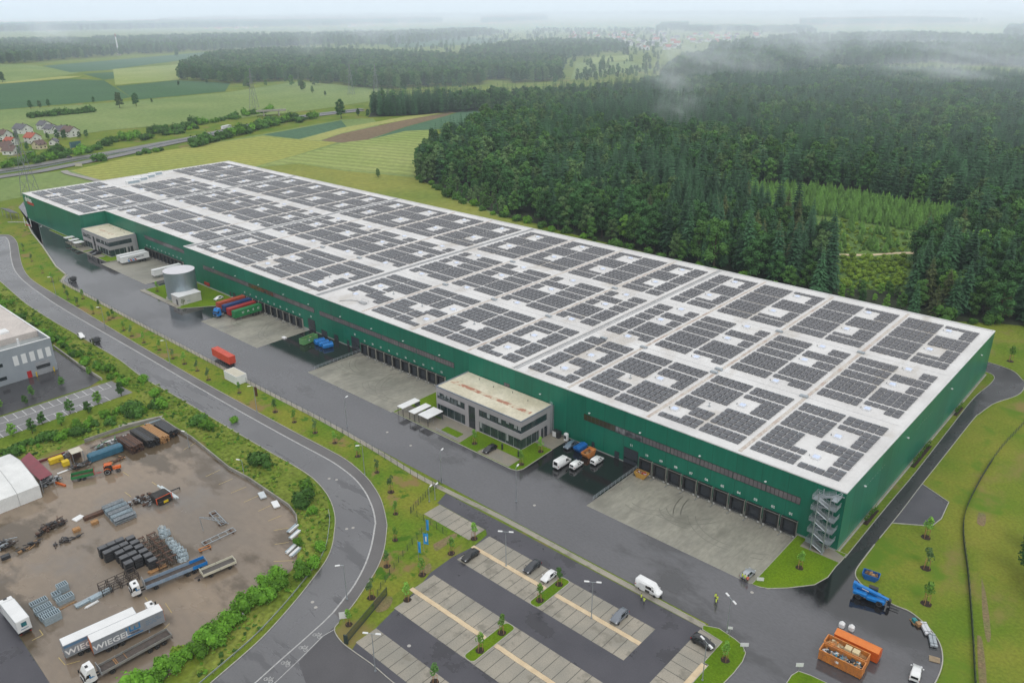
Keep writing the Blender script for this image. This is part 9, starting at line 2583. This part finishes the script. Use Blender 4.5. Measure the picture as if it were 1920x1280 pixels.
def house_mb(L_, w_, h, rh):
 wl = MB().box(-L_ / 2, L_ / 2, -w_ / 2, w_ / 2, 0, h)
 wl.add([(-L_ / 2, -w_ / 2, h), (-L_ / 2, w_ / 2, h), (-L_ / 2, 0, h + rh)], [(0, 2, 1)]); wl.add([(L_ / 2, -w_ / 2, h), (L_ / 2, w_ / 2, h), (L_ / 2, 0, h + rh)], [(0, 1, 2)])
 rf = MB(); o = 0.6; k = rh / (w_ / 2)
 for s in (-1, 1):
  q = [(-L_ / 2 - o, s * (w_ / 2 + o), h - o * k + 0.1), (L_ / 2 + o, s * (w_ / 2 + o), h - o * k + 0.1), (L_ / 2 + o, 0, h + rh + 0.1), (-L_ / 2 - o, 0, h + rh + 0.1)]
  q2 = [(x, y, z + 0.25) for x, y, z in q]
  rf.add(q + q2, [(0, 1, 2, 3), (7, 6, 5, 4), (0, 4, 5, 1), (1, 5, 6, 2), (3, 7, 4, 0)])
 wn = MB()
 for s in (-1, 1):
  for z in ([1.0] if h < 4 else [1.0, 3.7]):
   for x in (-L_ / 4, L_ / 4): wn.box(x - .6, x + .6, s * (w_ / 2 + .03) - .03, s * (w_ / 2 + .03) + .03, z, z + 1.3)
   wn.box(s * (L_ / 2 + .03) - .03, s * (L_ / 2 + .03) + .03, -.6 - 1.5, .6 - 1.5, z, z + 1.3)
 return wl, rf, wn
for k, (px, py, L_, w_, h, rz, wc, rc, lab) in enumerate(((63, 268, 11, 10, 5.5, 0.3, 0, 'red', 'white house with bright red roof among trees by the motorway'), (75, 279, 8, 9, 4.0, 1.9, 1, 'brown', 'cream gabled house in front of the red roofed one'), (133, 256, 13, 11, 5.5, 0.3, 0, 'brown', 'white house with brown roof at the right end of the hamlet'), (116, 254, 10, 10, 5.5, 1.7, 0, 'grey', 'white gable house left of the brown roofed end house'), (98, 250, 11, 10, 5.0, .3, 0, 'grey', 'house with pale grey roof in the middle of the hamlet'), (85, 243, 12, 10, 5.0, .2, 0, 'grey', 'house with solar grey roof at the back of the hamlet'), (44, 250, 16, 11, 5.0, .25, 0, 'grey', 'long grey roofed house at the back left of the hamlet'), (8, 262, 12, 10, 5.5, .4, 0, 'brown', 'house with brown roof at the left picture edge'), (22, 272, 10, 8, 4.0, .3, 0, 'red', 'small white house with dull red roof left of the bright one'), (10, 284, 11, 10, 4.5, 1.8, 1, 'brown', 'cream gabled house at lower left of the hamlet'), (22, 289, 10, 9, 3.5, .6, 0, 'brown', 'low white house at the lower edge of the hamlet'), (102, 271, 9, 6, 3.0, -.6, 0, 'grey', 'low white outbuilding between cream and white houses'))):
 p = at(px, py); e = empty('house', (p.x, p.y, 0), rz, lab, 'house', 'houses of the hamlet')
 wl, rf, wn = house_mb(L_, w_, h, w_ * .36)
 wl.build('wall', WALLC[wc], e); r_ = rf.build('roof', ROOFC[rc], e); wn.build('window', GLASS, e)
 MB().box(L_ * .15 - .35, L_ * .15 + .35, -.35, .35, h + w_ * .2, h + w_ * .36 + 1.3).build('chimney', RED if False else ROOFC['brown'], r_)
for k, (px, py) in enumerate(((32, 262), (90, 262), (122, 262), (52, 282), (128, 246), (150, 260), (163, 258), (38, 292), (108, 262), (0, 275))):
 far_tree(px, py, rr.uniform(.3, .45), rr.choice((1, 5, 0)), '%s garden tree from the list of dark trees between the hamlet houses' % ORD[k] if False else 'dark round garden tree standing between the hamlet houses', 'garden trees of the hamlet')
protos = []
for rc in ('red', 'brown', 'grey'):
 wl, rf, wn = house_mb(12, 10, 5, 4)
 m = MB(); m.add(wl.v, wl.f, 0); m.add(rf.v, rf.f, 1); m.add(wn.v, wn.f, 2)
 protos.append(mesh_of(m, 'house', [WALLC[0], ROOFC[rc], GLASS]))
vil = []
r3 = random.Random(21)
def village(n, x0, x1, y0, y1, what):
 for _ in range(n):
  px, py = r3.uniform(x0, x1), r3.uniform(y0, y1); vil.append((px, py, what))
village(70, 1070, 1270, 62, 94, 'in the village beyond the wood'); village(26, 1290, 1430, 66, 84, 'in the misty village on the right'); village(16, 380, 480, 50, 56, 'in the faint town on the left horizon'); village(14, 80, 130, 52, 58, 'in the faint hamlet at far left'); village(10, 650, 700, 44, 52, 'in the faint hamlet left of centre')
for px, py, w_ in vil:
 p = at(px, py); k = r3.choice((0, 0, 1, 2))
 o = bpy.data.objects.new('house', protos[k]); col.objects.link(o); o.location = (p.x, p.y, 0); o.rotation_euler.z = r3.uniform(0, 3.1); s = r3.uniform(.9, 1.4); o.scale = (s, s, s)
 tag(o, 'tiny white house with %s roof %s' % (('red', 'brown', 'grey')[k], w_), 'house', 'houses %s' % w_)
hx = []
for k in range(40):
 px, py = r3.uniform(1070, 1440), r3.uniform(64, 95); p = at(px, py); hx.append((p.x, p.y, 0, r3.choice(B_), r3.uniform(.45, .8), r3.uniform(0, 6)))
instancer('village_trees', hx, far_col, 'stuff', 'misty garden trees between the village houses', 'trees')
def volume(name, dens, colr, aniso=0.0, emis=0.0):
 m = bpy.data.materials.new(name); m.use_nodes = True
 N, L = m.node_tree.nodes, m.node_tree.links
 N.clear()
 out = N.new('ShaderNodeOutputMaterial'); v = N.new('ShaderNodeVolumePrincipled')
 v.inputs['Color'].default_value = (*colr, 1); v.inputs['Density'].default_value = dens; v.inputs['Anisotropy'].default_value = aniso
 v.inputs['Density Attribute'].default_value = ''
 if emis:
  v.inputs['Emission Color'].default_value = (*colr, 1); v.inputs['Emission Strength'].default_value = emis  # haze glows by itself, standing in for light scattered in the air
 L.new(v.outputs[0], out.inputs['Volume'])
 return m
HAZE_D = 0.00006
HC = (0.74, 0.85, 0.935)
struct(MB().box(-26000, 26000, -4000, 30000, -30, 420).build('haze', volume('haze', HAZE_D, HC, 0.0, HAZE_D * 0.5)))
struct(MB().box(-25000, 25000, 430, 29500, -25, 300).build('haze', volume('valley_haze', 0.00021, HC, 0.0, 0.00021 * 0.5)))
struct(MB().box(-24000, 24000, 1500, 29000, -20, 260).build('haze', volume('far_haze', 0.00017, (0.82, 0.88, 0.92), 0.0, 0.00017 * 0.56)))
def mist_material():
 m = volume('mist', 1.0, (0.86, 0.92, 0.96), 0.0, 0.0)
 N, L = m.node_tree.nodes, m.node_tree.links
 v = [n for n in N if n.type == 'PRINCIPLED_VOLUME'][0]
 tc = N.new('ShaderNodeTexCoord'); ln_ = N.new('ShaderNodeVectorMath'); ln_.operation = 'LENGTH'
 L.new(tc.outputs['Object'], ln_.inputs[0])
 fall = N.new('ShaderNodeMapRange'); fall.interpolation_type = 'SMOOTHERSTEP'
 fall.inputs['From Min'].default_value = 1.0; fall.inputs['From Max'].default_value = 0.0
 L.new(ln_.outputs['Value'], fall.inputs['Value'])
 oi = N.new('ShaderNodeObjectInfo'); ad = N.new('ShaderNodeVectorMath'); ad.operation = 'ADD'
 L.new(tc.outputs['Object'], ad.inputs[0]); L.new(oi.outputs['Location'], ad.inputs[1])
 nz = N.new('ShaderNodeTexNoise'); nz.inputs['Scale'].default_value = 2.4; nz.inputs['Detail'].default_value = 4
 L.new(ad.outputs[0], nz.inputs['Vector'])
 r = N.new('ShaderNodeMapRange'); r.inputs['From Min'].default_value = 0.38; r.inputs['From Max'].default_value = 0.7; r.inputs['To Max'].default_value = 0.009
 L.new(nz.outputs['Fac'], r.inputs['Value'])
 mu = N.new('ShaderNodeMath'); mu.operation = 'MULTIPLY'; L.new(fall.outputs[0], mu.inputs[0]); L.new(r.outputs[0], mu.inputs[1])
 L.new(mu.outputs[0], v.inputs['Density'])
 em = N.new('ShaderNodeMath'); em.operation = 'MULTIPLY'; em.inputs[1].default_value = 0.45; L.new(mu.outputs[0], em.inputs[0])  # mist gets its own glow in place of scattered sky light
 L.new(em.outputs[0], v.inputs['Emission Strength']); v.inputs['Emission Color'].default_value = (0.84, 0.9, 0.94, 1)
 return m
MIST = mist_material()
bmm = bmesh.new(); bmesh.ops.create_icosphere(bmm, subdivisions=3, radius=1.0); mme = bpy.data.meshes.new('mist'); bmm.to_mesh(mme); bmm.free(); mme.materials.append(MIST)
def mist(px, py, z, rx, ry, rz_, lean):
 p = at(px, py)
 o = bpy.data.objects.new('mist', mme); col.objects.link(o)
 o.location = (p.x, p.y, z); o.scale = (rx, ry, rz_); o.rotation_euler = (0, 0.55 * lean, 0.9)
 tag(o, None, None, None, 'stuff')
for a_ in ((1268, 258, 24, 34, 26, 20, .3), (1248, 246, 34, 12, 16, 34, .9), (1290, 240, 26, 30, 20, 14, .2), (1262, 200, 30, 70, 50, 30, .5), (1250, 178, 40, 30, 30, 40, .8), (1300, 156, 40, 110, 60, 40, .6), (1350, 140, 60, 40, 40, 80, .8), (1432, 134, 70, 22, 36, 100, .9), (1500, 138, 50, 120, 60, 40, .5), (1560, 128, 60, 30, 40, 80, 1.0), (1640, 128, 70, 36, 40, 80, 1.0), (1695, 112, 90, 30, 50, 120, .9), (1830, 114, 80, 44, 50, 110, .9), (760, 95, 70, 30, 50, 90, .8), (690, 98, 50, 80, 50, 50, .5), (105, 96, 50, 100, 80, 50, .5), (585, 124, 50, 50, 40, 60, .7), (1540, 92, 90, 80, 70, 110, .8), (1780, 152, 40, 120, 50, 30, .3), (1400, 168, 36, 80, 40, 24, .4), (1750, 185, 34, 150, 50, 24, .2), (1900, 170, 40, 120, 50, 30, .3)):
 mist(*a_)
w = bpy.data.worlds.new('World'); sc.world = w; w.use_nodes = True
N, L = w.node_tree.nodes, w.node_tree.links
SUN_EL, SUN_AZ = R(52), R(125)       # azimuth measured clockwise from +Y
sky = N.new('ShaderNodeTexSky'); sky.sky_type = 'NISHITA'; sky.sun_disc = False
sky.sun_elevation = SUN_EL; sky.sun_rotation = SUN_AZ; sky.air_density = 1.0; sky.dust_density = 6.0; sky.ozone_density = 1.0
hs = N.new('ShaderNodeHueSaturation'); hs.inputs['Saturation'].default_value = 0.22
L.new(sky.outputs[0], hs.inputs['Color'])
mxw = N.new('ShaderNodeMix'); mxw.data_type = 'RGBA'; mxw.inputs[0].default_value = 0.92
tcw = N.new('ShaderNodeTexCoord'); spw = N.new('ShaderNodeSeparateXYZ'); L.new(tcw.outputs['Generated'], spw.inputs[0])
grd = N.new('ShaderNodeMix'); grd.data_type = 'RGBA'; grd.inputs[6].default_value = (4.25, 4.4, 4.6, 1); grd.inputs[7].default_value = (7.6, 7.65, 7.75, 1)   # overcast: darker at the horizon
L.new(spw.outputs['Z'], grd.inputs[0]); L.new(grd.outputs[2], mxw.inputs[7])
L.new(hs.outputs[0], mxw.inputs[6]); L.new(mxw.outputs[2], N['Background'].inputs['Color'])
N['Background'].inputs['Strength'].default_value = 0.15
sd_ = bpy.data.lights.new('sun', 'SUN'); sd_.energy = 0.9; sd_.angle = R(24); sd_.color = (1.0, 0.97, 0.92)
so = bpy.data.objects.new('sun', sd_); col.objects.link(so)
dirv = Vector((math.sin(SUN_AZ) * math.cos(SUN_EL), math.cos(SUN_AZ) * math.cos(SUN_EL), math.sin(SUN_EL)))
so.rotation_euler = dirv.to_track_quat('Z', 'Y').to_euler()
sc.view_settings.view_transform = 'Standard'; sc.view_settings.look = 'None'; sc.view_settings.exposure = 0; sc.view_settings.gamma = 1
sc.render.engine = 'CYCLES'
cy = sc.cycles
cy.use_denoising = True
try: cy.denoiser = 'OPENIMAGEDENOISE'
except Exception: pass
cy.max_bounces = 5; cy.diffuse_bounces = 2; cy.glossy_bounces = 3; cy.transmission_bounces = 2; cy.volume_bounces = 0; cy.transparent_max_bounces = 8
cy.caustics_reflective = False; cy.caustics_refractive = False
cy.use_adaptive_sampling = True; cy.adaptive_threshold = 0.02
